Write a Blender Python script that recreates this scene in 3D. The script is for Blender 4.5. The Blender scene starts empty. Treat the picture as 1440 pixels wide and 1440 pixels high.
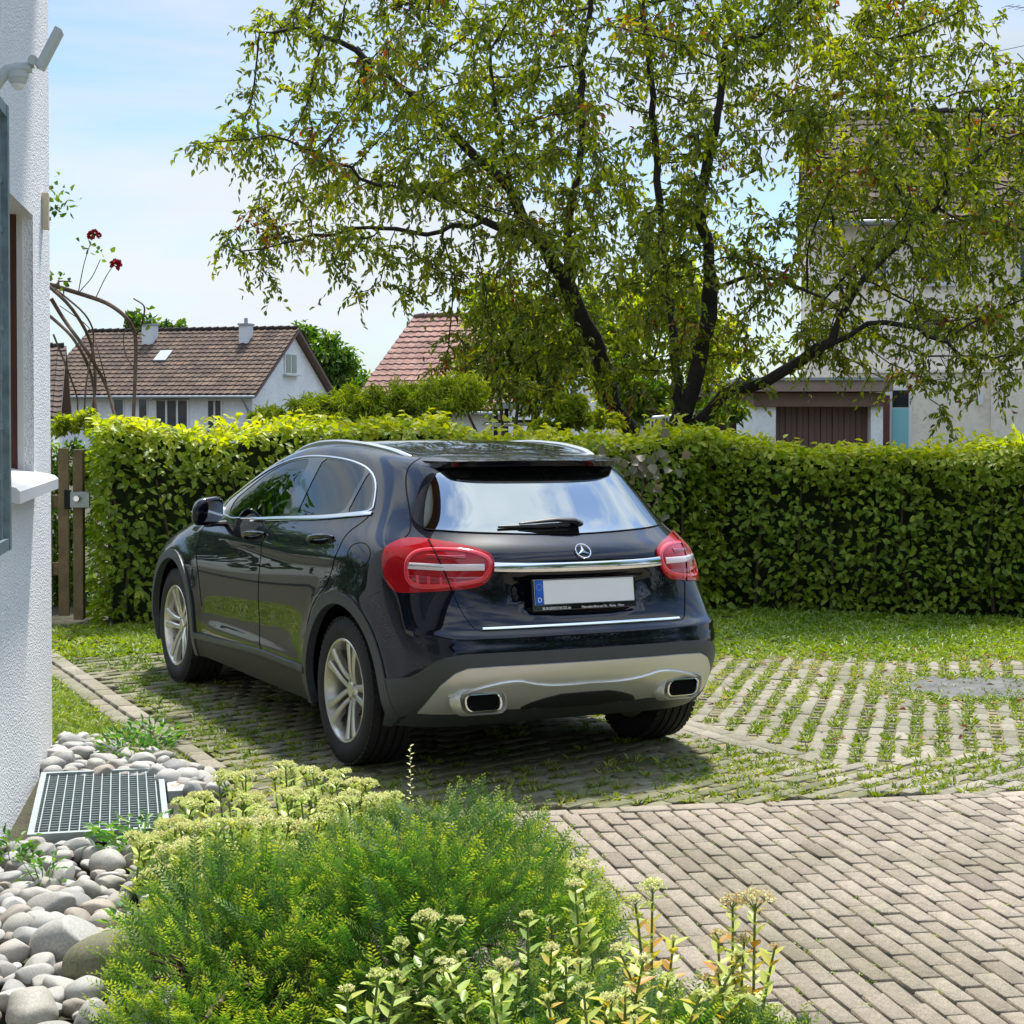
import bpy, bmesh, math, random
import numpy as np
from mathutils import Vector, Matrix, geometry
R_ = math.radians
rng = np.random.default_rng(7)
random.seed(7)
scene = bpy.context.scene
COL = scene.collection

# ------------------------------------------------------------------ camera
CAM = np.array([-3.8634, -6.5491, 1.6295])
YAW, PITCH, FOC, CYP = .4839, .0209, 2400., 635.3
FW = np.array([math.sin(YAW) * math.cos(PITCH), math.cos(YAW) * math.cos(PITCH), -math.sin(PITCH)])
RT = np.array([math.cos(YAW), -math.sin(YAW), 0.])
UP = np.cross(RT, FW)
cd = bpy.data.cameras.new('camera'); cam = bpy.data.objects.new('camera', cd); COL.objects.link(cam)
cam.matrix_world = Matrix(((RT[0], UP[0], -FW[0], CAM[0]), (RT[1], UP[1], -FW[1], CAM[1]), (RT[2], UP[2], -FW[2], CAM[2]), (0, 0, 0, 1)))
cd.sensor_width = 36.; cd.lens = 36. * FOC / 1440.; cd.shift_y = -(720 - CYP) / 1440.
cd.clip_start = .05; cd.clip_end = 3000.
scene.camera = cam

# ------------------------------------------------------------------ light
SUN_EL, SUN_HD = R_(62), R_(34)          # heading clockwise from +Y
world = bpy.data.worlds.new('World'); scene.world = world; world.use_nodes = True
nt = world.node_tree; nt.nodes.clear()
wo = nt.nodes.new('ShaderNodeOutputWorld'); bg = nt.nodes.new('ShaderNodeBackground')
sky = nt.nodes.new('ShaderNodeTexSky'); sky.sky_type = 'NISHITA'; sky.sun_disc = False
sky.sun_elevation = SUN_EL; sky.sun_rotation = SUN_HD
sky.air_density = 1.0; sky.dust_density = .9; sky.ozone_density = 1.0
tc = nt.nodes.new('ShaderNodeTexCoord')
mp = nt.nodes.new('ShaderNodeMapping'); mp.inputs['Scale'].default_value = (1.1, 1.1, 5.5)
n1 = nt.nodes.new('ShaderNodeTexNoise'); n1.inputs['Scale'].default_value = 1.7; n1.inputs['Detail'].default_value = 7; n1.inputs['Roughness'].default_value = .52; n1.inputs['Distortion'].default_value = .35
cr = nt.nodes.new('ShaderNodeValToRGB'); cr.color_ramp.elements[0].position = .43; cr.color_ramp.elements[1].position = .56
cr.color_ramp.elements[0].color = (.08, .08, .08, 1); cr.color_ramp.elements[1].color = (.93, .93, .93, 1)
n2 = nt.nodes.new('ShaderNodeTexNoise'); n2.inputs['Scale'].default_value = 1.1; n2.inputs['Detail'].default_value = 5
cc = nt.nodes.new('ShaderNodeValToRGB'); cc.color_ramp.elements[0].color = (3.9, 4.6, 5.3, 1); cc.color_ramp.elements[1].color = (5.9, 6.2, 6.5, 1)
cc.color_ramp.elements[0].position = .35; cc.color_ramp.elements[1].position = .7
mx = nt.nodes.new('ShaderNodeMix'); mx.data_type = 'RGBA'
L = nt.links.new
L(tc.outputs['Generated'], mp.inputs['Vector']); L(mp.outputs[0], n1.inputs['Vector']); L(mp.outputs[0], n2.inputs['Vector'])
L(n1.outputs['Fac'], cr.inputs[0]); L(n2.outputs['Fac'], cc.inputs[0])
tn = nt.nodes.new('ShaderNodeVectorMath'); tn.operation = 'MULTIPLY'; tn.inputs[1].default_value = (.80, .96, 1.14); L(sky.outputs[0], tn.inputs[0])
L(cr.outputs[0], mx.inputs['Factor']); L(tn.outputs[0], mx.inputs['A']); L(cc.outputs[0], mx.inputs['B'])
# the sky above the frame is scaled up, as added fill and reflection light
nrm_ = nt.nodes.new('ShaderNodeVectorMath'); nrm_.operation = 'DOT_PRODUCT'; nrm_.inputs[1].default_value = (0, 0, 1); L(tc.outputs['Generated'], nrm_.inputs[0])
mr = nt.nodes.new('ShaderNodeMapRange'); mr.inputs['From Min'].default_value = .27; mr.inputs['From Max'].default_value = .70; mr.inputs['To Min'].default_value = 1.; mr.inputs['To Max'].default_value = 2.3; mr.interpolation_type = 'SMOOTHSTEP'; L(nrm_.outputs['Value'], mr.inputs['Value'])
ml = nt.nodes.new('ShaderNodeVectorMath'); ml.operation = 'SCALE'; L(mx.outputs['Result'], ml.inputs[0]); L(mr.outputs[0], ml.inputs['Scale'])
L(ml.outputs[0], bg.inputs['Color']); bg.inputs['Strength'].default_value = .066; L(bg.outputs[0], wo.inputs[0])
sd = bpy.data.lights.new('sun', 'SUN'); sd.energy = 3.2; sd.angle = R_(6.0); sd.color = (1., .95, .86)
sun = bpy.data.objects.new('sun', sd); COL.objects.link(sun)
sun.rotation_euler = (math.pi / 2 - SUN_EL, 0, math.pi - SUN_HD)
# the lamp shines along its -Z: towards the camera side and down
sdir = Vector((-math.sin(SUN_HD) * math.cos(SUN_EL), -math.cos(SUN_HD) * math.cos(SUN_EL), -math.sin(SUN_EL)))
sun.rotation_euler = sdir.to_track_quat('-Z', 'Y').to_euler()
sun.location = (4, 10, 20)
vs = scene.view_settings; vs.view_transform = 'Standard'; vs.look = 'None'; vs.gamma = 1; vs.exposure = 1.2
scene.cycles.use_denoising = True
scene.cycles.max_bounces = 8; scene.cycles.transparent_max_bounces = 16

# ------------------------------------------------------------------ helpers
def ray(px, py): return FW + RT * (px - 720) / FOC - UP * (py - CYP) / FOC
def gz(x, y):
    r = np.hypot(x, y); f = np.clip((45 - r) / 30, 0, 1)
    return (-.0085 * x + .0047 * y) * f
def gpt(px, py, h=0.):
    r = ray(px, py); t = (-.0085 * CAM[0] + .0047 * CAM[1] + h - CAM[2]) / (r[2] + .0085 * r[0] - .0047 * r[1])
    return CAM + r * t
def at(px, py, depth):                     # the point seen at a pixel, at a distance along the view axis
    return CAM + ray(px, py) * depth
def tag(o, label=None, cat=None, group=None, kind=None):
    if label: o['label'] = label
    if cat: o['category'] = cat
    if group: o['group'] = group
    if kind: o['kind'] = kind
    return o
def empty(name, loc=(0, 0, 0), rz=0.):
    o = bpy.data.objects.new(name, None); o.location = Vector([float(a) for a in loc]); o.rotation_euler = (0, 0, rz); o.empty_display_size = .2
    COL.objects.link(o); return o
def link(name, me, parent=None):
    o = bpy.data.objects.new(name, me); COL.objects.link(o)
    if parent is not None: o.parent = parent
    return o
def mesh(name, verts, faces, mats, parent=None, smooth=False, mi=None):
    me = bpy.data.meshes.new(name)
    verts = np.asarray(verts, dtype=np.float32).reshape(-1, 3)
    if isinstance(faces, np.ndarray) and faces.ndim == 2:
        nf, k = faces.shape
        me.vertices.add(len(verts)); me.vertices.foreach_set('co', verts.ravel())
        me.loops.add(nf * k); me.loops.foreach_set('vertex_index', faces.astype(np.int32).ravel())
        me.polygons.add(nf); me.polygons.foreach_set('loop_start', np.arange(nf, dtype=np.int32) * k)
        me.update(calc_edges=True)
    else:
        me.from_pydata(verts.tolist(), [], [tuple(int(i) for i in f) for f in faces]); me.update()
    if not isinstance(mats, (list, tuple)): mats = [mats]
    for m in mats: me.materials.append(m)
    if mi is not None: me.polygons.foreach_set('material_index', np.asarray(mi, dtype=np.int32))
    if smooth: me.polygons.foreach_set('use_smooth', np.ones(len(me.polygons), dtype=bool))
    me.validate()
    return link(name, me, parent)
def set_attr(o, name, vals):               # per-vertex float attribute
    a = o.data.attributes.new(name, 'FLOAT', 'POINT'); a.data.foreach_set('value', np.asarray(vals, dtype=np.float32))

class MB:                                   # collects shapes that become ONE mesh
    def __init__(s): s.v = []; s.f = []; s.n = 0
    def add(s, v, f):
        v = np.asarray(v, float).reshape(-1, 3)
        s.v.append(v); s.f += [tuple(i + s.n for i in q) for q in f]; s.n += len(v); return s
    def box(s, c, size, M=None, bev=0.):
        hx, hy, hz = [a / 2 for a in size]
        if bev:
            bm = bmesh.new(); bmesh.ops.create_cube(bm, size=1)
            for q in bm.verts: q.co = Vector((q.co.x * size[0], q.co.y * size[1], q.co.z * size[2]))
            bmesh.ops.bevel(bm, geom=bm.edges[:], offset=bev, segments=2, affect='EDGES', profile=.6)
            v = np.array([q.co[:] for q in bm.verts]); bm.verts.index_update(); f = [tuple(q.index for q in p.verts) for p in bm.faces]; bm.free()
        else:
            v = np.array([(x, y, z) for x in (-hx, hx) for y in (-hy, hy) for z in (-hz, hz)])
            f = [(0, 1, 3, 2), (4, 6, 7, 5), (0, 4, 5, 1), (2, 3, 7, 6), (0, 2, 6, 4), (1, 5, 7, 3)]
        if M is not None: v = v @ np.asarray(M)[:3, :3].T
        return s.add(v + np.asarray(c, float), f)
    def tube(s, pts, r, n=8, cap=True, flat=None):
        pts = np.asarray(pts, float); m = len(pts); r = np.broadcast_to(np.asarray(r, float), (m,))
        t = np.gradient(pts, axis=0); t /= np.maximum(np.linalg.norm(t, axis=1, keepdims=True), 1e-9)
        a = np.array([0, 0, 1.]) if abs(t[0][2]) < .9 else np.array([1., 0, 0]); V = []
        for i in range(m):
            b = np.cross(t[i], a); b /= np.linalg.norm(b); a = np.cross(b, t[i]); a /= np.linalg.norm(a)
            for k in range(n):
                an = 2 * math.pi * k / n; fx = 1 if flat is None else flat
                V.append(pts[i] + (b * math.cos(an) + a * math.sin(an) * fx) * r[i])
        Fc = [(i * n + k, i * n + (k + 1) % n, (i + 1) * n + (k + 1) % n, (i + 1) * n + k) for i in range(m - 1) for k in range(n)]
        if cap: Fc += [tuple(range(n - 1, -1, -1)), tuple((m - 1) * n + k for k in range(n))]
        return s.add(V, Fc)
    def lathe(s, prof, n=48, axis='x', c=(0, 0, 0)):   # prof: (along axis, radius)
        V = []
        for (a, r) in prof:
            for k in range(n):
                an = 2 * math.pi * k / n
                V.append({'x': (a, r * math.cos(an), r * math.sin(an)), 'y': (r * math.cos(an), a, r * math.sin(an)), 'z': (r * math.cos(an), r * math.sin(an), a)}[axis])
        Fc = [(i * n + k, i * n + (k + 1) % n, (i + 1) * n + (k + 1) % n, (i + 1) * n + k) for i in range(len(prof) - 1) for k in range(n)]
        return s.add(np.array(V) + np.asarray(c, float), Fc)
    def prism(s, poly, h0, h1, M=None):                # polygon (x,y) extruded in z
        n = len(poly); V = [(x, y, h0) for x, y in poly] + [(x, y, h1) for x, y in poly]
        if M is not None: V = np.array(V) @ np.asarray(M)[:3, :3].T + (np.asarray(M)[:3, 3] if np.asarray(M).shape[1] > 3 else 0)
        return s.add(V, [tuple(range(n - 1, -1, -1)), tuple(range(n, 2 * n))] + [(i, (i + 1) % n, n + (i + 1) % n, n + i) for i in range(n)])
    def build(s, name, mat, parent=None, smooth=False, bevel=0.):
        v = np.concatenate(s.v); me = bpy.data.meshes.new(name); me.from_pydata(v.tolist(), [], s.f); me.update()
        bm = bmesh.new(); bm.from_mesh(me); bmesh.ops.recalc_face_normals(bm, faces=bm.faces)
        if bevel: bmesh.ops.bevel(bm, geom=[e for e in bm.edges if e.is_manifold and e.calc_face_angle(0) > .6], offset=bevel, segments=2, affect='EDGES')
        bm.to_mesh(me); bm.free(); me.materials.append(mat)
        if smooth:
            me.polygons.foreach_set('use_smooth', np.ones(len(me.polygons), dtype=bool)); me.set_sharp_from_angle(angle=R_(40))
        return link(name, me, parent)

# ------------------------------------------------------------------ materials
MAT = {}
def newmat(name):
    m = bpy.data.materials.new(name); m.use_nodes = True; MAT[name] = m
    return m, m.node_tree, m.node_tree.nodes['Principled BSDF']
def nd(t, kind, **kw):
    n = t.nodes.new('ShaderNode' + kind)
    for k, v in kw.items():
        if hasattr(n, k): setattr(n, k, v)
        else: n.inputs[k.replace('_', ' ')].default_value = v
    return n
def ramp(t, stops):
    r = t.nodes.new('ShaderNodeValToRGB'); e = r.color_ramp.elements
    e[0].position, e[0].color = stops[0][0], (*stops[0][1], 1); e[1].position, e[1].color = stops[-1][0], (*stops[-1][1], 1)
    for p, c in stops[1:-1]:
        q = e.new(p); q.color = (*c, 1)
    return r
def plain(name, col, rough=.5, metal=0., bump=0., bscale=60., var=0., vscale=3., spec=.5, coat=0., coatr=.03):
    m, t, b = newmat(name)
    b.inputs['Base Color'].default_value = (*col, 1); b.inputs['Roughness'].default_value = rough; b.inputs['Metallic'].default_value = metal
    b.inputs['Specular IOR Level'].default_value = spec; b.inputs['Coat Weight'].default_value = coat; b.inputs['Coat Roughness'].default_value = coatr
    if bump or var:
        tcn = nd(t, 'TexCoord')
    if bump:
        n = nd(t, 'TexNoise', Scale=bscale, Detail=6.); bp = nd(t, 'Bump', Strength=bump, Distance=.01)
        t.links.new(tcn.outputs['Object'], n.inputs['Vector']); t.links.new(n.outputs['Fac'], bp.inputs['Height']); t.links.new(bp.outputs[0], b.inputs['Normal'])
    if var:
        n = nd(t, 'TexNoise', Scale=vscale, Detail=8., Roughness=.65)
        lo = tuple(c * (1 - var) for c in col); hi = tuple(min(1, c * (1 + var)) for c in col)
        r = ramp(t, [(.3, lo), (.7, hi)]); t.links.new(tcn.outputs['Object'], n.inputs['Vector'])
        t.links.new(n.outputs['Fac'], r.inputs[0]); t.links.new(r.outputs[0], b.inputs['Base Color'])
    return m
def leafmat(name, stops, rough=.45, trans=.35, attr='tone', tcol=None, spec=.4):
    """leaf: colour by a per-leaf tone (a species' own variation), with light passing through"""
    m, t, b = newmat(name)
    a = nd(t, 'Attribute'); a.attribute_name = attr
    r = ramp(t, stops); t.links.new(a.outputs['Fac'], r.inputs[0]); t.links.new(r.outputs[0], b.inputs['Base Color'])
    b.inputs['Roughness'].default_value = rough; b.inputs['Specular IOR Level'].default_value = spec
    tr = nd(t, 'BsdfTranslucent'); mxs = nd(t, 'MixShader'); mxs.inputs[0].default_value = trans
    hs = nd(t, 'HueSaturation', Saturation=1.15, Value=1.6); t.links.new(r.outputs[0], hs.inputs['Color']); t.links.new(hs.outputs[0], tr.inputs[0])
    t.links.new(b.outputs[0], mxs.inputs[1]); t.links.new(tr.outputs[0], mxs.inputs[2]); t.links.new(mxs.outputs[0], t.nodes['Material Output'].inputs[0])
    return m

# ------------------------------------------------------------------ the car's skin: a smooth surface through measured rings
# each ring runs from the middle of the tail (x=0) round the right side to the middle of the nose
RINGS = [
# R0 bottom
[(0,.34,.235),(.35,.34,.235),(.58,.34,.235),(.74,.39,.24),(.83,.50,.25),(.855,.62,.24),(.86,.865,.23),(.855,1.4,.225),(.855,2.1,.22),(.855,2.9,.22),(.86,3.53,.22),(.84,3.95,.21),(.72,4.22,.2),(.42,4.33,.2),(0,4.35,.2)],
# R1
[(0,.17,.34),(.35,.17,.34),(.60,.19,.345),(.76,.27,.35),(.842,.42,.36),(.876,.59,.36),(.897,.865,.36),(.885,1.4,.34),(.88,2.1,.33),(.885,2.9,.33),(.895,3.53,.35),(.865,3.95,.36),(.74,4.27,.36),(.43,4.40,.36),(0,4.42,.36)],
# R2
[(0,.07,.46),(.35,.075,.46),(.61,.11,.465),(.77,.21,.47),(.838,.38,.48),(.872,.58,.49),(.903,.865,.50),(.888,1.4,.49),(.882,2.1,.48),(.888,2.9,.48),(.90,3.53,.50),(.87,3.95,.50),(.74,4.27,.50),(.43,4.40,.5),(0,4.42,.5)],
# R3 
[(0,.03,.615),(.35,.04,.615),(.61,.085,.615),(.77,.185,.615),(.836,.37,.62),(.870,.58,.63),(.905,.865,.65),(.888,1.4,.64),(.882,2.1,.63),(.888,2.9,.63),(.90,3.53,.65),(.865,3.95,.65),(.72,4.25,.63),(.41,4.39,.62),(0,4.42,.62)],
# R4
[(0,.095,.695),(.35,.105,.695),(.60,.16,.695),(.75,.26,.705),(.832,.40,.73),(.868,.60,.76),(.898,.865,.79),(.882,1.4,.77),(.874,2.1,.74),(.880,2.9,.74),(.89,3.53,.77),(.85,3.93,.75),(.70,4.20,.71),(.40,4.34,.70),(0,4.37,.70)],
# R5
[(0,.135,.84),(.35,.15,.84),(.59,.215,.84),(.73,.31,.85),(.818,.44,.86),(.860,.61,.89),(.882,.87,.91),(.868,1.4,.88),(.858,2.1,.85),(.862,2.9,.83),(.865,3.53,.84),(.81,3.89,.83),(.66,4.13,.79),(.37,4.25,.78),(0,4.28,.78)],
# R6
[(0,.125,.975),(.35,.15,.975),(.58,.235,.975),(.71,.34,.98),(.79,.47,.985),(.832,.64,1.005),(.852,.88,1.02),(.847,1.4,.99),(.838,2.1,.955),(.832,2.88,.92),(.815,3.45,.94),(.75,3.82,.895),(.60,4.02,.85),(.33,4.13,.84),(0,4.16,.84)],
# R7
[(0,.19,1.045),(.345,.215,1.045),(.56,.31,1.045),(.675,.41,1.05),(.74,.53,1.06),(.78,.68,1.08),(.805,.90,1.09),(.818,1.4,1.06),(.815,2.1,1.02),(.806,2.84,.975),(.77,3.36,1.0),(.67,3.64,.985),(.50,3.80,.955),(.27,3.89,.95),(0,3.92,.95)],
# R8 belt
[(0,.30,1.11),(.335,.32,1.11),(.535,.40,1.11),(.64,.50,1.12),(.70,.62,1.135),(.735,.76,1.15),(.758,.94,1.155),(.785,1.4,1.12),(.788,2.05,1.075),(.785,2.78,1.03),(.745,3.30,1.045),(.61,3.46,1.04),(.43,3.55,1.035),(.23,3.60,1.03),(0,3.62,1.03)],
# R9
[(0,.42,1.24),(.315,.44,1.24),(.50,.51,1.24),(.59,.61,1.25),(.64,.74,1.265),(.675,.87,1.275),(.70,1.02,1.28),(.725,1.42,1.27),(.732,1.98,1.235),(.738,2.62,1.18),(.70,3.02,1.155),(.565,3.13,1.155),(.40,3.20,1.155),(.21,3.25,1.155),(0,3.27,1.155)],
# R10 window top
[(0,.56,1.365),(.295,.575,1.365),(.465,.64,1.36),(.545,.745,1.365),(.59,.87,1.375),(.62,.98,1.385),(.64,1.12,1.395),(.66,1.45,1.405),(.668,1.88,1.40),(.672,2.31,1.35),(.645,2.66,1.285),(.52,2.75,1.29),(.37,2.80,1.30),(.19,2.84,1.305),(0,2.85,1.31)],
# R11 roof edge
[(0,.71,1.425),(.275,.72,1.425),(.43,.77,1.42),(.50,.87,1.42),(.54,.96,1.43),(.565,1.07,1.44),(.58,1.2,1.45),(.59,1.48,1.463),(.595,1.82,1.46),(.59,2.14,1.43),(.55,2.40,1.39),(.43,2.41,1.40),(.31,2.46,1.405),(.16,2.49,1.41),(0,2.5,1.415)],
# R12
[(0,.95,1.465),(.20,.955,1.465),(.31,.985,1.462),(.36,1.03,1.462),(.39,1.10,1.467),(.405,1.19,1.475),(.415,1.3,1.482),(.42,1.5,1.488),(.42,1.76,1.486),(.41,1.96,1.47),(.37,2.1,1.455),(.30,2.17,1.452),(.21,2.2,1.452),(.11,2.22,1.453),(0,2.23,1.453)],
# R13 spine
[(0,1.15,1.487),(0,1.16,1.487),(0,1.18,1.488),(0,1.20,1.489),(0,1.25,1.491),(0,1.31,1.494),(0,1.38,1.497),(0,1.52,1.50),(0,1.70,1.498),(0,1.82,1.493),(0,1.9,1.487),(0,1.94,1.484),(0,1.96,1.482),(0,1.97,1.48),(0,1.97,1.48)],
]
TT=np.array(RINGS,float)           # K x 15 x 3
K,J,_=TT.shape
MIR=np.array([-1,1,1.])
full=np.concatenate([TT,(TT*MIR)[:,-2:0:-1]],1)   # K x 28
NU=full.shape[1]
def fit_control(full,lam_u=.02,lam_v=.02):
    # uniform cubic b-spline, periodic u; v ends: v0: linear ghost; top: reflection
    NU=full.shape[1]
    Bu=np.zeros((NU,NU))
    for i in range(NU):
        Bu[i,i]=4/6;Bu[i,(i-1)%NU]+=1/6;Bu[i,(i+1)%NU]+=1/6
    D=np.zeros((NU,NU))
    for i in range(NU):
        D[i,(i-1)%NU]+=1;D[i,(i)%NU]-=3;D[i,(i+1)%NU]+=3;D[i,(i+2)%NU]-=1
    Au=np.linalg.solve(Bu.T@Bu+lam_u*D.T@D,Bu.T)
    # v : unknown K controls, ghost bottom: c[-1]=2c0-c1 ; top ghost: depends on reflection -> handle x (odd) and y,z(even)
    out=np.zeros_like(full)
    for c in range(3):
        Bv=np.zeros((K,K));sg=-1. if c==0 else 1.
        for i in range(K):
            Bv[i,i]+=4/6
            if i>0: Bv[i,i-1]+=1/6
            else: Bv[i,0]+=2/6;Bv[i,1]-=1/6
            if i<K-1: Bv[i,i+1]+=1/6
            else: Bv[i,K-2]+=sg/6
        Dv=np.zeros((K-3,K))
        for i in range(K-3): Dv[i,i:i+4]=[-1,3,-3,1]
        Av=np.linalg.solve(Bv.T@Bv+lam_v*Dv.T@Dv,Bv.T)
        out[:,:,c]=Av@full[:,:,c]@Au.T
    return out
CT=fit_control(full,.03,.01)
def padded(CT):
    top=CT[-2]*MIR
    bot=2*CT[0]-CT[1]
    return np.concatenate([bot[None],CT,top[None]],0)
PC=padded(CT)
def bas(t):
    return np.stack([(1-t)**3/6,(3*t**3-6*t*t+4)/6,(-3*t**3+3*t*t+3*t+1)/6,t**3/6],-1)
def dbas(t):
    return np.stack([-(1-t)**2/2,(3*t*t-4*t)/2,(-3*t*t+2*t+1)/2,t*t/2],-1)
def S(u,v,deriv=False):
    """u in [0,28) periodic, v in [0,K-1]"""
    u=np.asarray(u,float);v=np.clip(np.asarray(v,float),0,K-1-1e-9)
    iu=np.floor(u).astype(int);tu=u-iu;iv=np.floor(v).astype(int);tv=v-iv
    bu,bv=bas(tu),bas(tv)
    P=0;Du=0;Dv=0
    if deriv: du,dv=dbas(tu),dbas(tv)
    for a in range(4):
        for b in range(4):
            c=PC[iv+a,(iu-1+b)%NU]
            P=P+(bv[...,a]*bu[...,b])[...,None]*c
            if deriv:
                Du=Du+(bv[...,a]*du[...,b])[...,None]*c
                Dv=Dv+(dv[...,a]*bu[...,b])[...,None]*c
    if deriv:
        N=np.cross(Du,Dv);l=np.linalg.norm(N,axis=-1,keepdims=True);return P,N/np.maximum(l,1e-12)
    return P

# outlines on that surface (u, v), left half of the car
TR = {"dlo": [[18.936,7.821],[19.613,7.889],[20.217,7.933],[20.728,7.895],[21.115,7.885],[21.73,7.95],[22.569,8.127],[22.619,8.656],[22.62,9.046],[22.48,9.441],[22.132,9.724],[21.693,9.894],[21.27,9.993],[20.78,10.059],[20.317,10.113],[19.86,10.131],[19.464,10.073],[19.066,9.905],[18.782,9.672],[18.525,9.207],[18.371,8.605]],
"front_win": [[18.988,7.937],[19.668,7.991],[20.222,8.004],[20.191,8.304],[20.214,8.956],[20.223,9.494],[20.174,10.007],[19.859,10.013],[19.523,9.99],[19.168,9.802],[18.988,9.579],[18.796,9.089],[18.711,8.787]],
"rear_win": [[20.509,7.957],[21.026,7.931],[21.565,7.989],[21.747,8.854],[22.07,9.699],[21.705,9.814],[21.286,9.91],[20.872,9.963],[20.566,10.001],[20.529,9.286],[20.507,8.682]],
"quarter_win": [[21.66,8.002],[21.926,8.048],[22.332,8.147],[22.452,8.614],[22.439,9.028],[22.336,9.424],[22.163,9.591],[21.831,8.782]],
"door_mid": [[20.281,7.788],[20.108,7.611],[20.078,6.285],[20.086,5.235],[20.105,4.547],[20.131,3.235],[20.137,2.453],[20.179,1.724],[20.264,1.353]],
"door_rear": [[22.496,7.993],[22.033,7.145],[21.902,6.523],[21.853,5.525],[21.774,4.806],[21.68,4.181],[21.487,3.811],[21.356,3.382],[21.266,2.692],[21.246,2.111],[21.227,1.338]],
"sill_top": [[18.725,1.003],[19.17,1.079],[19.8,1.268],[20.264,1.353],[20.703,1.3],[21.223,1.264]],
"sill_low": [[18.76,0.768],[19.786,0.944],[20.684,0.947],[21.224,0.851]],
"arch_r_out": [[21.226,1.314],[21.246,2.111],[21.258,2.689],[21.341,3.228],[21.476,3.626],[21.644,3.895],[21.79,4.027],[21.955,4.108],[22.133,4.129],[22.312,4.087],[22.527,4.002],[22.764,3.859],[22.978,3.625],[23.18,3.313],[23.351,2.939],[23.527,2.517],[23.651,2.123],[23.786,1.79]],
"arch_r_in": [[21.313,1.304],[21.326,2.029],[21.356,2.541],[21.406,2.885],[21.485,3.182],[21.596,3.436],[21.771,3.628],[21.929,3.715],[22.102,3.758],[22.287,3.735],[22.464,3.677],[22.658,3.532],[22.862,3.321],[23.049,3.031],[23.228,2.725],[23.365,2.379],[23.503,2.036],[23.639,1.703]],
"hatch_l": [[25.368,10.998],[24.898,10.511],[24.576,10.093],[24.422,9.725],[24.37,9.347],[24.407,9.02],[24.477,8.763],[24.569,8.437],[24.626,8.049],[24.597,7.655],[24.317,7.162]],
"light_split": [[25.305,7.232],[25.4,6.831],[25.527,6.301],[25.635,5.923],[25.731,5.617],[25.807,5.344],[25.878,5.065]],
"hatch_lo": [[25.878,5.065],[25.978,4.685],[26.105,4.272],[26.223,3.922],[26.322,3.784],[26.435,3.711]],
"rwin": [[25.785,9.93],[25.516,9.56],[25.332,9.21],[25.216,8.815],[25.158,8.399],[25.135,7.991],[25.2,7.859],[25.679,7.874],[26.073,7.857],[26.921,7.781],[27.774,7.661]],
"light": [[24.344,7.148],[23.946,6.83],[23.649,6.457],[23.571,6.167],[23.576,5.874],[23.655,5.556],[23.755,5.302],[23.962,4.997],[24.136,4.891],[24.365,4.843],[24.815,4.926],[25.244,5.002],[25.76,5.077],[26.168,5.146],[26.398,5.2],[26.539,5.33],[26.623,5.533],[26.677,5.778],[26.699,5.998],[26.681,6.261],[26.635,6.494],[26.478,6.737],[26.267,6.952],[25.888,7.166],[25.395,7.313],[24.924,7.313]],
"lamp_white": [[24.656,5.855],[25.224,5.913],[25.652,5.91],[26.247,5.957],[26.535,5.972],[26.499,5.742],[26.101,5.727],[25.722,5.728],[25.23,5.733],[24.705,5.726]],
"lamp_ring": [[24.98,6.551],[25.731,6.706],[26.28,6.622],[26.586,6.299],[26.632,5.913],[26.541,5.535],[26.374,5.376],[25.757,5.232],[25.078,5.136],[24.737,5.226],[24.593,5.557],[24.596,6.085]],
"bar": [[26.678,5.857],[26.974,5.834],[27.593,5.827]],
"niche": [[26.904,5.478],[26.945,5.097],[27.041,4.701],[27.161,4.377],[27.306,4.208],[27.545,4.131],[27.869,4.114]],
"bump_l": [[24.135,4.903],[23.77,4.753],[23.42,4.539],[23.128,4.286],[22.818,3.879]],
"plastic": [[23.629,1.758],[24.185,1.873],[24.679,2.013],[24.96,2.216],[25.166,2.435],[25.387,2.633],[25.622,2.776],[26.024,2.887],[26.591,2.922],[27.456,2.925]],
"silver_top": [[25.129,0.779],[25.328,1.36],[25.529,1.86],[25.807,2.263],[26.055,2.433],[26.595,2.484],[27.461,2.493]],
"silver_low": [[25.129,0.779],[26.101,0.824],[26.889,0.975],[27.364,0.906],[27.792,0.918]],
"silver_mid": [[26.232,1.986],[26.854,2.062],[27.201,1.875],[27.523,1.8]],
"crease": [[24.147,3.045],[24.737,3.344],[25.479,3.522],[26.392,3.582],[27.497,3.587]],
"strip": [[26.577,3.811],[27.517,3.805]],
"fuel": [[22.441,6.268],[22.684,6.308],[22.944,6.093],[23.045,5.765],[22.937,5.412],[22.682,5.179],[22.432,5.197],[22.215,5.424],[22.16,5.719],[22.228,6.087]],
"star": [[28.054,6.501]],
"handle_f": [[19.688,6.174],[19.839,6.406],[20.052,6.591]],
"handle_r": [[21.082,6.15],[21.298,6.305],[21.583,6.428]],
"roofseam": [[25.368,10.998],[25.803,11.305],[26.377,11.476],[27.642,11.436],[28.892,11.406]],
"sensors": [[25.453,3.148],[27.303,3.276],[23.743,2.719]],
"door_front_ref": [[18.357,6.312],[18.332,6.686]],
"arch_f_out": [[17.057,2.971],[17.197,3.625],[17.332,4.077],[17.728,4.558],[18.062,4.539],[18.376,3.982],[18.569,3.023],[18.693,2.103],[18.767,1.136]],
"plate": [[27.243,5.442],[27.253,4.584]]}
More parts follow.
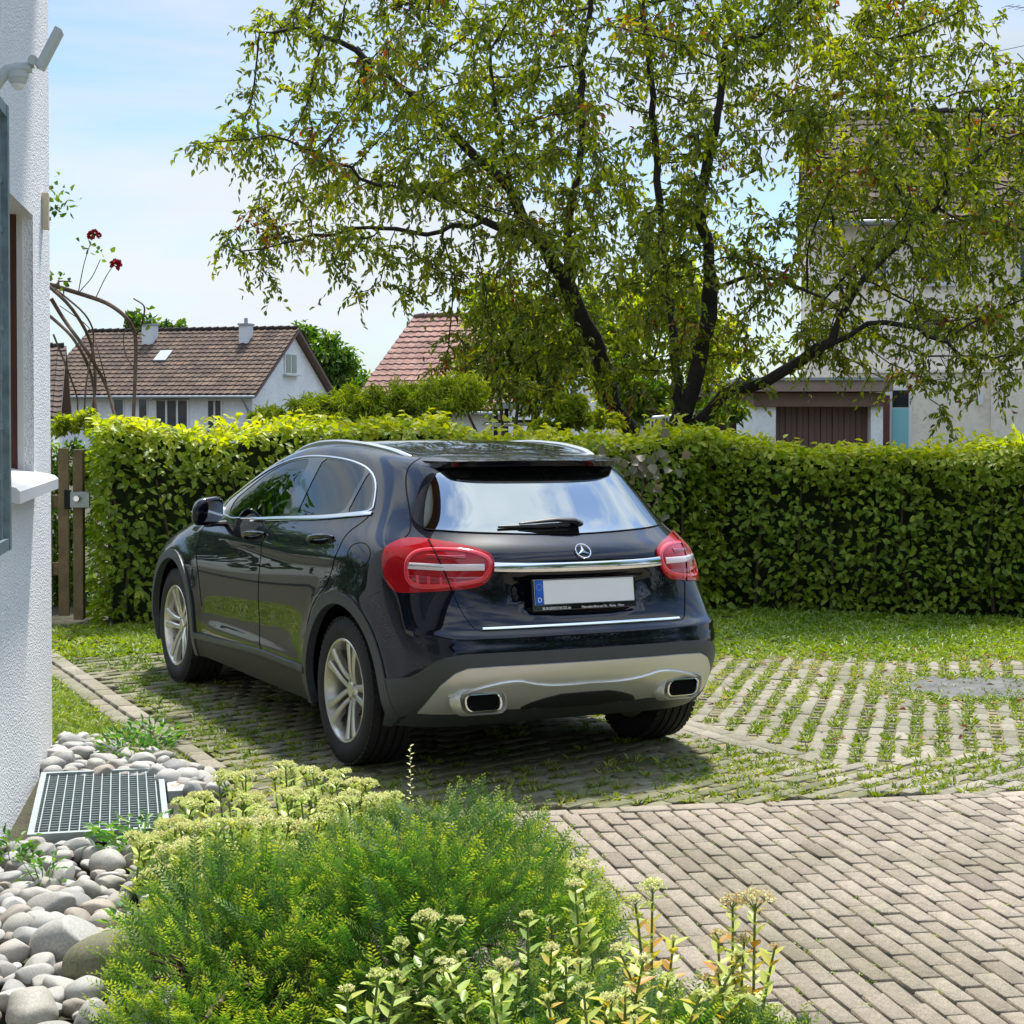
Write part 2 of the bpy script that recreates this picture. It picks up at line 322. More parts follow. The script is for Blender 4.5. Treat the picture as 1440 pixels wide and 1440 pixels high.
# ------------------------------------------------------------------ car materials
m, t, b = newmat('car_paint')
b.inputs['Base Color'].default_value = (.0015, .002, .006, 1); b.inputs['Roughness'].default_value = .35; b.inputs['Specular IOR Level'].default_value = .05
b.inputs['Coat Weight'].default_value = 1.; b.inputs['Coat Roughness'].default_value = .02; b.inputs['Coat IOR'].default_value = 1.47
tcn = nd(t, 'TexCoord'); n = nd(t, 'TexNoise', Scale=5., Detail=6.); r = ramp(t, [(.4, (.0,) * 3), (.8, (.03,) * 3)])
t.links.new(tcn.outputs['Object'], n.inputs['Vector']); t.links.new(n.outputs['Fac'], r.inputs[0]); t.links.new(r.outputs[0], b.inputs['Coat Roughness'])
plain('gloss_black', (.003, .003, .004), .08, coat=1.)
plain('gap_black', (.002, .002, .002), .8, spec=.1)
plain('car_plastic', (.048, .056, .058), .42, bump=.08, bscale=900., spec=.45)
plain('dark_plastic', (.012, .013, .014), .5, bump=.05, bscale=500.)
plain('skid_silver', (.66, .66, .63), .30, metal=.6, bump=.02, bscale=600.)
plain('chrome', (.82, .83, .84), .07, metal=1.)
plain('satin_alu', (.66, .66, .65), .28, metal=1.)
plain('alloy', (.60, .58, .53), .30, metal=.75, coat=.4)
plain('alloy_dark', (.20, .19, .17), .4, metal=.7)
plain('rubber', (.012, .012, .013), .75, bump=.15, bscale=300., var=.35, vscale=14.)
plain('cabin_dark', (.02, .02, .022), .7, bump=.1, bscale=300.)
plain('seat_grey', (.07, .07, .075), .75, bump=.2, bscale=300.)
plain('plate_white', (.80, .81, .79), .35)
plain('plate_blue', (.01, .10, .50), .35)
plain('star_yellow', (.75, .60, .05), .4)
plain('lens_white', (.75, .62, .60), .12, coat=1.)
m, t, b = newmat('lens_red')
b.inputs['Base Color'].default_value = (.36, .001, .003, 1); b.inputs['Roughness'].default_value = .12; b.inputs['Coat Weight'].default_value = 1.; b.inputs['Coat Roughness'].default_value = .02
b.inputs['Specular IOR Level'].default_value = .15; b.inputs['Coat IOR'].default_value = 1.42; b.inputs['Subsurface Weight'].default_value = .0; b.inputs['Subsurface Radius'].default_value = (.03, .004, .004); b.inputs['Subsurface Scale'].default_value = .5
w = nd(t, 'TexWave', Scale=55., Distortion=.4); tcn = nd(t, 'TexCoord'); bp = nd(t, 'Bump', Strength=.12, Distance=.003)
t.links.new(tcn.outputs['Object'], w.inputs['Vector']); t.links.new(w.outputs['Fac'], bp.inputs['Height']); t.links.new(bp.outputs[0], b.inputs['Normal'])
plain('lens_bright', (.72, .02, .03), .10, coat=1.)
plain('lens_deep', (.30, .002, .006), .10, coat=1.)
def glass(name, tint, ior=1.6, rough=.0):
    m = bpy.data.materials.new(name); m.use_nodes = True; MAT[name] = m; t = m.node_tree; t.nodes.clear()
    o = nd(t, 'OutputMaterial'); mxs = nd(t, 'MixShader'); g = nd(t, 'BsdfGlossy'); g.inputs['Roughness'].default_value = rough
    tr = nd(t, 'BsdfTransparent'); tr.inputs[0].default_value = (*tint, 1); fr = nd(t, 'Fresnel'); fr.inputs[0].default_value = ior
    g.inputs[0].default_value = (.96, 1, .98, 1)
    t.links.new(fr.outputs[0], mxs.inputs[0]); t.links.new(tr.outputs[0], mxs.inputs[1]); t.links.new(g.outputs[0], mxs.inputs[2]); t.links.new(mxs.outputs[0], o.inputs[0])
glass('side_glass', (.42, .55, .50), 1.7); glass('rear_glass', (.10, .13, .13), 4.5); glass('house_glass', (.25, .3, .3), 1.9)

car = empty('parked_car'); tag(car, 'glossy black crossover car parked tail towards us in front of the hedge', 'car')
TILT = (Matrix.Rotation(.0047, 4, 'X') @ Matrix.Rotation(.0085, 4, 'Y'))
car.matrix_world = TILT

# ------------------------------------------------------------------ shape details laid over the skin
def seg_dist(p, poly):
    """signed distance (positive inside) of points p (n,2) to closed polygon"""
    p = np.asarray(p, float); poly = np.asarray(poly, float); a = poly; bq = np.roll(poly, -1, 0)
    d = np.full(len(p), 1e9); ins = np.zeros(len(p), bool)
    for A, Bq in zip(a, bq):
        e = Bq - A; w = p - A; tt = np.clip((w @ e) / max(e @ e, 1e-12), 0, 1); q = w - tt[:, None] * e; d = np.minimum(d, np.hypot(q[:, 0], q[:, 1]))
        c = ((A[1] > p[:, 1]) != (Bq[1] > p[:, 1])) & (p[:, 0] < (Bq[0] - A[0]) * (p[:, 1] - A[1]) / (Bq[1] - A[1] + 1e-12) + A[0]); ins ^= c
    return np.where(ins, d, -d)
def sm(x, a, b): q = np.clip((x - a) / (b - a), 0, 1); return q * q * (3 - 2 * q)
NICHE = [(-.385, .925), (-.37, .86), (-.345, .80), (-.30, .755), (-.24, .735), (-.15, .728), (0, .726), (.15, .728), (.24, .735), (.30, .755), (.345, .80), (.37, .86), (.385, .925)]
RW_Y, FW_Y, HUB_Z = .825, 3.51, .345
def disp(P, N):
    x, y, z = P[..., 0], P[..., 1], P[..., 2]; sh = x.shape; x, y, z = x.ravel(), y.ravel(), z.ravel()
    ny = N[..., 1].ravel(); nx = np.abs(N[..., 0].ravel()); d = np.zeros(len(x))
    rear = (y < .5) & (ny < -.5)
    if rear.any():
        s_ = seg_dist(np.c_[x[rear], z[rear]], NICHE); d[rear] -= .030 * sm(s_, .0, .045)
        # the hatch's lower lip and the shelf above the bumper
        d[rear] += .010 * np.exp(-((z[rear] - .655) / .018) ** 2)
    side = nx > .6
    for cy, rr in ((RW_Y, .455), (FW_Y, .455)):
        r = np.hypot(y - cy, (z - HUB_Z)); d += np.where(side & (z < .95), .012 * np.exp(-(np.maximum(r - rr, 0) / .055) ** 2), 0)
    # door sculpture: a shoulder crease and a lower swage
    dd = (y > 1.0) & (y < 3.1)
    zl = .935 + .10 * (2.9 - y) / 2.0 * -.2 + .05 * (1.6 - np.clip(y, 0, 1.6))
    d += np.where(side & (y > .6) & (y < 3.3), .007 * np.exp(-((z - zl) / .030) ** 2) * sm(y, .6, 1.1), 0)
    zz = .50 + .06 * (2.6 - y)
    d += np.where(side, -.008 * np.exp(-((z - zz) / .085) ** 2) * sm(y, 1.25, 1.6) * sm(3.05 - y, 0, .35), 0)
    d += np.where(side, .010 * np.exp(-((z - .40) / .045) ** 2) * sm(y, 1.25, 1.5) * sm(3.05 - y, 0, .3), 0)
    return d.reshape(sh)
def SD(u, v, h=0.):
    u = np.asarray(u, float); v = np.asarray(v, float)
    def f(u, v):
        P, N = S(u, v, True); return P + N * disp(P, N)[..., None]
    P = f(u, v); e = .02
    v2 = np.clip(v + e, 0, K - 1.001); v1 = np.clip(v - e, 0, K - 1.001)
    N = np.cross(f(u + e, v) - f(u - e, v), f(u, v2) - f(u, v1)); N /= np.maximum(np.linalg.norm(N, axis=-1, keepdims=True), 1e-12)
    return P + N * h, N
def mirror(o): return [(56 - a, c) for a, c in reversed(o)]
def yz_uv(y, z, u0=21., v0=3.):
    u, v = u0, v0
    for _ in range(40):
        P = S(u, v); e = np.array([y - P[1], z - P[2]]); h = 1e-4
        Ju = (S(u + h, v) - P)[1:] / h; Jv = (S(u, v + h) - P)[1:] / h; J = np.c_[Ju, Jv]
        s_ = np.clip(np.linalg.lstsq(J, e, rcond=None)[0], -.5, .5); u += s_[0]; v = min(max(v + s_[1], 0), K - 1.01)
    return (u, v)
def dense(pts, step=.12, closed=True):
    pts = [tuple(p) for p in pts]; out = []
    n = len(pts)
    for i in range(n if closed else n - 1):
        a, c = np.array(pts[i]), np.array(pts[(i + 1) % n]); k = max(1, int(math.hypot(*(c - a)) / step))
        out += [tuple(a + (c - a) * j / k) for j in range(k)]
    if not closed: out.append(pts[-1])
    return out
def smooth_path(pts, closed=True, it=2):
    p = np.array(pts, float)
    for _ in range(it):        # Chaikin
        if closed: q = np.roll(p, -1, 0); p = np.stack([p * .75 + q * .25, p * .25 + q * .75], 1).reshape(-1, 2)
        else: q = np.stack([p[:-1] * .75 + p[1:] * .25, p[:-1] * .25 + p[1:] * .75], 1).reshape(-1, 2); p = np.concatenate([p[:1], q, p[-1:]])
    return [tuple(a) for a in p]

def arch(cy, r, z0, a0, a1, u0, flip=False, n=20):
    return [yz_uv(cy + r * math.cos(an), HUB_Z + r * math.sin(an), u0) for an in np.linspace(a0, a1, n)]
def arch_poly(cy, r, u0):
    pts = arch(cy, r, 0, math.pi + .1, -.1, u0, n=26)   # from the rear foot over the top to the front foot
    return [(pts[0][0], -.05)] + pts + [(pts[-1][0], -.05)]
REG = []          # (name, polygon, priority order)
HOLE_R, HOLE_F = arch_poly(RW_Y, .402, 22.), arch_poly(FW_Y, .402, 18.)
CL_R, CL_F = arch_poly(RW_Y, .455, 22.), arch_poly(FW_Y, .455, 18.)
def lr(name, poly): REG.append((name + '#L', poly)); REG.append((name + '#R', mirror(poly)))
def sym(half): return list(half) + [(56 - a, c) for a, c in reversed(half)]   # half runs from the middle line to the middle line, left side
lr('hole', HOLE_R); lr('hole', HOLE_F); lr('arch_r', CL_R); lr('arch_f', CL_F)
lr('front_window', smooth_path(TR['front_win'], it=1)); lr('rear_window_side', smooth_path(TR['rear_win'], it=1)); lr('quarter', smooth_path(TR['quarter_win'], it=1))
lr('dlo', TR['dlo'])
SPL = TR['light_split']
lr('light', smooth_path(TR['light'], it=1))
RWIN = [(28., 10.35), (27., 10.35), (26.3, 10.25)] + TR['rwin'] + [(28., 7.66)]
REG.append(('rwin#C', sym(RWIN)))
HATCH = [(28., 11.43)] + TR['roofseam'][::-1][1:] + TR['hatch_l'][1:] + SPL + TR['hatch_lo'][1:] + [(27.3, 3.70), (28., 3.70)]
REG.append(('hatch#C', sym(HATCH)))
SILV = [(28., 2.49)] + TR['silver_top'][::-1] + TR['silver_low'][1:-1] + [(28., .93)]
REG.append(('silver#C', sym(SILV)))
PLAS = [(28., 2.92)] + TR['plastic'][::-1] + [(23.3, 1.7), (22.9, -.05), (28., -.05)]
REG.append(('plastic#C', sym(PLAS)))
BUMP = [(28., 5.0), (25.9, 5.0), (24.3, 5.1)] + TR['bump_l'] + [(22.9, 3.0), (22.9, -.05), (28., -.05)]
REG.append(('bumper#C', sym(BUMP)))
SILL = [(21.1, -.05)] + [(a, c) for a, c in TR['sill_top'][::-1]] + [(18.5, -.05)]
lr('sill', SILL)
DM = TR['door_mid']
FD = [(18.45, 8.05), (18.5, 6.5), (18.62, 5.2), (18.8, 3.6), (18.9, 2.2), (18.95, -.05), (DM[-1][0], -.05)] + DM[::-1] + [(DM[0][0], 8.2)]
RD = [(DM[0][0], 8.2)] + DM + [(DM[-1][0], -.05), (21.3, -.05)] + TR['door_rear'][::-1] + [(TR['door_rear'][0][0], 8.2)]
lr('front_door', FD); lr('rear_door', RD)
WIND = [(14., 8.15), (15., 8.15), (16., 8.17), (16.9, 8.2), (17.35, 8.45), (17.45, 9.2), (17.3, 10.1), (16.8, 10.25), (16., 10.3), (15., 10.33), (14., 10.35)]
REG.append(('windshield#L', WIND)); REG.append(('windshield#R', mirror(WIND)))
UP_EDGE = K - 1 - .002
# one triangulation of the whole skin, cut along every outline
pts2, ed2 = [], []
for nm, poly in REG:
    q = dense(poly, .14); base = len(pts2)
    q = [(min(max(a, 14.), 42.), min(max(c, 0.), UP_EDGE)) for a, c in q]
    pts2 += q; ed2 += [(base + i, base + (i + 1) % len(q)) for i in range(len(q))]
base = len(pts2); pts2 += [(14., 0.), (42., 0.), (42., UP_EDGE), (14., UP_EDGE)]; ed2 += [(base, base + 1), (base + 1, base + 2), (base + 2, base + 3), (base + 3, base)]
for a in np.linspace(14, 42, 29 * 5):
    for c in np.linspace(0, UP_EDGE, 96): pts2.append((a + .0001 * random.random(), c))
rv, re_, rf = geometry.delaunay_2d_cdt([Vector(p) for p in pts2], ed2, [], 0, 1e-5)[:3]
rv = np.array([p[:] for p in rv]); rf = np.array([f for f in rf if len(f) == 3])
rv[:, 0] = np.clip(rv[:, 0], 14, 42); rv[:, 1] = np.clip(rv[:, 1], 0, UP_EDGE)
cen = rv[rf].mean(1)
lab = np.full(len(rf), -1)
for i in range(len(REG) - 1, -1, -1):
    lab[seg_dist(cen, REG[i][1]) > 0] = i
NAMES = [r_[0] for r_ in REG]
def panel(labels, name, mat, h=0., skirt=.012, parent=car, inner=None):
    ids = [i for i, n_ in enumerate(NAMES) if n_ in labels] if labels != 'body' else [-1]
    F_ = rf[np.isin(lab, ids)]
    used, inv_ = np.unique(F_, return_inverse=True); F_ = inv_.reshape(F_.shape); uv = rv[used]
    P, N = SD(uv[:, 0], uv[:, 1], h)
    # wind the faces outwards
    n0 = np.cross(P[F_[:, 1]] - P[F_[:, 0]], P[F_[:, 2]] - P[F_[:, 0]]); fl = (n0 * N[F_[:, 0]]).sum(1) < 0; F_[fl] = F_[fl][:, ::-1]
    V = [P]; FF = [tuple(f) for f in F_]; NN = [N]
    if skirt:
        from collections import Counter
        c_ = Counter()
        for f in F_:
            for i in range(3): c_[(f[i], f[(i + 1) % 3])] += 1
        bd = [e for e in c_ if (e[1], e[0]) not in c_]
        bv = sorted({i for e in bd for i in e}); mp_ = {v_: len(P) + j for j, v_ in enumerate(bv)}; mp2 = {v_: len(P) + len(bv) + j for j, v_ in enumerate(bv)}
        V.append(P[bv]); V.append(P[bv] - N[bv] * (skirt + h)); NN += [N[bv], N[bv]]
        for a, c in bd: FF.append((mp_[c], mp_[a], mp2[a], mp2[c]))
    V = np.concatenate(V); o = mesh(name, V, FF, MAT[mat], parent, smooth=True)
    me = o.data; nv = len(P); norms = np.zeros((len(V), 3)); norms[:nv] = N
    if len(me.vertices) == len(V):
        ln = np.zeros((len(me.loops), 3)); li = np.zeros(len(me.loops), dtype=np.int32); me.loops.foreach_get('vertex_index', li)
        fn = np.zeros((len(me.polygons), 3)); me.polygons.foreach_get('normal', fn.ravel()) if False else None
        for p_ in me.polygons:
            for l_ in p_.loop_indices:
                ln[l_] = norms[li[l_]] if li[l_] < nv else p_.normal[:]
        me.normals_split_custom_set(ln.tolist())
    return o
def ribbon(path, w, h, name, mat, parent=car, closed=False, thick=.004, smooth=2, step=.05, ends=None):
    p = smooth_path(path, closed, smooth) if smooth else path
    p = np.array(dense(p, step, closed)); P, N = SD(p[:, 0], p[:, 1], 0.)
    if closed: T_ = np.roll(P, -1, 0) - np.roll(P, 1, 0)
    else: T_ = np.gradient(P, axis=0)
    T_ /= np.maximum(np.linalg.norm(T_, axis=1, keepdims=True), 1e-9); B = np.cross(N, T_)
    n = len(P); w = np.broadcast_to(np.asarray(w, float), (n,)).copy()
    if ends: w *= np.minimum(1, np.minimum(np.arange(n), np.arange(n)[::-1]) / ends * .85 + .15)
    w = w[:, None]
    rows = [P - B * w / 2 + N * (h - thick), P - B * w / 2 + N * h * .85, P - B * w * .32 + N * h, P + B * w * .32 + N * h, P + B * w / 2 + N * h * .85, P + B * w / 2 + N * (h - thick)]
    k = len(rows); V = np.stack(rows, 1).reshape(-1, 3); F_ = []
    for i in range(n if closed else n - 1):
        j = (i + 1) % n
        for q in range(k - 1): F_.append((i * k + q, i * k + q + 1, j * k + q + 1, j * k + q))
    if not closed: F_ += [tuple(range(k)), tuple((n - 1) * k + q for q in range(k - 1, -1, -1))]
    mb = MB(); mb.add(V, F_); return mb.build(name, MAT[mat], parent, smooth=True)

body = panel('body', 'body', 'car_paint', skirt=.02)
for sd_ in 'LR':
    mm = (lambda q: q) if sd_ == 'L' else mirror
    fd = panel(['front_door#' + sd_], 'front_door', 'car_paint'); rd = panel(['rear_door#' + sd_], 'rear_door', 'car_paint')
    gw = panel(['front_window#' + sd_], 'side_window', 'side_glass', h=-.002, skirt=0, parent=fd); gr = panel(['rear_window_side#' + sd_], 'side_window', 'side_glass', h=-.002, skirt=0, parent=rd)
    panel(['quarter#' + sd_], 'quarter_window', 'side_glass', h=-.002, skirt=0)
    dl = panel(['dlo#' + sd_], 'window_pillars', 'gloss_black', h=.001, skirt=.015)
    ribbon(mm(TR['dlo'][:]), .010, .006, 'window_trim', 'chrome', closed=True, smooth=1)
    ribbon(mm([(a, c - .10) for a, c in TR['dlo'][1:7]]), .019, .008, 'belt_trim', 'chrome', smooth=1)
    panel(['arch_r#' + sd_], 'wheel_arch_cladding', 'car_plastic', h=.010, skirt=.03)
    panel(['arch_f#' + sd_], 'wheel_arch_cladding', 'car_plastic', h=.010, skirt=.03)
    sl = panel(['sill#' + sd_], 'sill_cladding', 'dark_plastic', h=.004, skirt=.02)
    ribbon(mm(TR['sill_top']), .034, .016, 'sill_strip', 'car_plastic', parent=sl, thick=.02)
    # the lens with its inner pieces
    lt = panel(['light#' + sd_], 'tail_light', 'lens_red', h=.010, skirt=.02)
    ribbon(mm(smooth_path(TR['lamp_ring'], it=1)), .021, .013, 'light_ring', 'lens_bright', parent=lt, closed=True)
    wl = TR['lamp_white']; mid = [((wl[i][0] + wl[9 - i][0]) / 2, (wl[i][1] + wl[9 - i][1]) / 2) for i in range(5)]
    ribbon(mm(mid), .030, .0145, 'reversing_lens', 'lens_white', parent=lt, smooth=1)
    ribbon(mm([(a, c + .02) for a, c in mid[:3]]), .009, .0165, 'lamp_element', 'satin_alu', parent=lt, smooth=1)
    for du in (.30, .62, .94, 1.26): ribbon(mm([(mid[0][0] + du, mid[0][1] - .30), (mid[0][0] + du + .02, mid[0][1] - .62)]), .012, .0140, 'reflector_cell', 'lens_bright', parent=lt, smooth=0)
    lo_ = [(a, c - .42) for a, c in mid]; ribbon(mm(lo_), .026, .0125, 'lower_lens', 'lens_deep', parent=lt, smooth=1)
    up_ = [(a, c + .42) for a, c in mid[1:-1]]; ribbon(mm(up_), .020, .0125, 'upper_lens', 'lens_deep', parent=lt, smooth=1)
    ribbon(mm(SPL), .006, .0135, 'light_joint', 'gap_black', parent=lt)
    for nm in ('hatch_lo',): ribbon(mm(TR[nm]), .007, .0015, 'panel_gap', 'gap_black', parent=body)
    ribbon(mm(TR['hatch_l']), .007, .0015, 'panel_gap', 'gap_black', parent=body)
    ribbon(mm(DM), .007, .0015, 'panel_gap', 'gap_black', parent=body)
    ribbon(mm(TR['door_rear']), .007, .0015, 'panel_gap', 'gap_black', parent=body)
    ribbon(mm(FD[:5]), .007, .0015, 'panel_gap', 'gap_black', parent=body)
    ribbon(mm(TR['bump_l']), .005, .0015, 'panel_gap', 'gap_black', parent=body)
    ff = mm(TR['fuel'])
    if sd_ == 'L': ribbon(ff, .004, .0012, 'fuel_flap_joint', 'gap_black', parent=body, closed=True)
    panel(['windshield#' + sd_], 'windscreen', 'side_glass', h=-.002, skirt=0)
    for hk in ('handle_f', 'handle_r'):
        q = np.array(mm(TR[hk])); uu = np.interp(np.linspace(0, 2, 15), [0, 1, 2], q[:, 0]); vv = np.interp(np.linspace(0, 2, 15), [0, 1, 2], q[:, 1])
        lift = np.sin(np.linspace(0, math.pi, 15)) ** .4 * .036; P, N = SD(uu, vv); prt = fd if hk == 'handle_f' else rd
        MB().tube(P + N * lift[:, None] - np.array([0, 0, .004]), .0135 + .004 * np.sin(np.linspace(0, math.pi, 15)), 10, flat=.75).build('door_handle', MAT['car_paint'], prt, smooth=True)
        ring_ = [(q[1][0] + .17 * math.cos(a), q[1][1] - .12 + .24 * math.sin(a)) for a in np.linspace(0, 2 * math.pi, 16, endpoint=False)]
        cP, cN = SD(np.array([r_[0] for r_ in ring_]), np.array([r_[1] for r_ in ring_]), .002); cc_, nn_ = SD(q[1][0], q[1][1] - .12, -.001)
        MB().add(np.concatenate([cP, cc_[None]]), [(i, (i + 1) % 16, 16) for i in range(16)]).build('handle_recess', MAT['gloss_black'], prt, smooth=True)
    for k_, sp in enumerate(TR['sensors']):
        q = mm([sp])[0]; ring_ = [(q[0] + .055 * math.cos(a), q[1] + .085 * math.sin(a)) for a in np.linspace(0, 2 * math.pi, 14, endpoint=False)]
        ribbon(ring_, .0025, .0012, 'parking_sensor', 'gap_black', closed=True, smooth=0)
gate = panel(['hatch#C'], 'tailgate', 'car_paint', skirt=.012)
FR = [(25.0, 9.62), (26.5, 9.66), (28., 9.68), (29.5, 9.66), (31., 9.62)]
rw = panel(['rwin#C'], 'rear_window', 'rear_glass', h=.002, skirt=.006, parent=gate)
bump = panel(['bumper#C'], 'rear_bumper', 'car_paint', h=.003)
lowb = panel(['plastic#C'], 'bumper_cladding', 'car_plastic', h=.008, skirt=.03)
skid = panel(['silver#C'], 'skid_plate', 'skid_silver', h=.018, skirt=.03)
ribbon(sym([(28., 1.83)] + TR['silver_mid'][::-1])[0:4] + [(25.75, 1.55)], .03, .028, 'skid_fold', 'skid_silver', parent=skid, thick=.02, ends=30)
ribbon(mirror(sym([(28., 1.83)] + TR['silver_mid'][::-1])[0:4] + [(25.75, 1.55)]), .03, .028, 'skid_fold', 'skid_silver', parent=skid, thick=.02, ends=30)
# dark towing notch under the skid plate
ribbon([(27.15, .95), (27.35, 1.15), (28., 1.2), (28.65, 1.15), (28.85, .95)], .11, .024, 'tow_notch', 'dark_plastic', parent=skid, thick=.02, ends=10)
ribbon([(26.42, 3.70), (27.2, 3.69), (28., 3.69), (28.8, 3.69), (29.58, 3.70)], .007, .002, 'panel_gap', 'gap_black', parent=body)
ribbon(sym([(28., 11.43), (26.41, 11.47), (25.84, 11.30), (25.41, 11.0)])[::-1][4:] if False else [(25.41, 11.0), (25.84, 11.3), (26.41, 11.47), (28., 11.43), (29.59, 11.47), (30.16, 11.3), (30.59, 11.0)], .006, .0012, 'panel_gap', 'gap_black', parent=body)
ribbon([(26.68, 5.86), (27., 5.83), (28., 5.82), (29., 5.83), (29.32, 5.86)], .040, .020, 'chrome_bar', 'chrome', parent=gate, thick=.02)
ribbon([(26.40, 3.86), (27., 3.88), (28., 3.88), (29., 3.88), (29.60, 3.86)], .013, .008, 'loading_strip', 'chrome', parent=bump, thick=.01)
rwb = [(a, c) for a, c in TR['rwin']]
ribbon(sym([(28., 7.66)] + TR['rwin'][::-1])[:0] + TR['rwin'] + [(28., 7.66)] + mirror(TR['rwin']), .006, .004, 'window_seal', 'gap_black', parent=gate)
# underbody, closed nose
ub = MB(); us = np.linspace(14, 42, 113); P0 = S(us, np.zeros_like(us) + .05); P0[:, 0] *= .97; P0[:, 2] = np.maximum(P0[:, 2], .24)
ub.add(np.concatenate([P0, [[0, 2.3, .24]]]), [(i, i + 1, len(P0)) for i in range(len(P0) - 1)]); 
ub.build('underbody', MAT['gap_black'], car)

# spoiler over the rear window
uu = np.linspace(25.35, 30.65, 45); k = []
for u_ in uu:
    e_ = 1 - abs(u_ - 28) / 2.65; f_ = min(1, e_ * 5.)
    A_, An = SD(u_, 11.25 - .15 * (1 - f_)); B_, Bn = SD(u_, 10.75)
    lip = B_ + np.array([0, -.165 * f_ ** .6 - .01 + .03 * (abs(u_ - 28) / 2.65) ** 2, .002 * f_])
    lip[2] = lip[2] if f_ < 1 else max(lip[2], 1.375 + .006)
    mid_ = A_ * .45 + lip * .55 + np.array([0, 0, .010 * f_ + .002])
    low_ = lip + np.array([0, .014, -.022 * f_ - .004]); und, _ = SD(u_, 10.22 + .2 * (1 - f_)); und = und + np.array([0, -.004, 0])
    k.append([A_ + An * .001, A_ * .75 + lip * .25 + np.array([0, 0, .009 * f_ + .002]), mid_, A_ * .2 + lip * .8 + np.array([0, 0, .007 * f_ + .001]), lip, low_, und])
k = np.array(k); mb = MB(); nn = k.shape[1]
mb.add(k.reshape(-1, 3), [(i * nn + j, i * nn + j + 1, (i + 1) * nn + j + 1, (i + 1) * nn + j) for i in range(len(uu) - 1) for j in range(nn - 1)])
sp_ = mb.build('roof_spoiler', MAT['car_paint'], gate, smooth=True)
sp_.data.set_sharp_from_angle(angle=R_(50))
# third brake light under the lip
for s_ in (-1, 1):
    rp = np.array([(.49, .86, 1.415), (.515, .93, 1.44), (.535, 1.05, 1.465), (.555, 1.3, 1.488), (.565, 1.65, 1.498), (.562, 1.95, 1.486), (.55, 2.2, 1.455), (.54, 2.38, 1.415)]) * [s_, 1, 1]
    tt = np.linspace(0, len(rp) - 1, 40); pr = np.array([[np.interp(a, range(len(rp)), rp[:, j]) for j in range(3)] for a in tt])
    for _ in range(3): pr[1:-1] = (pr[:-2] + 2 * pr[1:-1] + pr[2:]) / 4
    V = []
    for i, p_ in enumerate(pr):
        e_ = min(i, len(pr) - 1 - i) / 5.; w_ = .013 + .004 * min(1, e_); z0 = p_[2] - .035 - .006
        V += [(p_[0] - w_, p_[1], z0), (p_[0] - w_ * .9, p_[1], p_[2] - .008), (p_[0] - w_ * .4, p_[1], p_[2]), (p_[0] + w_ * .4, p_[1], p_[2]), (p_[0] + w_ * .9, p_[1], p_[2] - .008), (p_[0] + w_, p_[1], z0)]
    mb = MB(); mb.add(V, [(i * 6 + j, i * 6 + j + 1, (i + 1) * 6 + j + 1, (i + 1) * 6 + j) for i in range(len(pr) - 1) for j in range(5)] + [tuple(range(6)), tuple((len(pr) - 1) * 6 + j for j in range(5, -1, -1))])
    mb.build('roof_rail', MAT['satin_alu'], car, smooth=True)

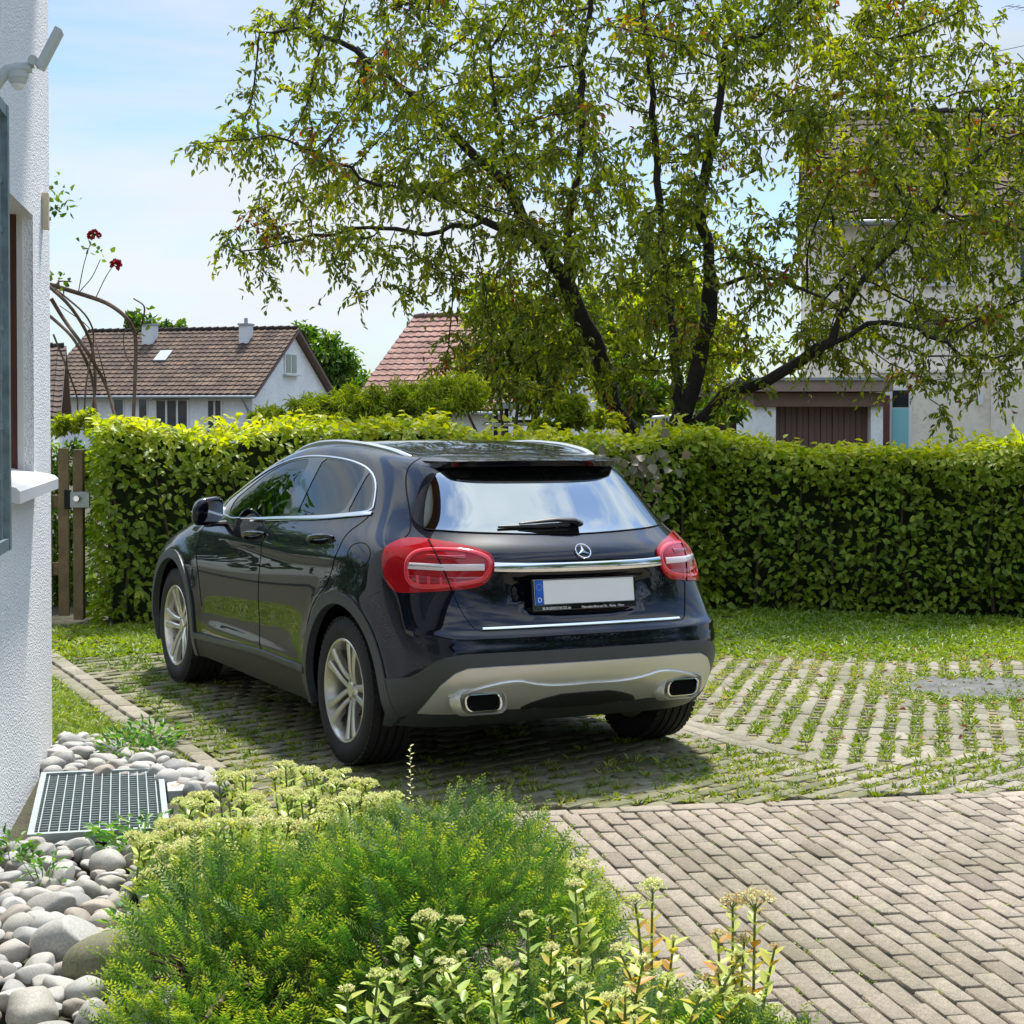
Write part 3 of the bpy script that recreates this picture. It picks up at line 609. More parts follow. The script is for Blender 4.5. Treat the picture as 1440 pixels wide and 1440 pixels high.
# wheels: tyre, five pairs of spokes, hub
def make_wheel():
    w = bpy.data.objects.new('wheel', None); COL.objects.link(w); w.parent = car
    R0 = .345
    prof = [(-.10, .235), (-.112, .25), (-.118, .285), (-.112, .32), (-.098, .336), (-.085, .342)]
    for g in (-.060, -.022, .022, .060): prof += [(g - .006, .345), (g - .005, .337), (g + .005, .337), (g + .006, .345)]
    prof += [(.085, .342), (.098, .336), (.112, .32), (.118, .285), (.112, .25), (.10, .235)]
    # outboard side is -x
    ty = MB().lathe(prof, 96); 
    for i in range(60):      # shoulder blocks
        a = 2 * math.pi * i / 60
        for sx in (-1, 1):
            M_ = Matrix.Rotation(a, 3, 'X'); c = M_ @ Vector((sx * .094, 0, .338)); ty.box(c, (.022, .024, .010), M=np.array(M_))
    ty.build('tyre', MAT['rubber'], w, smooth=True)
    rim = MB().lathe([(-.102, .236), (-.108, .243), (-.111, .240), (-.109, .232), (-.098, .226), (-.06, .214), (.02, .205), (.09, .212), (.10, .236)], 72)
    ri = rim.build('rim', MAT['alloy'], w, smooth=True)
    sp = MB()
    for i in range(5):
        base_a = math.pi / 2 + i * 2 * math.pi / 5
        for sg in (-1, 1):
            # path of one spoke of the pair: leaves the hub apart, runs nearly parallel, flares at the rim
            rr = [.040, .085, .13, .18, .228]; off = [.022, .023, .026, .032, .042]; wd = [.026, .027, .030, .036, .046]; xo = [-.066, -.082, -.092, -.100, -.106]
            V = []
            for r_, o_, w_, x_ in zip(rr, off, wd, xo):
                ca, sa = math.cos(base_a), math.sin(base_a); er = np.array([0, ca, sa]); et = np.array([0, -sa, ca])
                c = er * math.sqrt(max(r_ * r_ - o_ * o_, 0)) + et * o_ * sg
                for (q, xx) in ((-1, .035), (-1, .006), (-.55, 0), (.55, 0), (1, .006), (1, .035)):
                    V.append(c + et * q * w_ / 2 + np.array([x_ + xx, 0, 0]))
            F_ = [(a * 6 + j, a * 6 + (j + 1) % 6, (a + 1) * 6 + (j + 1) % 6, (a + 1) * 6 + j) for a in range(4) for j in range(6)]
            sp.add(V, F_ + [tuple(range(6)), tuple(24 + j for j in range(5, -1, -1))])
    sp.build('spokes', MAT['alloy'], ri, smooth=True)
    hb = MB().lathe([(-.030, .001), (-.030, .060), (-.062, .060), (-.068, .052), (-.070, .036), (-.076, .032), (-.078, .001)], 32); hb.build('hub_cap', MAT['alloy'], ri, smooth=True)
    bo = MB()
    for i in range(5):
        a = math.pi / 2 + math.pi / 5 + i * 2 * math.pi / 5; bo.lathe([(-.070, .001), (-.070, .009), (-.05, .009)], 10, c=(0, .047 * math.cos(a), .047 * math.sin(a)))
    bo.build('wheel_bolts', MAT['alloy_dark'], ri)
    MB().lathe([(-.02, .001), (-.02, .15), (.0, .15), (.0, .001)], 40).build('brake_disc', MAT['alloy_dark'], w, smooth=True)
    MB().lathe([(.03, .001), (.03, .205)], 40).build('wheel_back', MAT['gap_black'], w)
    return w
def copy_tree(o, parent=None):
    c = o.copy(); COL.objects.link(c)
    if parent is not None: c.parent = parent
    for ch in list(o.children): copy_tree(ch, c)
    return c
w0 = make_wheel(); ws = [w0] + [copy_tree(w0) for _ in range(3)]
for w_, (x_, y_, rz_, rx_) in zip(ws, ((-.768, RW_Y, 0, .31), (-.768, FW_Y, 0, -.22), (.768, RW_Y, math.pi, .1), (.768, FW_Y, math.pi, .5))):
    w_.location = (x_, y_, .342); w_.rotation_euler = (rx_ if rz_ == 0 else -rx_, 0, rz_)
# wheel housings
for cy in (RW_Y, FW_Y):
    for s_ in (-1, 1):
        mb = MB(); prof = []
        for i, an in enumerate(np.linspace(math.pi + .12, -.12, 21)):
            for xx in (.835, .50): prof.append((s_ * xx, cy + .425 * math.cos(an), HUB_Z + .425 * math.sin(an)))
        n_ = len(prof) // 2; prof.append((s_ * .50, cy, HUB_Z))
        mb.add(prof, [(2 * i, 2 * i + 1, 2 * i + 3, 2 * i + 2) for i in range(n_ - 1)] + [(2 * i + 1, 2 * i + 3, len(prof) - 1) for i in range(n_ - 1)])
        mb.build('wheel_housing', MAT['gap_black'], car)
# exhaust tips
def rrect(w_, h_, r_, n=5):
    o = []
    for cx_, cz_, a0 in ((w_ / 2 - r_, h_ / 2 - r_, 0), (-w_ / 2 + r_, h_ / 2 - r_, 90), (-w_ / 2 + r_, -h_ / 2 + r_, 180), (w_ / 2 - r_, -h_ / 2 + r_, 270)):
        for i in range(n + 1):
            a = R_(a0 + 90 * i / n); o.append((cx_ + r_ * math.cos(a), cz_ + r_ * math.sin(a)))
    return o
for s_ in (-1, 1):
    mb = MB(); rings = [(.056, 1.04), (.046, 1.07), (.045, .98), (.052, .92), (.20, .88)]; V = []
    for (y_, k_) in rings:
        for (a, c) in rrect(.165 * k_ + (0), .072 * k_ + .0, .030 * k_): V.append((s_ * .520 + a + c * .18 * s_, y_ + .035 + .10 * abs(a) * (1 if a * s_ > 0 else 0), .374 + c))
    n_ = 24; mb.add(V, [(i * n_ + j, i * n_ + (j + 1) % n_, (i + 1) * n_ + (j + 1) % n_, (i + 1) * n_ + j) for i in range(4) for j in range(n_)])
    ex = mb.build('exhaust_tip', MAT['chrome'], car, smooth=True)
    MB().add([(s_ * .520 + a + c * .18 * s_, .090 + .10 * abs(a) * (1 if a * s_ > 0 else 0), .374 + c) for a, c in rrect(.152, .066, .028)], [tuple(range(24))]).build('exhaust_opening', MAT['gap_black'], ex)
    V = []                                        # the shroud pressed into the skid plate
    for (y_, k_) in ((.110, 1.62), (.070, 1.42), (.060, 1.30), (.085, 1.16)):
        for (a, c) in rrect(.165 * k_, .072 * (k_ * 1.15), .034 * k_): V.append((s_ * .520 + a + c * .18 * s_, y_ + .02 + .16 * abs(a) * (1 if a * s_ > 0 else 0), .376 + c))
    MB().add(V, [(i * n_ + j, i * n_ + (j + 1) % n_, (i + 1) * n_ + (j + 1) % n_, (i + 1) * n_ + j) for i in range(3) for j in range(n_)]).build('exhaust_shroud', MAT['skid_silver'], skid, smooth=True)
# licence plate in its holder
pl = bpy.data.objects.new('licence_plate', None); COL.objects.link(pl); pl.parent = gate
pl.location = (0, .118, .836); pl.rotation_euler = (R_(90 - 8), 0, 0)      # local x right, y up the plate, z towards us
MB().box((0, -.008, 0), (.540, .142, .014), bev=.004).build('plate_holder', MAT['gloss_black'], pl)
MB().box((0, .004, .0085), (.520, .112, .004), bev=.0015).build('plate_sheet', MAT['plate_white'], pl)
MB().box((-.236, .004, .0113), (.042, .108, .001)).build('plate_band', MAT['plate_blue'], pl)
edge = MB()
for sy in (-1, 1): edge.box((0, .004 + sy * .0545, .0115), (.518, .0022, .0016))
for sx in (-1, 1): edge.box((sx * .258, .004, .0115), (.0022, .107, .0016))
edge.build('plate_rim', MAT['gloss_black'], pl)
st = MB()
for i in range(12):
    a = 2 * math.pi * i / 12; st.prism([(-.236 + .0135 * math.cos(a) + .0022 * (1 if q % 2 == 0 else .42) * math.cos(q * math.pi / 5 + math.pi / 2), .028 + .0135 * math.sin(a) + .0022 * (1 if q % 2 == 0 else .42) * math.sin(q * math.pi / 5 + math.pi / 2)) for q in range(10)], .0118, .0124)
st.build('plate_stars', MAT['star_yellow'], pl)
def text(body_, size, loc, mat, parent, name, align='CENTER', ext=.0004, sx=1.):
    c = bpy.data.curves.new(name, 'FONT'); c.body = body_; c.size = size; c.align_x = align; c.align_y = 'CENTER'; c.extrude = ext
    o = bpy.data.objects.new(name, c); COL.objects.link(o); dg = bpy.context.evaluated_depsgraph_get(); me = bpy.data.meshes.new_from_object(o.evaluated_get(dg))
    bpy.data.objects.remove(o); me.materials.clear(); me.materials.append(MAT[mat]); q = link(name, me, parent); q.location = loc; q.scale = (sx, 1, 1); return q
text('D', .030, (-.236, -.030, .0122), 'plate_white', pl, 'country_letter', ext=.0006)
text('BURGERSCHLOZ.de', .0175, (-.150, -.0685, .0078), 'plate_white', pl, 'dealer_lettering', sx=.95)
text('Mercedes-Benz an Fils - Rems - Murr', .0165, (.090, -.0685, .0078), 'plate_white', pl, 'dealer_lettering', sx=.9)
# three-pointed star
sP, sN = SD(28., 6.52); sq = Vector(sN).to_track_quat('Z', 'Y'); bd_ = bpy.data.objects.new('star_emblem', None); COL.objects.link(bd_); bd_.parent = gate
bd_.location = Vector(sP + sN * .006 + np.array([.008, 0, 0])); bd_.rotation_euler = (math.pi / 2 - math.asin(float(sN[2])), 0, 0)
mb = MB(); a_ = np.linspace(0, 2 * math.pi, 41)[:-1]; V = []
for k_ in range(6):
    b_ = 2 * math.pi * k_ / 6
    for a in a_: V.append(((.0375 + .0032 * math.cos(b_)) * math.cos(a), (.0375 + .0032 * math.cos(b_)) * math.sin(a), .003 * math.sin(b_)))
mb.add(V, [(k_ * 40 + j, k_ * 40 + (j + 1) % 40, ((k_ + 1) % 6) * 40 + (j + 1) % 40, ((k_ + 1) % 6) * 40 + j) for k_ in range(6) for j in range(40)])
for i in range(3):
    a = math.pi / 2 + i * 2 * math.pi / 3; tip = np.array([.036 * math.cos(a), .036 * math.sin(a), .001])
    l_ = np.array([.0095 * math.cos(a + 1.05), .0095 * math.sin(a + 1.05), 0]); r_ = np.array([.0095 * math.cos(a - 1.05), .0095 * math.sin(a - 1.05), 0])
    mb.add([tip, l_, (0, 0, .004), r_, l_ - [0, 0, .004], r_ - [0, 0, .004], tip - [0, 0, .003]], [(0, 1, 2), (0, 2, 3), (1, 0, 6, 4), (0, 3, 5, 6)])
mb.build('emblem_star', MAT['chrome'], bd_)
# rear wiper
wp = bpy.data.objects.new('rear_wiper', None); COL.objects.link(wp); wp.parent = gate
def on(u_, v_, h_): return SD(u_, v_, h_)[0]
pv, tp = (28.20, 7.98), (26.98, 8.02)
MB().tube([on(28.22, 8.05, .012), on(28.12, 8.12, .026), on(27.85, 8.15, .028), on(27.55, 8.12, .022), on(27.3, 8.08, .018)], [.030, .026, .022, .016, .009], 10, flat=.5).build('wiper_arm', MAT['dark_plastic'], wp, smooth=True)
MB().tube([on(28.05, 8.02, .013), on(27.6, 8.0, .013), on(26.95, 8.0, .011)], [.007, .008, .006], 8).build('wiper_blade', MAT['dark_plastic'], wp, smooth=True)
# wing mirrors
for s_ in (-1, 1):
    mb = MB(); V = []; n1_, n2_ = 18, 12
    for i in range(n2_ + 1):
        ph = -math.pi / 2 + math.pi * i / n2_
        for j in range(n1_):
            th = 2 * math.pi * j / n1_; f = lambda c, p: math.copysign(abs(c) ** p, c)
            x_, y_, z_ = f(math.cos(ph), .55) * f(math.cos(th), .6), f(math.cos(ph), .55) * f(math.sin(th), .75), f(math.sin(ph), .7)
            yy = y_ * (.085 if y_ > 0 else .035); V.append((s_ * (.925 + .095 * x_ - .010 * z_), 2.74 + yy - .03 * x_, 1.075 + .078 * z_ - .010 * x_))
    mb.add(V, [(i * n1_ + j, i * n1_ + (j + 1) % n1_, (i + 1) * n1_ + (j + 1) % n1_, (i + 1) * n1_ + j) for i in range(n2_) for j in range(n1_)])
    wm = mb.build('wing_mirror', MAT['car_paint'], car, smooth=True)
    MB().tube([(s_ * .80, 2.80, 1.00), (s_ * .86, 2.78, 1.0), (s_ * .93, 2.74, 1.0)], [.03, .024, .03], 8, flat=.6).build('mirror_foot', MAT['dark_plastic'], wm, smooth=True)
    g_ = [(s_ * (.925 + a), 2.7025 - .03 * a, 1.075 + c) for a, c in rrect(.155, .115, .04)]
    MB().add(g_, [tuple(range(24))]).build('mirror_glass', MAT['chrome'], wm)
    MB().box((s_ * .925, 2.758, 1.068), (.160, .10, .008), bev=.003).build('mirror_indicator', MAT['satin_alu'], wm)
# cabin
MB().box((0, 2.45, .62), (1.50, 2.4, .3)).box((0, 1.0, .75), (1.3, .7, .3)).build('cabin_floor', MAT['cabin_dark'], car)
MB().box((0, 3.18, .90), (1.42, .42, .18), bev=.06).build('dashboard', MAT['cabin_dark'], car, smooth=True)
MB().box((-.765, 2.0, .86), (.04, 2.2, .30), bev=.015).box((.765, 2.0, .86), (.04, 2.2, .30), bev=.015).build('door_lining', MAT['cabin_dark'], car)
for s_ in (-1, 1):
    sb = MB().box((s_ * .36, 2.05, .97), (.46, .13, .62), M=np.array(Matrix.Rotation(R_(-14), 3, 'X')), bev=.05).box((s_ * .36, 2.32, .72), (.48, .5, .14), bev=.05).build('front_seat', MAT['seat_grey'], car, smooth=True)
    MB().box((s_ * .36, 1.95, 1.32), (.25, .10, .16), M=np.array(Matrix.Rotation(R_(-8), 3, 'X')), bev=.04).build('headrest', MAT['seat_grey'], sb, smooth=True)
rs = MB().box((0, 1.18, .95), (1.26, .14, .56), M=np.array(Matrix.Rotation(R_(-16), 3, 'X')), bev=.05).box((0, 1.45, .70), (1.28, .5, .14), bev=.05).build('rear_seat', MAT['seat_grey'], car, smooth=True)
for x_ in (-.4, 0, .4): MB().box((x_, 1.07, 1.22), (.24, .08, .10), bev=.03).build('headrest', MAT['seat_grey'], rs, smooth=True)
sw = MB(); sw.tube([(-.36 + .18 * math.cos(a), 2.83 + .07 * math.sin(a), .95 + .165 * math.sin(a)) for a in np.linspace(0, 2 * math.pi, 25)], .014, 8); sw.box((-.36, 2.85, .95), (.30, .04, .05)); sw.build('steering_wheel', MAT['dark_plastic'], car, smooth=True)
# ------------------------------------------------------------------ ground
def vnoise(p, s, seed=0):
    """cheap smooth noise in 0..1 for clumping"""
    g = np.random.default_rng(seed); a = 0; p = np.asarray(p, float)
    for k_ in range(5):
        w = g.normal(0, 1, (p.shape[1], 1)) * s * (1.6 ** k_); a = a + np.sin(p @ w[:, 0] + g.random() * 6.28) / (1.35 ** k_)
    return .5 + .5 * np.tanh(a * .7)
def hd(a): return np.array([math.sin(R_(a)), math.cos(R_(a))])
def pavmat(name, stops, rough=.85):
    m, t, b = newmat(name); a = nd(t, 'Attribute'); a.attribute_name = 'tone'; tcn = nd(t, 'TexCoord')
    r = ramp(t, stops); t.links.new(a.outputs['Fac'], r.inputs[0])
    n = nd(t, 'TexNoise', Scale=45., Detail=8., Roughness=.7); n2 = nd(t, 'TexNoise', Scale=.9, Detail=8., Roughness=.62)
    sp = nd(t, 'TexNoise', Scale=260., Detail=3.); t.links.new(tcn.outputs['Object'], sp.inputs['Vector'])
    t.links.new(tcn.outputs['Object'], n.inputs['Vector']); t.links.new(tcn.outputs['Object'], n2.inputs['Vector'])
    r1 = ramp(t, [(.3, (.72,) * 3), (.7, (1.15,) * 3)]); t.links.new(n.outputs['Fac'], r1.inputs[0])
    r2 = ramp(t, [(.35, (.66, .68, .58)), (.5, (.9, .9, .86)), (.65, (1.08, 1.06, 1.02))]); t.links.new(n2.outputs['Fac'], r2.inputs[0])
    m1 = nd(t, 'Mix', data_type='RGBA', blend_type='MULTIPLY'); m1.inputs['Factor'].default_value = 1.; m2 = nd(t, 'Mix', data_type='RGBA', blend_type='MULTIPLY'); m2.inputs['Factor'].default_value = 1.
    t.links.new(r.outputs[0], m1.inputs['A']); t.links.new(r1.outputs[0], m1.inputs['B']); t.links.new(m1.outputs['Result'], m2.inputs['A']); t.links.new(r2.outputs[0], m2.inputs['B'])
    r3 = ramp(t, [(.38, (.70, .70, .70)), (.5, (1., 1., 1.)), (.64, (1.28, 1.26, 1.22))]); t.links.new(sp.outputs['Fac'], r3.inputs[0]); m3 = nd(t, 'Mix', data_type='RGBA', blend_type='MULTIPLY'); m3.inputs['Factor'].default_value = 1.; t.links.new(m2.outputs['Result'], m3.inputs['A']); t.links.new(r3.outputs[0], m3.inputs['B'])
    t.links.new(m3.outputs['Result'], b.inputs['Base Color']); b.inputs['Roughness'].default_value = rough; b.inputs['Specular IOR Level'].default_value = .3
    bp = nd(t, 'Bump', Strength=.5, Distance=.004); t.links.new(n.outputs['Fac'], bp.inputs['Height']); t.links.new(bp.outputs[0], b.inputs['Normal'])
    return m
pavmat('paver', [(0, (.16, .135, .11)), (.12, (.23, .19, .15)), (.5, (.275, .232, .187)), (1, (.335, .29, .238))])
pavmat('paver_mossy', [(0, (.08, .09, .035)), (.4, (.15, .15, .08)), (1, (.25, .235, .17))])
pavmat('paver_worn', [(0, (.16, .15, .105)), (.5, (.235, .215, .165)), (1, (.31, .28, .23))])
m, t, b = newmat('soil'); tcn = nd(t, 'TexCoord'); n = nd(t, 'TexNoise', Scale=9., Detail=10., Roughness=.7)
r = ramp(t, [(.3, (.022, .018, .012)), (.52, (.055, .05, .025)), (.68, (.05, .075, .02))]); t.links.new(tcn.outputs['Object'], n.inputs['Vector']); t.links.new(n.outputs['Fac'], r.inputs[0]); t.links.new(r.outputs[0], b.inputs['Base Color']); b.inputs['Roughness'].default_value = .95
n = nd(t, 'TexNoise', Scale=60., Detail=8.); bp = nd(t, 'Bump', Strength=.8, Distance=.02); t.links.new(tcn.outputs['Object'], n.inputs['Vector']); t.links.new(n.outputs['Fac'], bp.inputs['Height']); t.links.new(bp.outputs[0], b.inputs['Normal'])
xs = np.unique(np.r_[np.linspace(-400, 400, 41), np.linspace(-30, 30, 61)]); ys = np.unique(np.r_[np.linspace(-400, 400, 41), np.linspace(-30, 40, 71)])
GX, GY = np.meshgrid(xs, ys, indexing='ij'); GV = np.stack([GX, GY, gz(GX, GY) - .035], -1).reshape(-1, 3); ny_ = len(ys)
ii, jj = np.meshgrid(np.arange(len(xs) - 1), np.arange(ny_ - 1), indexing='ij'); q = (ii * ny_ + jj).ravel()
tag(mesh('ground', GV, np.stack([q, q + ny_, q + ny_ + 1, q + 1], 1), MAT['soil']), kind='structure')

D1, E1 = hd(15.5), hd(105.5); O1 = np.array([-.55, -.38])
def inpoly(p, poly): return seg_dist(np.asarray(p, float), poly) > 0
def slab_mesh(name, items, mat, h=0., gap=.013, parent=None):
    """items: (cx, cy, heading of the long side, length, width, tone); one mesh of bevelled stones"""
    it = np.array(items); n = len(it); a = np.radians(it[:, 2] + rng.normal(0, .7, n)); u = np.c_[np.sin(a), np.cos(a)]; v = np.c_[np.cos(a), -np.sin(a)]
    Lh = (it[:, 3] - gap) / 2; Wh = (it[:, 4] - gap) / 2; V = []; z0 = h + rng.normal(0, .0016, n); tl = rng.normal(0, .008, (n, 2))
    for (ins, dz) in ((0, -.03), (0, -.0022), (.0028, 0)):
        for sx, sy in ((-1, -1), (1, -1), (1, 1), (-1, 1)):
            lu = sx * (Lh - ins); lv = sy * (Wh - ins); p = it[:, :2] + u * lu[:, None] + v * lv[:, None]
            if ins == 0 and dz > -.01: p = p + rng.normal(0, .0008, p.shape)
            V.append(np.c_[p, gz(p[:, 0], p[:, 1]) + z0 + dz + tl[:, 0] * lu + tl[:, 1] * lv])
    V = np.stack(V, 1)                       # n x 12 x 3
    fq = np.array([(0, 1, 5, 4), (1, 2, 6, 5), (2, 3, 7, 6), (3, 0, 4, 7), (4, 5, 9, 8), (5, 6, 10, 9), (6, 7, 11, 10), (7, 4, 8, 11), (8, 9, 10, 11)])
    Fq = (np.arange(n)[:, None, None] * 12 + fq[None]).reshape(-1, 4)[:, ::-1]
    o = mesh(name, V.reshape(-1, 3), Fq, MAT[mat], parent); set_attr(o, 'tone', np.repeat(it[:, 5], 12)); return tag(o, kind='structure')
LEN, WID = .205, .0785
it = []
for j in range(-70, 125):
    t_ = j * WID
    for i in range(0, 44):
        s_ = -.095 - (i + .5 + (.5 if j % 2 else 0)) * LEN + (LEN * .0)
        ln = LEN
        if i == 0 and j % 2: pass
        c = O1 + D1 * s_ + E1 * t_; it.append((c[0], c[1], 15.5, ln, WID, float(np.clip(rng.beta(4, 2.4) if rng.random() > .05 else rng.random() * .2, 0, 1))))
    if j % 2:
        c = O1 + D1 * (-.095 - LEN * .25) + E1 * t_; it.append((c[0], c[1], 15.5, LEN * .5, WID, float(rng.beta(4, 2.4))))
for k_ in range(-26, 46): c = O1 + D1 * (-.045) + E1 * (k_ + .3) * .215; it.append((c[0], c[1], 105.5, .215, .095, float(rng.beta(4, 2.4))))
slab_mesh('brick_paving', [q for q in it if not (q[0] < -1.9)], 'paver')
# grass joint paving: zone B round the car, zone C to the right, a plain wedge between
APEX = np.array([1.22, -.16])
ZB = [tuple(O1 + D1 * .01 + E1 * -1.2), tuple(O1 + D1 * .01 + E1 * 9), (9, -1.0), tuple(APEX + hd(96) * 6), tuple(APEX), (1.0, .6), (1.0, 4.9), (-1.27, 4.9), (-1.40, 1.1)]
ZC = [tuple(APEX), tuple(APEX + hd(96) * 6), (7.2, 1.8), (4.6, 2.6), (3.2, 3.2), (2.0, 3.9), (1.0, 4.6), (1.02, 3.), (1.22, .9)]
ZD = [tuple(APEX), (1.22, .9), (1.02, 3.), (1.0, 4.6), (.95, 4.6), (.95, .55)]
def rows(zone, ang, pitch, stone, ln, x0, x1, y0, y1, sk=.5, drop=0.):
    d, e = hd(ang), hd(ang + 90); out = []; c0 = np.array([(x0 + x1) / 2, (y0 + y1) / 2]); R0 = math.hypot(x1 - x0, y1 - y0) / 2
    J = int(R0 / pitch); I = int(R0 / ln)
    for j in range(-J, J + 1):
        for i in range(-I, I + 1):
            p = c0 + d * ((i + (sk if j % 2 else 0)) * ln) + e * j * pitch
            out.append((p[0], p[1], ang, ln, stone, 0.))
    out = np.array(out); ok = inpoly(out[:, :2], zone) & (rng.random(len(out)) > drop); out = out[ok]; out[:, 5] = rng.beta(3, 2.5, len(out)); return out
# mossier towards the left and under the car, where it stays damp
zb = rows(ZB, 73, .118, .075, .20, -2, 7, -2, 5)
zc = rows(ZC, 42, .135, .078, .20, 0, 8, -1, 6)
zb2 = rows(ZB, 73, .118, .043, .20, -2, 7, -2, 5, sk=.5)   # small bridging stones between rows
zb2[:, :2] += hd(163) * .059; zb2[:, 3] = .07; zb2[:, 4] = .045; zb2 = zb2[inpoly(zb2[:, :2], ZB)]
zc2 = rows(ZC, 42, .135, .05, .10, 0, 8, -1, 6, sk=.3); zc2[:, :2] += hd(132) * .0675; zc2[:, 3] = .022; zc2[:, 4] = .056; zc2 = zc2[inpoly(zc2[:, :2], ZC)]
left = zb[:, 0] < .9
slab_mesh('grass_joint_paving', np.concatenate([zb[left], zb2[zb2[:, 0] < .9]]).tolist(), 'paver_mossy', gap=.010)
slab_mesh('grass_joint_paving', np.concatenate([zb[~left], zb2[zb2[:, 0] >= .9], zc, zc2]).tolist(), 'paver_worn', gap=.008)
slab_mesh('plain_paving', rows(ZD, 0, .10, .10, .20, 0, 2, -1, 5).tolist(), 'paver_worn', gap=.008)
# mossy grit filling the joints of the grass paving
pavmat('joint_fill', [(0, (.10, .10, .035)), (.5, (.19, .17, .075)), (1, (.30, .24, .13))])
FV, FF_ = [], []
gxs, gys = np.arange(-1.5, 8.6, .15), np.arange(-2.2, 5.2, .15); GXX, GYY = np.meshgrid(gxs, gys, indexing='ij'); PP_ = np.c_[GXX.ravel(), GYY.ravel()]; s1 = (PP_ - O1) @ D1 > .0
kk_ = (inpoly(PP_, ZB) | inpoly(PP_, ZC) | inpoly(PP_, ZD)) & s1; kk_ = kk_.reshape(GXX.shape); NJ = len(gys)
fl = [(i * NJ + j, (i + 1) * NJ + j, (i + 1) * NJ + j + 1, i * NJ + j + 1) for i in range(len(gxs) - 1) for j in range(NJ - 1) if kk_[i, j] and kk_[i + 1, j] and kk_[i, j + 1] and kk_[i + 1, j + 1]]
jf = mesh('joint_grit', np.c_[PP_, gz(PP_[:, 0], PP_[:, 1]) - .009 + .003 * vnoise(PP_, 9., 4)], fl, MAT['joint_fill'], smooth=True); set_attr(jf, 'tone', vnoise(PP_, 4., 9)); tag(jf, kind='structure')
pavmat('joint_sand', [(0, (.02, .016, .010)), (.5, (.035, .03, .015)), (1, (.07, .07, .02))])
tt_ = np.array([O1 + D1 * s_ + E1 * q_ for s_ in np.arange(-9.1, .02, .13) for q_ in np.arange(-5.5, 9.9, .14)]); na, nb_ = len(np.arange(-9.1, .02, .13)), len(np.arange(-5.5, 9.9, .14))
fl = [(i * nb_ + j, i * nb_ + j + 1, (i + 1) * nb_ + j + 1, (i + 1) * nb_ + j) for i in range(na - 1) for j in range(nb_ - 1) if tt_[i * nb_ + j][0] > -1.8 and tt_[(i + 1) * nb_ + j][0] > -1.8]
js = mesh('joint_sand', np.c_[tt_, gz(tt_[:, 0], tt_[:, 1]) - .010], fl, MAT['joint_sand']); set_attr(js, 'tone', vnoise(tt_, 3., 14)); tag(js, kind='structure')
# edging of two rows along the bed
it = []
for i in range(22):
    y_ = 1.02 + i * .20; x_ = -1.445 + .036 * (y_ - 1.17); it.append((x_ + .0, y_, 2, .20, .10, float(rng.beta(4, 2.4)))); it.append((x_ - .115, y_ + .09, 2, .20, .10, float(rng.random() * .5)))
slab_mesh('brick_edging', it, 'paver_worn', h=.012, gap=.008)
# an old round cover, mostly grown over, on the right
c0 = gpt(1370, 968); an = np.linspace(0, 2 * math.pi, 40, endpoint=False)
pts_ = [(c0[0] + (.58 + .07 * math.sin(3 * a) + .05 * math.sin(7 * a) + .04 * math.sin(13 * a)) * math.cos(a), c0[1] + (.46 + .06 * math.sin(4 * a) + .04 * math.sin(9 * a)) * math.sin(a)) for a in an]
plain('dark_tar', (.10, .10, .095), .9, bump=.6, bscale=40., var=.5, vscale=7.)
cv = mesh('asphalt_patch', [(x, y, gz(x, y) + .006) for x, y in pts_] + [(c0[0], c0[1], gz(c0[0], c0[1]) + .014)], [(i, (i + 1) % 40, 40) for i in range(40)], MAT['dark_tar'], smooth=True); tag(cv, kind='structure')

# ------------------------------------------------------------------ leaves and blades
def unit(v): return v / np.maximum(np.linalg.norm(v, axis=-1, keepdims=True), 1e-9)
def leaf_arrays(P, A, Nn, ln, wd, fold=.25, curl=.15, tone=None):
    """leaves at P pointing along A with face normal Nn; 6 vertices, two quads"""
    n = len(P); A = unit(A); B = unit(np.cross(A, Nn)); Nn = np.cross(B, A); ln = np.broadcast_to(ln, n)[:, None]; wd = np.broadcast_to(wd, n)[:, None]
    base = P; L1 = P + A * ln * .33 + B * wd * .48 + Nn * wd * fold; L2 = P + A * ln * .70 + B * wd * .34 + Nn * wd * fold * .7 - Nn * ln * curl * .4
    tip = P + A * ln - Nn * ln * curl; R2 = P + A * ln * .70 - B * wd * .34 + Nn * wd * fold * .7 - Nn * ln * curl * .4; R1 = P + A * ln * .33 - B * wd * .48 + Nn * wd * fold
    V = np.stack([base, L1, L2, tip, R2, R1], 1); f = np.array([(0, 3, 2, 1), (0, 5, 4, 3)]); F_ = (np.arange(n)[:, None, None] * 6 + f[None]).reshape(-1, 4)
    return V.reshape(-1, 3), F_, np.repeat(tone if tone is not None else rng.random(n), 6)
def blade_arrays(P, A, ln, wd, droop=.35, tone=None):
    n = len(P); A = unit(A); side = unit(np.cross(A, np.array([0, 0, 1.]) + rng.normal(0, .3, (n, 3)))); ln = np.broadcast_to(ln, n)[:, None]; wd = np.broadcast_to(wd, n)[:, None]
    out = A.copy(); out[:, 2] = 0; out = unit(out + 1e-6); m_ = P + A * ln * .55; tp = P + A * ln * .9 + out * ln * droop - np.array([0, 0, 1.]) * ln * droop * .55
    V = np.stack([P - side * wd * .5, P + side * wd * .5, m_ - side * wd * .42, m_ + side * wd * .42, tp - side * wd * .06, tp + side * wd * .06], 1)
    f = np.array([(0, 1, 3, 2), (2, 3, 5, 4)]); F_ = (np.arange(n)[:, None, None] * 6 + f[None]).reshape(-1, 4)
    return V.reshape(-1, 3), F_, np.repeat(tone if tone is not None else rng.random(n), 6)
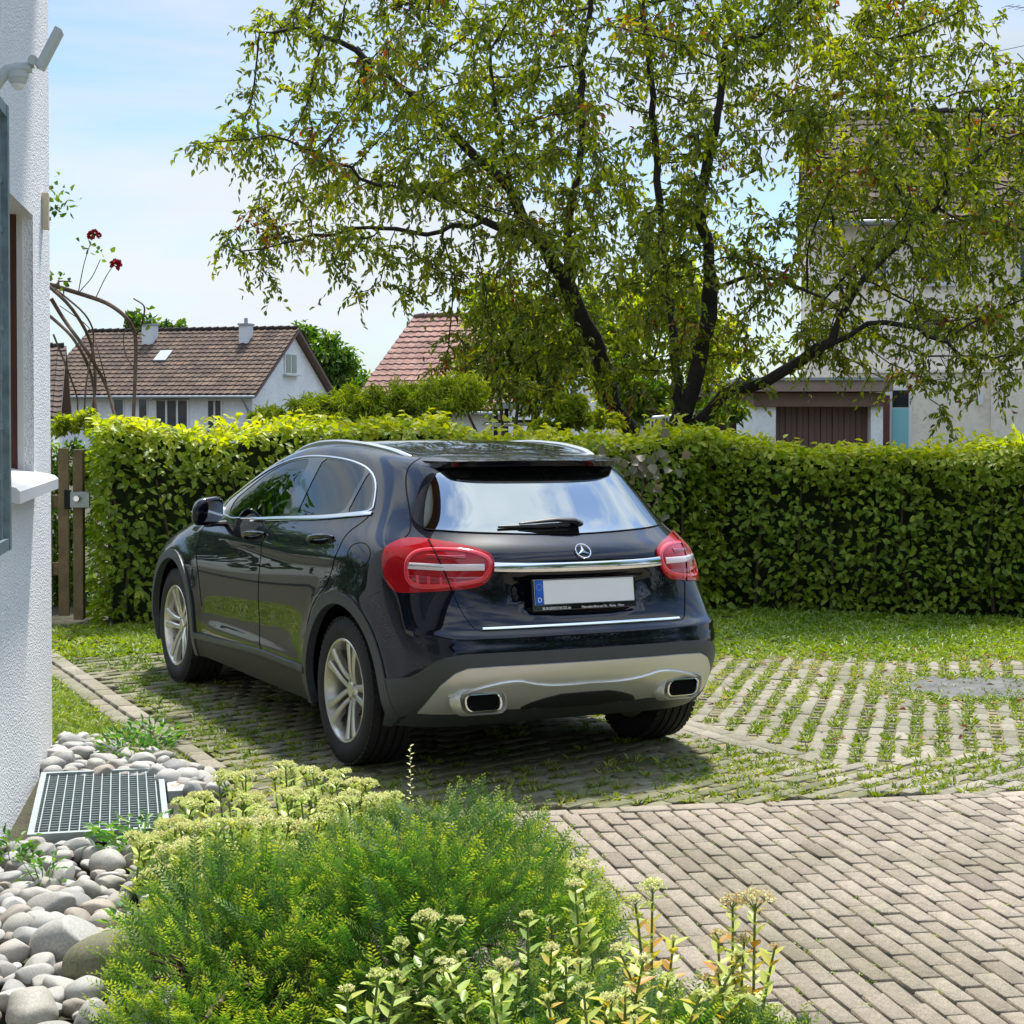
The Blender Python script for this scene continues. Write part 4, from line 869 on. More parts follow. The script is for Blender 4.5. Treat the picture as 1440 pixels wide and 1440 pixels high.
def foliage(name, arrs, mat, parent=None):
    off = 0; V = []; F_ = []; T_ = []
    for v, f, t_ in arrs: V.append(v); F_.append(f + off); T_.append(t_); off += len(v)
    o = mesh(name, np.concatenate(V), np.concatenate(F_), MAT[mat], parent, smooth=False); set_attr(o, 'tone', np.concatenate(T_)); return o
leafmat('weed_leaf', [(0, (.025, .085, .012)), (.45, (.055, .14, .018)), (.8, (.12, .19, .03)), (1, (.26, .22, .10))], trans=.3)
leafmat('joint_grass', [(0, (.07, .14, .016)), (.5, (.20, .26, .03)), (.85, (.32, .36, .07)), (1, (.42, .34, .15))], trans=.3)
def tufts(cs, n_each, rad, ln, wd, up=(.3, 1.1), tone=None):
    k_ = len(cs); i_ = np.repeat(np.arange(k_), n_each); n = len(i_); a = rng.random(n) * 6.283; r_ = rad * np.sqrt(rng.random(n)) ; c = cs[i_]
    x, y = c[:, 0] + r_ * np.cos(a), c[:, 1] + r_ * np.sin(a); P = np.c_[x, y, gz(x, y) - .006]
    el = rng.uniform(up[0], up[1], n); a2 = a + rng.normal(0, .7, n); A = np.c_[np.cos(a2) * np.cos(el), np.sin(a2) * np.cos(el), np.sin(el)]
    s_ = (rng.uniform(.5, 1.15, k_))[i_]; tn = np.clip((tone if tone is not None else rng.random(k_))[i_] + rng.normal(0, .14, n), 0, 1)
    return P, A, ln * s_ * rng.uniform(.6, 1.2, n), wd * rng.uniform(.7, 1.3, n), tn
# grass standing in the joints (nobody could count it)
cs = []
for zone, ang, pit, per, xs_ in ((ZB, 73, .118, .085, (-2, 7, -2, 5)), (ZC, 42, .135, .062, (0, 8, -1, 6))):
    q = rows(zone, ang, pit, .05, per, *xs_, sk=.5); q = q[:, :2] + hd(ang + 90) * (pit / 2); q = q[inpoly(q, zone)]; q = q + rng.normal(0, .010, q.shape)
    dens = vnoise(q, 1.7, 3 if ang == 73 else 5)
    under = (np.abs(q[:, 0]) < .80) & (q[:, 1] > .35) & (q[:, 1] < 4.2)
    keep = (rng.random(len(q)) < np.where(under, .15, .40 + .6 * dens)); q = q[keep]; cs.append((q, ang))
arr = []
for q, ang in cs:
    n_e = 15; P, A, ln_, wd_, tn = tufts(q, n_e, .028, .042, .0085, tone=np.clip(.30 + .45 * vnoise(q, 1.1, 11) + rng.normal(0, .12, len(q)), 0, .97) if ang == 42 else np.clip(.1 + .55 * vnoise(q, .9, 12) + rng.normal(0, .12, len(q)), 0, .97))
    arr.append(leaf_arrays(P, A, np.tile([0, 0, 1.], (len(P), 1)) + rng.normal(0, .3, (len(P), 3)), ln_, wd_ * 1.15, tone=tn))
q = cs[0][0][rng.random(len(cs[0][0])) < .3]; P, A, ln_, wd_, tn = tufts(q, 14, .03, .06, .004, up=(.7, 1.4)); arr.append(blade_arrays(P, A, ln_, wd_, tone=tn * .6))
tag(foliage('joint_grass', arr, 'joint_grass'), kind='stuff')
# sparse moss and seedlings in the joints of the brick paving
n_ = 3600; s_ = -rng.random(n_) ** 1.0 * 5.0; t_ = rng.uniform(-.3, 6.5, n_); t_ = np.round(t_ / WID - .5) * WID + WID / 2 + rng.normal(0, .004, n_)
q = O1 + D1 * s_[:, None] + E1 * t_[:, None]; kp = rng.random(n_) < vnoise(q, 2.4, 21) ** 2 * .8; q = q[kp]
P, A, ln_, wd_, tn = tufts(q, 9, .012, .013, .006, up=(.1, .9), tone=rng.uniform(.35, .85, len(q))); arr = [leaf_arrays(P, A, np.tile([0, 0, 1.], (len(P), 1)), ln_, wd_, tone=tn)]
tag(foliage('paving_moss', arr, 'joint_grass'), kind='stuff')
# ragged grass and weeds before the hedge
G1 = [(.95, 4.5), (2.2, 3.55), (3.1, 2.75), (4.1, 2.2), (6.2, 1.5), (9, 2.0), (9, 3.6), (6.8, 3.6), (4.5, 5.5), (-.8, 6.4), (-1.2, 6.2), (-1.27, 4.7), (.9, 4.7)]
G2 = [(-2.0, 1.75), (-1.90, 2.1), (-1.65, 1.25), (-1.52, 1.15), (-1.58, 2.4), (-1.48, 5.0), (-2.0, 7.0), (-2.6, 7.0)]
leafmat('lawn', [(0, (.07, .14, .012)), (.5, (.20, .27, .02)), (.85, (.30, .38, .05)), (1, (.36, .28, .12))], trans=.35)
def fill(poly, n): 
    p = np.array(poly); o = []
    while sum(map(len, o)) < n:
        q = rng.uniform(p.min(0), p.max(0), (n, 2)); o.append(q[inpoly(q, poly)])
    return np.concatenate(o)[:n]
q = fill(G1, 5200); edge_ = seg_dist(q, G1); q = q[rng.random(len(q)) < .35 + edge_ * 1.8]
P, A, ln_, wd_, tn = tufts(q, 8, .05, .060, .024, up=(.1, .9), tone=np.clip(.22 + .6 * vnoise(q, .8, 31) - .2 * (seg_dist(q, G1) > .8), 0, .97)); a1 = leaf_arrays(P, A, np.tile([0, 0, 1.], (len(P), 1)) + rng.normal(0, .35, (len(P), 3)), ln_, wd_, tone=tn)
q2 = fill(G1, 2600); P, A, ln_, wd_, tn = tufts(q2, 8, .04, .085, .0045, up=(.6, 1.4)); a2 = blade_arrays(P, A, ln_, wd_, tone=tn * .7)
q = fill(G2, 2400); P, A, ln_, wd_, tn = tufts(q, 7, .03, .045, .014, up=(.2, 1.0), tone=rng.uniform(.2, .9, len(q))); a3 = leaf_arrays(P, A, np.tile([0, 0, 1.], (len(P), 1)) + rng.normal(0, .35, (len(P), 3)), ln_, wd_, tone=tn)
q2 = fill(G2, 2200); P, A, ln_, wd_, tn = tufts(q2, 8, .03, .075, .0042, up=(.6, 1.4)); a4 = blade_arrays(P, A, ln_, wd_, tone=tn * .9)
tag(foliage('lawn_grass', [a1, a2, a3, a4], 'lawn'), kind='stuff')
# tufts creeping over the rim of the old cover
an = rng.random(260) * 6.283; rr_ = .42 + .25 * rng.random(260); q = np.c_[c0[0] + rr_ * 1.05 * np.cos(an), c0[1] + rr_ * .85 * np.sin(an)]; P, A, ln_, wd_, tn = tufts(q, 8, .03, .040, .010, up=(.1, .9)); P[:, 2] += .012
tag(foliage('cover_grass', [leaf_arrays(P, A, np.tile([0, 0, 1.], (len(P), 1)) + rng.normal(0, .3, (len(P), 3)), ln_, wd_, tone=tn)], 'joint_grass'), kind='stuff')
# fallen leaves
leafmat('dead_leaf', [(0, (.16, .06, .03)), (.5, (.30, .15, .06)), (1, (.40, .30, .16))], trans=.1, rough=.7)
q = np.concatenate([fill(ZC, 170), fill([(1.6, 3.9), (3.2, 2.6), (6.5, 1.4), (6.5, 2.2), (3.2, 3.3), (2.0, 4.3)], 170), fill([(-1.2, 4.6), (-.7, 5.8), (-1.9, 6.2), (-1.9, 5)], 50)]); n = len(q); a = rng.random(n) * 6.28
P = np.c_[q, gz(q[:, 0], q[:, 1]) + .012]; tag(foliage('fallen_leaves', [leaf_arrays(P, np.c_[np.cos(a), np.sin(a), rng.normal(0, .2, n)], np.tile([0, 0, 1.], (n, 1)) + rng.normal(0, .3, (n, 3)), rng.uniform(.03, .065, n), rng.uniform(.018, .032, n), fold=.3, tone=rng.random(n))], 'dead_leaf'), kind='stuff')
# ------------------------------------------------------------------ the house on the left
def stucco(name, col, scale=120., strength=.9, dist=.01, stain=.12):
    m, t, b = newmat(name); tcn = nd(t, 'TexCoord'); n = nd(t, 'TexNoise', Scale=scale, Detail=5., Roughness=.6); v = nd(t, 'TexVoronoi', Scale=scale * 1.4)
    t.links.new(tcn.outputs['Object'], n.inputs['Vector']); t.links.new(tcn.outputs['Object'], v.inputs['Vector'])
    ad = nd(t, 'Math', operation='ADD'); t.links.new(n.outputs['Fac'], ad.inputs[0]); t.links.new(v.outputs['Distance'], ad.inputs[1])
    bp = nd(t, 'Bump', Strength=strength, Distance=dist); t.links.new(ad.outputs[0], bp.inputs['Height']); t.links.new(bp.outputs[0], b.inputs['Normal'])
    n2 = nd(t, 'TexNoise', Scale=.9, Detail=8., Roughness=.6); t.links.new(tcn.outputs['Object'], n2.inputs['Vector']); lo = tuple(c * (1 - stain) for c in col)
    r = ramp(t, [(.35, lo), (.65, col)]); t.links.new(n2.outputs['Fac'], r.inputs[0]); 
    r2 = ramp(t, [(.25, (.80,) * 3), (.55, (1.,) * 3)]); t.links.new(n.outputs['Fac'], r2.inputs[0]); mm_ = nd(t, 'Mix', data_type='RGBA', blend_type='MULTIPLY'); mm_.inputs['Factor'].default_value = 1.
    t.links.new(r.outputs[0], mm_.inputs['A']); t.links.new(r2.outputs[0], mm_.inputs['B']); t.links.new(mm_.outputs['Result'], b.inputs['Base Color']); b.inputs['Roughness'].default_value = .9; b.inputs['Specular IOR Level'].default_value = .2
    return m
stucco('rough_render', (.88, .88, .88), 80., .75, .010, stain=.06)
stucco('far_white', (.84, .84, .82), 8., .1, .02)
stucco('cream_render', (.86, .77, .60), 8., .1, .02, stain=.06)
stucco('pink_white', (.90, .80, .66), 8., .1, .02, stain=.05)
plain('galvanised', (.22, .29, .31), .45, metal=.7, var=.35, vscale=9., bump=.1, bscale=60.)
plain('galvanised_light', (.30, .345, .345), .5, metal=.55, var=.15, vscale=20.)
plain('lamp_grey', (.55, .60, .60), .35)
plain('sill_stone', (.55, .55, .55), .6, bump=.2, bscale=100.)
plain('brown_wood', (.10, .028, .018), .45, var=.3, vscale=6.)
plain('window_white', (.72, .71, .66), .4)
plain('inside_dark', (.01, .01, .01), .9)
plain('beige_box', (.60, .52, .36), .5)
plain('concrete', (.42, .42, .40), .85, bump=.3, bscale=50., var=.2)
W0 = np.array([-2.0, 1.79]); WD = hd(18.6); WN = hd(108.6)          # far corner of the wall, its direction, its outward normal
def wpt(s, off, z): p = W0 + WD * s + WN * off; return np.array([p[0], p[1], z])
def wall_hit(px, py, off=0.):
    r_ = ray(px, py); P0 = wpt(0, off, 0); n_ = np.array([WN[0], WN[1], 0]); tt = ((P0 - CAM) @ n_) / (r_ @ n_); p = CAM + r_ * tt
    return float((p[:2] - W0) @ WD), float(p[2])
s_j, z_top = wall_hit(46, 301); _, z_bot = wall_hit(48, 664)
WIN_S1, WIN_Z0, WIN_Z1 = s_j, z_bot, wall_hit(46, 303)[1]
print('window jamb', s_j, z_bot, WIN_Z1, 'grille', wall_hit(12, 140, .22), wall_hit(12, 770, .22), 'lamp', wall_hit(25, 115, .2))
house = empty('rendered_house', wpt(0, 0, 0)); HW = Matrix.Rotation(-R_(18.6), 4, 'Z'); house.matrix_world = Matrix.Translation(Vector(wpt(0, 0, 0))) @ HW
tag(house, 'white rough rendered house wall at the left edge with a recessed window', 'house')
# local axes: x = outwards from the wall (towards the car), y = along the wall away from us
def wall_with_hole(name, mat, parent, x, th, y0, y1, z0, z1, holes):
    mb = MB(); ysn = sorted({y0, y1} | {h[0] for h in holes} | {h[1] for h in holes}); zs = sorted({z0, z1} | {h[2] for h in holes} | {h[3] for h in holes})
    V = {}; vl = []; Fl = []
    def vid(*k_):
        if k_ not in V: V[k_] = len(vl); vl.append(k_)
        return V[k_]
    solid = lambda a, c: not any(h[0] < a < h[1] and h[2] < c < h[3] for h in holes) and y0 < a < y1 and z0 < c < z1
    for i in range(len(ysn) - 1):
        for j in range(len(zs) - 1):
            ym, zm = (ysn[i] + ysn[i + 1]) / 2, (zs[j] + zs[j + 1]) / 2
            if not solid(ym, zm): continue
            a, b_, c, d_ = ysn[i], ysn[i + 1], zs[j], zs[j + 1]
            Fl.append([vid(x, a, c), vid(x, b_, c), vid(x, b_, d_), vid(x, a, d_)]); Fl.append([vid(x - th, a, c), vid(x - th, a, d_), vid(x - th, b_, d_), vid(x - th, b_, c)])
            for (e0, e1, nb) in (((a, c), (a, d_), (ysn[i - 1] + a) / 2 if i > 0 else None), ((b_, d_), (b_, c), (ysn[i + 2] + b_) / 2 if i + 2 < len(ysn) else None)):
                if nb is None or not solid(nb, zm): Fl.append([vid(x, *e0), vid(x, *e1), vid(x - th, *e1), vid(x - th, *e0)])
            for (e0, e1, nb) in (((b_, c), (a, c), (zs[j - 1] + c) / 2 if j > 0 else None), ((a, d_), (b_, d_), (zs[j + 2] + d_) / 2 if j + 2 < len(zs) else None)):
                if nb is None or not solid(ym, nb): Fl.append([vid(x, *e0), vid(x, *e1), vid(x - th, *e1), vid(x - th, *e0)])
    mb.add(vl, Fl); return mb.build(name, mat, parent)
WY1 = WIN_S1; WY0 = WY1 - 1.3
wall = wall_with_hole('wall', MAT['rough_render'], house, 0, .30, -14., 0., -.2, 5.6, [(WY0, WY1, WIN_Z0, WIN_Z1)])
MB().box((-4.15, -.0 - .15, 2.7), (7.7, .30, 5.8)).box((-8.15, -7, 2.7), (.3, 14, 5.8)).box((-4.15, -13.85, 2.7), (7.7, .30, 5.8)).build('wall', MAT['rough_render'], house)
MB().prism([(-8.9, 5.6), (.7, 5.6), (-4.1, 8.6)], -14.5, .6, M=np.array([[1, 0, 0], [0, 0, 1], [0, 1, 0]])).build('roof', MAT['brown_wood'], house)
MB().box((-1.2, (WY0 + WY1) / 2, (WIN_Z0 + WIN_Z1) / 2), (.02, 3., 3.)).build('dark_room', MAT['inside_dark'], house)
wf = MB(); zc_ = (WIN_Z0 + WIN_Z1) / 2; hh = WIN_Z1 - WIN_Z0
wf.box((-.054, WY1 - .016, zc_), (.026, .032, hh)); wfo = wf.build('window', MAT['window_white'], house)
MB().box((-.12, WY1 - .02, zc_), (.10, .04, hh)).build('window_jamb', MAT['brown_wood'], wfo)
MB().box((-.150, WY1 - .075, zc_), (.06, .075, hh - .02)).box((-.150, WY0 + .04, zc_), (.06, .08, hh - .02)).box((-.150, (WY0 + WY1) / 2, WIN_Z1 - .05), (.058, 1.2, .08)).box((-.150, (WY0 + WY1) / 2, WIN_Z0 + .05), (.058, 1.2, .08)).build('window_frame', MAT['brown_wood'], wfo)
MB().box((-.155, (WY0 + WY1) / 2, zc_), (.008, 1.15, hh - .15)).build('window_pane', MAT['house_glass'], wfo)
# sloping sill standing out of the wall
sl_ = MB(); L_ = 1.36; yc_ = (WY0 + WY1) / 2 + .01
sl_.add([(x_, y_, z_) for y_ in (yc_ - L_ / 2, yc_ + L_ / 2) for x_, z_ in ((-.12, WIN_Z0 + .025), (.085, WIN_Z0 - .015), (.10, WIN_Z0 - .03), (.10, WIN_Z0 - .075), (.085, WIN_Z0 - .075), (.0, WIN_Z0 - .045), (-.12, WIN_Z0 - .03))], [tuple(range(6, -1, -1)), tuple(range(7, 14))] + [(i, (i + 1) % 7, 7 + (i + 1) % 7, 7 + i) for i in range(7)])
sl_.build('window_sill', MAT['sill_stone'], wfo)
# galvanised grille standing in front of the window
gs, gz1 = wall_hit(12, 150, .14); _, gz0 = wall_hit(12, 775, .14)
gy1 = gs
grl = empty('window_grille'); grl.matrix_world = house.matrix_world.copy(); tag(grl, 'galvanised steel grille standing in front of the recessed house window', 'grille')
MB().box((.118, gy1 - .012, (gz0 + gz1) / 2), (.045, .045, gz1 - gz0)).build('upright', MAT['galvanised'], grl); MB().box((.118, gy1 - 1.5, (gz0 + gz1) / 2), (.045, .04, gz1 - gz0)).build('upright', MAT['galvanised'], grl)
for z_ in (gz0 + .02, gz1 - .02): MB().box((.118, gy1 - .755, z_), (.04, 1.48, .04)).build('rail', MAT['galvanised'], grl)
g = MB()
for z_ in np.linspace(gz0 + .25, gz1 - .25, 7): g.box((.118, gy1 - .755, z_), (.012, 1.48, .02))
for y_ in np.linspace(gy1 - 1.4, gy1 - .10, 12): g.box((.118, y_, (gz0 + gz1) / 2), (.014, .014, gz1 - gz0 - .06))
g.build('bars', MAT['galvanised'], grl); MB().box((.06, gy1 - .012, gz0 + .4), (.14, .03, .03)).box((.06, gy1 - .012, gz1 - .4), (.14, .03, .03)).build('bracket', MAT['galvanised'], grl)
# flood lamp with its motion sensor
ls, lz = wall_hit(-10, 112, 0.)
lampo = empty('floodlight'); lampo.matrix_world = house.matrix_world @ Matrix.Translation((0, ls, lz)); tag(lampo, 'grey wall floodlight with tilted square head and round motion sensor', 'outdoor lamp')
def lm_(px, py, dy=0.):                      # the point of the cross-section through the lamp seen at a pixel, in the lamp's frame
    r_ = ray(px, py); P0 = wpt(ls + dy, 0, 0); n_ = np.array([WD[0], WD[1], 0]); tt = ((P0 - CAM) @ n_) / (r_ @ n_); p = CAM + r_ * tt
    return Vector((float((p[:2] - W0) @ WN), dy, float(p[2]) - lz))
print('lamp', lm_(0, 110), lm_(90, 40))
MB().tube([lm_(-9, 126), lm_(0, 112), lm_(10, 100), lm_(24, 97), lm_(44, 95)], [.022, .022, .026, .028, .022], 12, flat=.9).build('lamp_arm', MAT['lamp_grey'], lampo, smooth=True)
MB().box(lm_(-9, 126), (.03, .09, .12), bev=.01).build('wall_mount', MAT['lamp_grey'], lampo)
c_ = lm_(25, 108); kk = (lm_(40, 108) - lm_(25, 108)).length / .056
sn = MB().lathe([(.030 * kk, .001), (.030 * kk, .056 * kk), (-.006 * kk, .056 * kk), (-.010 * kk, .050 * kk), (-.030 * kk, .046 * kk), (-.040 * kk, .036 * kk)], 28, axis='z', c=c_).build('motion_sensor', MAT['lamp_grey'], lampo, smooth=True)
MB().lathe([(-.038 * kk, .036 * kk), (-.055 * kk, .032 * kk), (-.068 * kk, .020 * kk), (-.073 * kk, .001)], 24, axis='z', c=c_).build('sensor_lens', MAT['plate_white'], sn, smooth=True)
h0, h1 = lm_(56, 96), lm_(84, 42); ax = (h1 - h0); Lh = ax.length; an_ = math.atan2(ax.x, ax.z); tk = (lm_(66, 60) - lm_(82, 66)).length
MB().box((h0 + h1) / 2, (tk * .62, .10, Lh), M=np.array(Matrix.Rotation(an_, 3, 'Y')), bev=.006).build('lamp_head', MAT['lamp_grey'], lampo)
MB().tube([lm_(46, 84, -.03), lm_(46, 84, .03)], .018, 12).build('swivel_joint', MAT['lamp_grey'], lampo, smooth=True); MB().tube([lm_(44, 95), lm_(47, 84), lm_(56, 94)], .012, 8).build('swivel_arm', MAT['lamp_grey'], lampo, smooth=True)
# beige box on the far corner
bs, bz = wall_hit(63, 297, .012)
MB().box((0, 0, 0), (.03, .055, .17), bev=.005).build('corner_box', MAT['beige_box']); bx_ = bpy.data.objects['corner_box']; bx_.matrix_world = house.matrix_world @ Matrix.Translation((.016, bs, bz)); tag(bx_, 'small beige box fixed high on the corner of the rendered wall', 'sensor box')

# ------------------------------------------------------------------ roofs with real tiles in relief
def tilemat(name, c1, c2, c3, sx=3.3, sy=2.9):
    m, t, b = newmat(name); tcn = nd(t, 'TexCoord'); mp_ = nd(t, 'Mapping'); mp_.inputs['Scale'].default_value = (sx, sy, 1); br = nd(t, 'TexBrick'); br.inputs['Scale'].default_value = 1.
    br.inputs['Color1'].default_value = (*c1, 1); br.inputs['Color2'].default_value = (*c2, 1); br.inputs['Mortar'].default_value = (*c3, 1); br.inputs['Mortar Size'].default_value = .06; br.inputs['Brick Width'].default_value = 1.; br.inputs['Row Height'].default_value = 1.; br.offset = .0; br.inputs['Bias'].default_value = -.1
    t.links.new(tcn.outputs['UV'], mp_.inputs[0]); t.links.new(mp_.outputs[0], br.inputs['Vector'])
    n = nd(t, 'TexNoise', Scale=1.2, Detail=9., Roughness=.7); t.links.new(tcn.outputs['Object'], n.inputs['Vector']); r = ramp(t, [(.35, (.7, .7, .7)), (.7, (1.25, 1.2, 1.1))]); t.links.new(n.outputs['Fac'], r.inputs[0])
    mm_ = nd(t, 'Mix', data_type='RGBA', blend_type='MULTIPLY'); mm_.inputs['Factor'].default_value = 1.; t.links.new(br.outputs['Color'], mm_.inputs['A']); t.links.new(r.outputs[0], mm_.inputs['B']); t.links.new(mm_.outputs['Result'], b.inputs['Base Color']); b.inputs['Roughness'].default_value = .9; b.inputs['Specular IOR Level'].default_value = .2
    return m
tilemat('tiles_brown', (.17, .12, .09), (.085, .062, .052), (.035, .026, .022), sx=3.0, sy=2.8)
tilemat('tiles_red', (.36, .22, .18), (.30, .17, .14), (.15, .09, .08))
tilemat('tiles_grey', (.14, .105, .085), (.10, .075, .065), (.035, .028, .025))
def tiled_slope(name, A, B, Cc_, D, mat, parent, pitch=.33, rise=.04, course=.36):
    """A-B eaves, D-C ridge (world points in the parent's frame): pantile waves across, steps up the slope"""
    A, B, Cc_, D = [np.array(q, float) for q in (A, B, Cc_, D)]; Lw = np.linalg.norm(B - A); Ls = np.linalg.norm(D - A); nw, nr = int(Lw / pitch), int(Ls / course)
    nrm = np.cross(B - A, D - A); nrm /= np.linalg.norm(nrm); nrm = nrm if nrm[2] > 0 else -nrm; us = np.linspace(0, 1, nw * 4 + 1); V = []; UVl = []
    for j in range(nr):
        for e_ in (0, 1):
            v_ = (j + e_) / nr; hgt = rise * (1 - e_)
            P0 = A + (D - A) * v_; P1 = B + (Cc_ - B) * v_
            for u_ in us: V.append(P0 + (P1 - P0) * u_ + nrm * (hgt + .035 * (.5 + .5 * math.cos(2 * math.pi * u_ * nw)))); UVl.append((u_ * Lw, v_ * Ls))
    k_ = len(us); F_ = [(j * 2 * k_ + i, j * 2 * k_ + i + 1, (j * 2 + 1) * k_ + i + 1, (j * 2 + 1) * k_ + i) for j in range(nr) for i in range(k_ - 1)]
    F_ += [((j * 2 + 1) * k_ + i, (j * 2 + 1) * k_ + i + 1, (j * 2 + 2) * k_ + i + 1, (j * 2 + 2) * k_ + i) for j in range(nr - 1) for i in range(k_ - 1)]
    o = mesh(name, V, F_, MAT[mat], parent); uvl = o.data.uv_layers.new(name='UVMap'); UVl = np.array(UVl); li = np.zeros(len(o.data.loops), dtype=np.int32); o.data.loops.foreach_get('vertex_index', li); uvl.data.foreach_set('uv', UVl[li].astype(np.float32).ravel()); return o
def zpt(px, py, depth): return at(px, py, depth)
def frame_from(P, Q):
    """matrix with x along P->Q (horizontal), y away, origin P"""
    d_ = np.array(Q) - np.array(P); d_[2] = 0; d_ /= np.linalg.norm(d_); y_ = np.array([-d_[1], d_[0], 0]); return Matrix(((d_[0], y_[0], 0, P[0]), (d_[1], y_[1], 0, P[1]), (0, 0, 1, 0), (0, 0, 0, 1)))
def window_part(parent, M, x0, x1, z0, z1, y=-.0, nm=2, frame='window_white', depth=.12, shutter=None):
    """a framed window let into the wall at y (negative = towards us)"""
    f = MB(); w_, h_ = x1 - x0, z1 - z0; fw_ = min(.09, w_ * .1)
    f.box(((x0 + x1) / 2, y - .01, z1 - fw_ / 2), (w_, .08, fw_)).box(((x0 + x1) / 2, y - .01, z0 + fw_ / 2), (w_, .08, fw_))
    for i in range(nm + 1): f.box((x0 + fw_ / 2 + (w_ - fw_) * i / nm, y - .012, (z0 + z1) / 2), (fw_, .076, h_ - 2 * fw_))
    o = f.build('window', MAT[frame], parent); 
    MB().box(((x0 + x1) / 2, y + .0, (z0 + z1) / 2), (w_ - .04, .03, h_ - .04)).build('window_pane', MAT['house_glass_dark'], o)
    MB().box(((x0 + x1) / 2, y - .05, z0 - .03), (w_ + .16, .16, .05)).build('window_sill', MAT['sill_stone'], o); return o
plain('house_glass_dark', (.05, .065, .07), .06, coat=.5); plain('curtain', (.6, .6, .58), .8)
plain('fascia', (.12, .075, .055), .6); plain('render_chimney', (.62, .63, .62), .8); plain('zinc', (.30, .32, .33), .5, metal=.5)


plain('house_glass_dark', (.05, .065, .07), .06, coat=.5)
plain('fascia', (.12, .075, .055), .6); plain('render_chimney', (.62, .63, .62), .8); plain('zinc', (.30, .32, .33), .5, metal=.5)
def window_part(parent, M, x0, x1, z0, z1, y=0., nm=2, frame='window_white'):
    f = MB(); w_, h_ = x1 - x0, z1 - z0; fw_ = min(.09, w_ * .1)
    f.box(((x0 + x1) / 2, y - .01, z1 - fw_ / 2), (w_, .08, fw_)).box(((x0 + x1) / 2, y - .01, z0 + fw_ / 2), (w_, .08, fw_))
    for i in range(nm + 1): f.box((x0 + fw_ / 2 + (w_ - fw_) * i / nm, y - .012, (z0 + z1) / 2), (fw_, .076, h_ - 2 * fw_))
    o = f.build('window', MAT[frame], parent)
    MB().box(((x0 + x1) / 2, y + .0, (z0 + z1) / 2), (w_ - .04, .03, h_ - .04)).build('window_pane', MAT['house_glass_dark'], o)
    MB().box(((x0 + x1) / 2, y - .05, z0 - .03), (w_ + .16, .16, .05)).build('window_sill', MAT['sill_stone'], o); return o
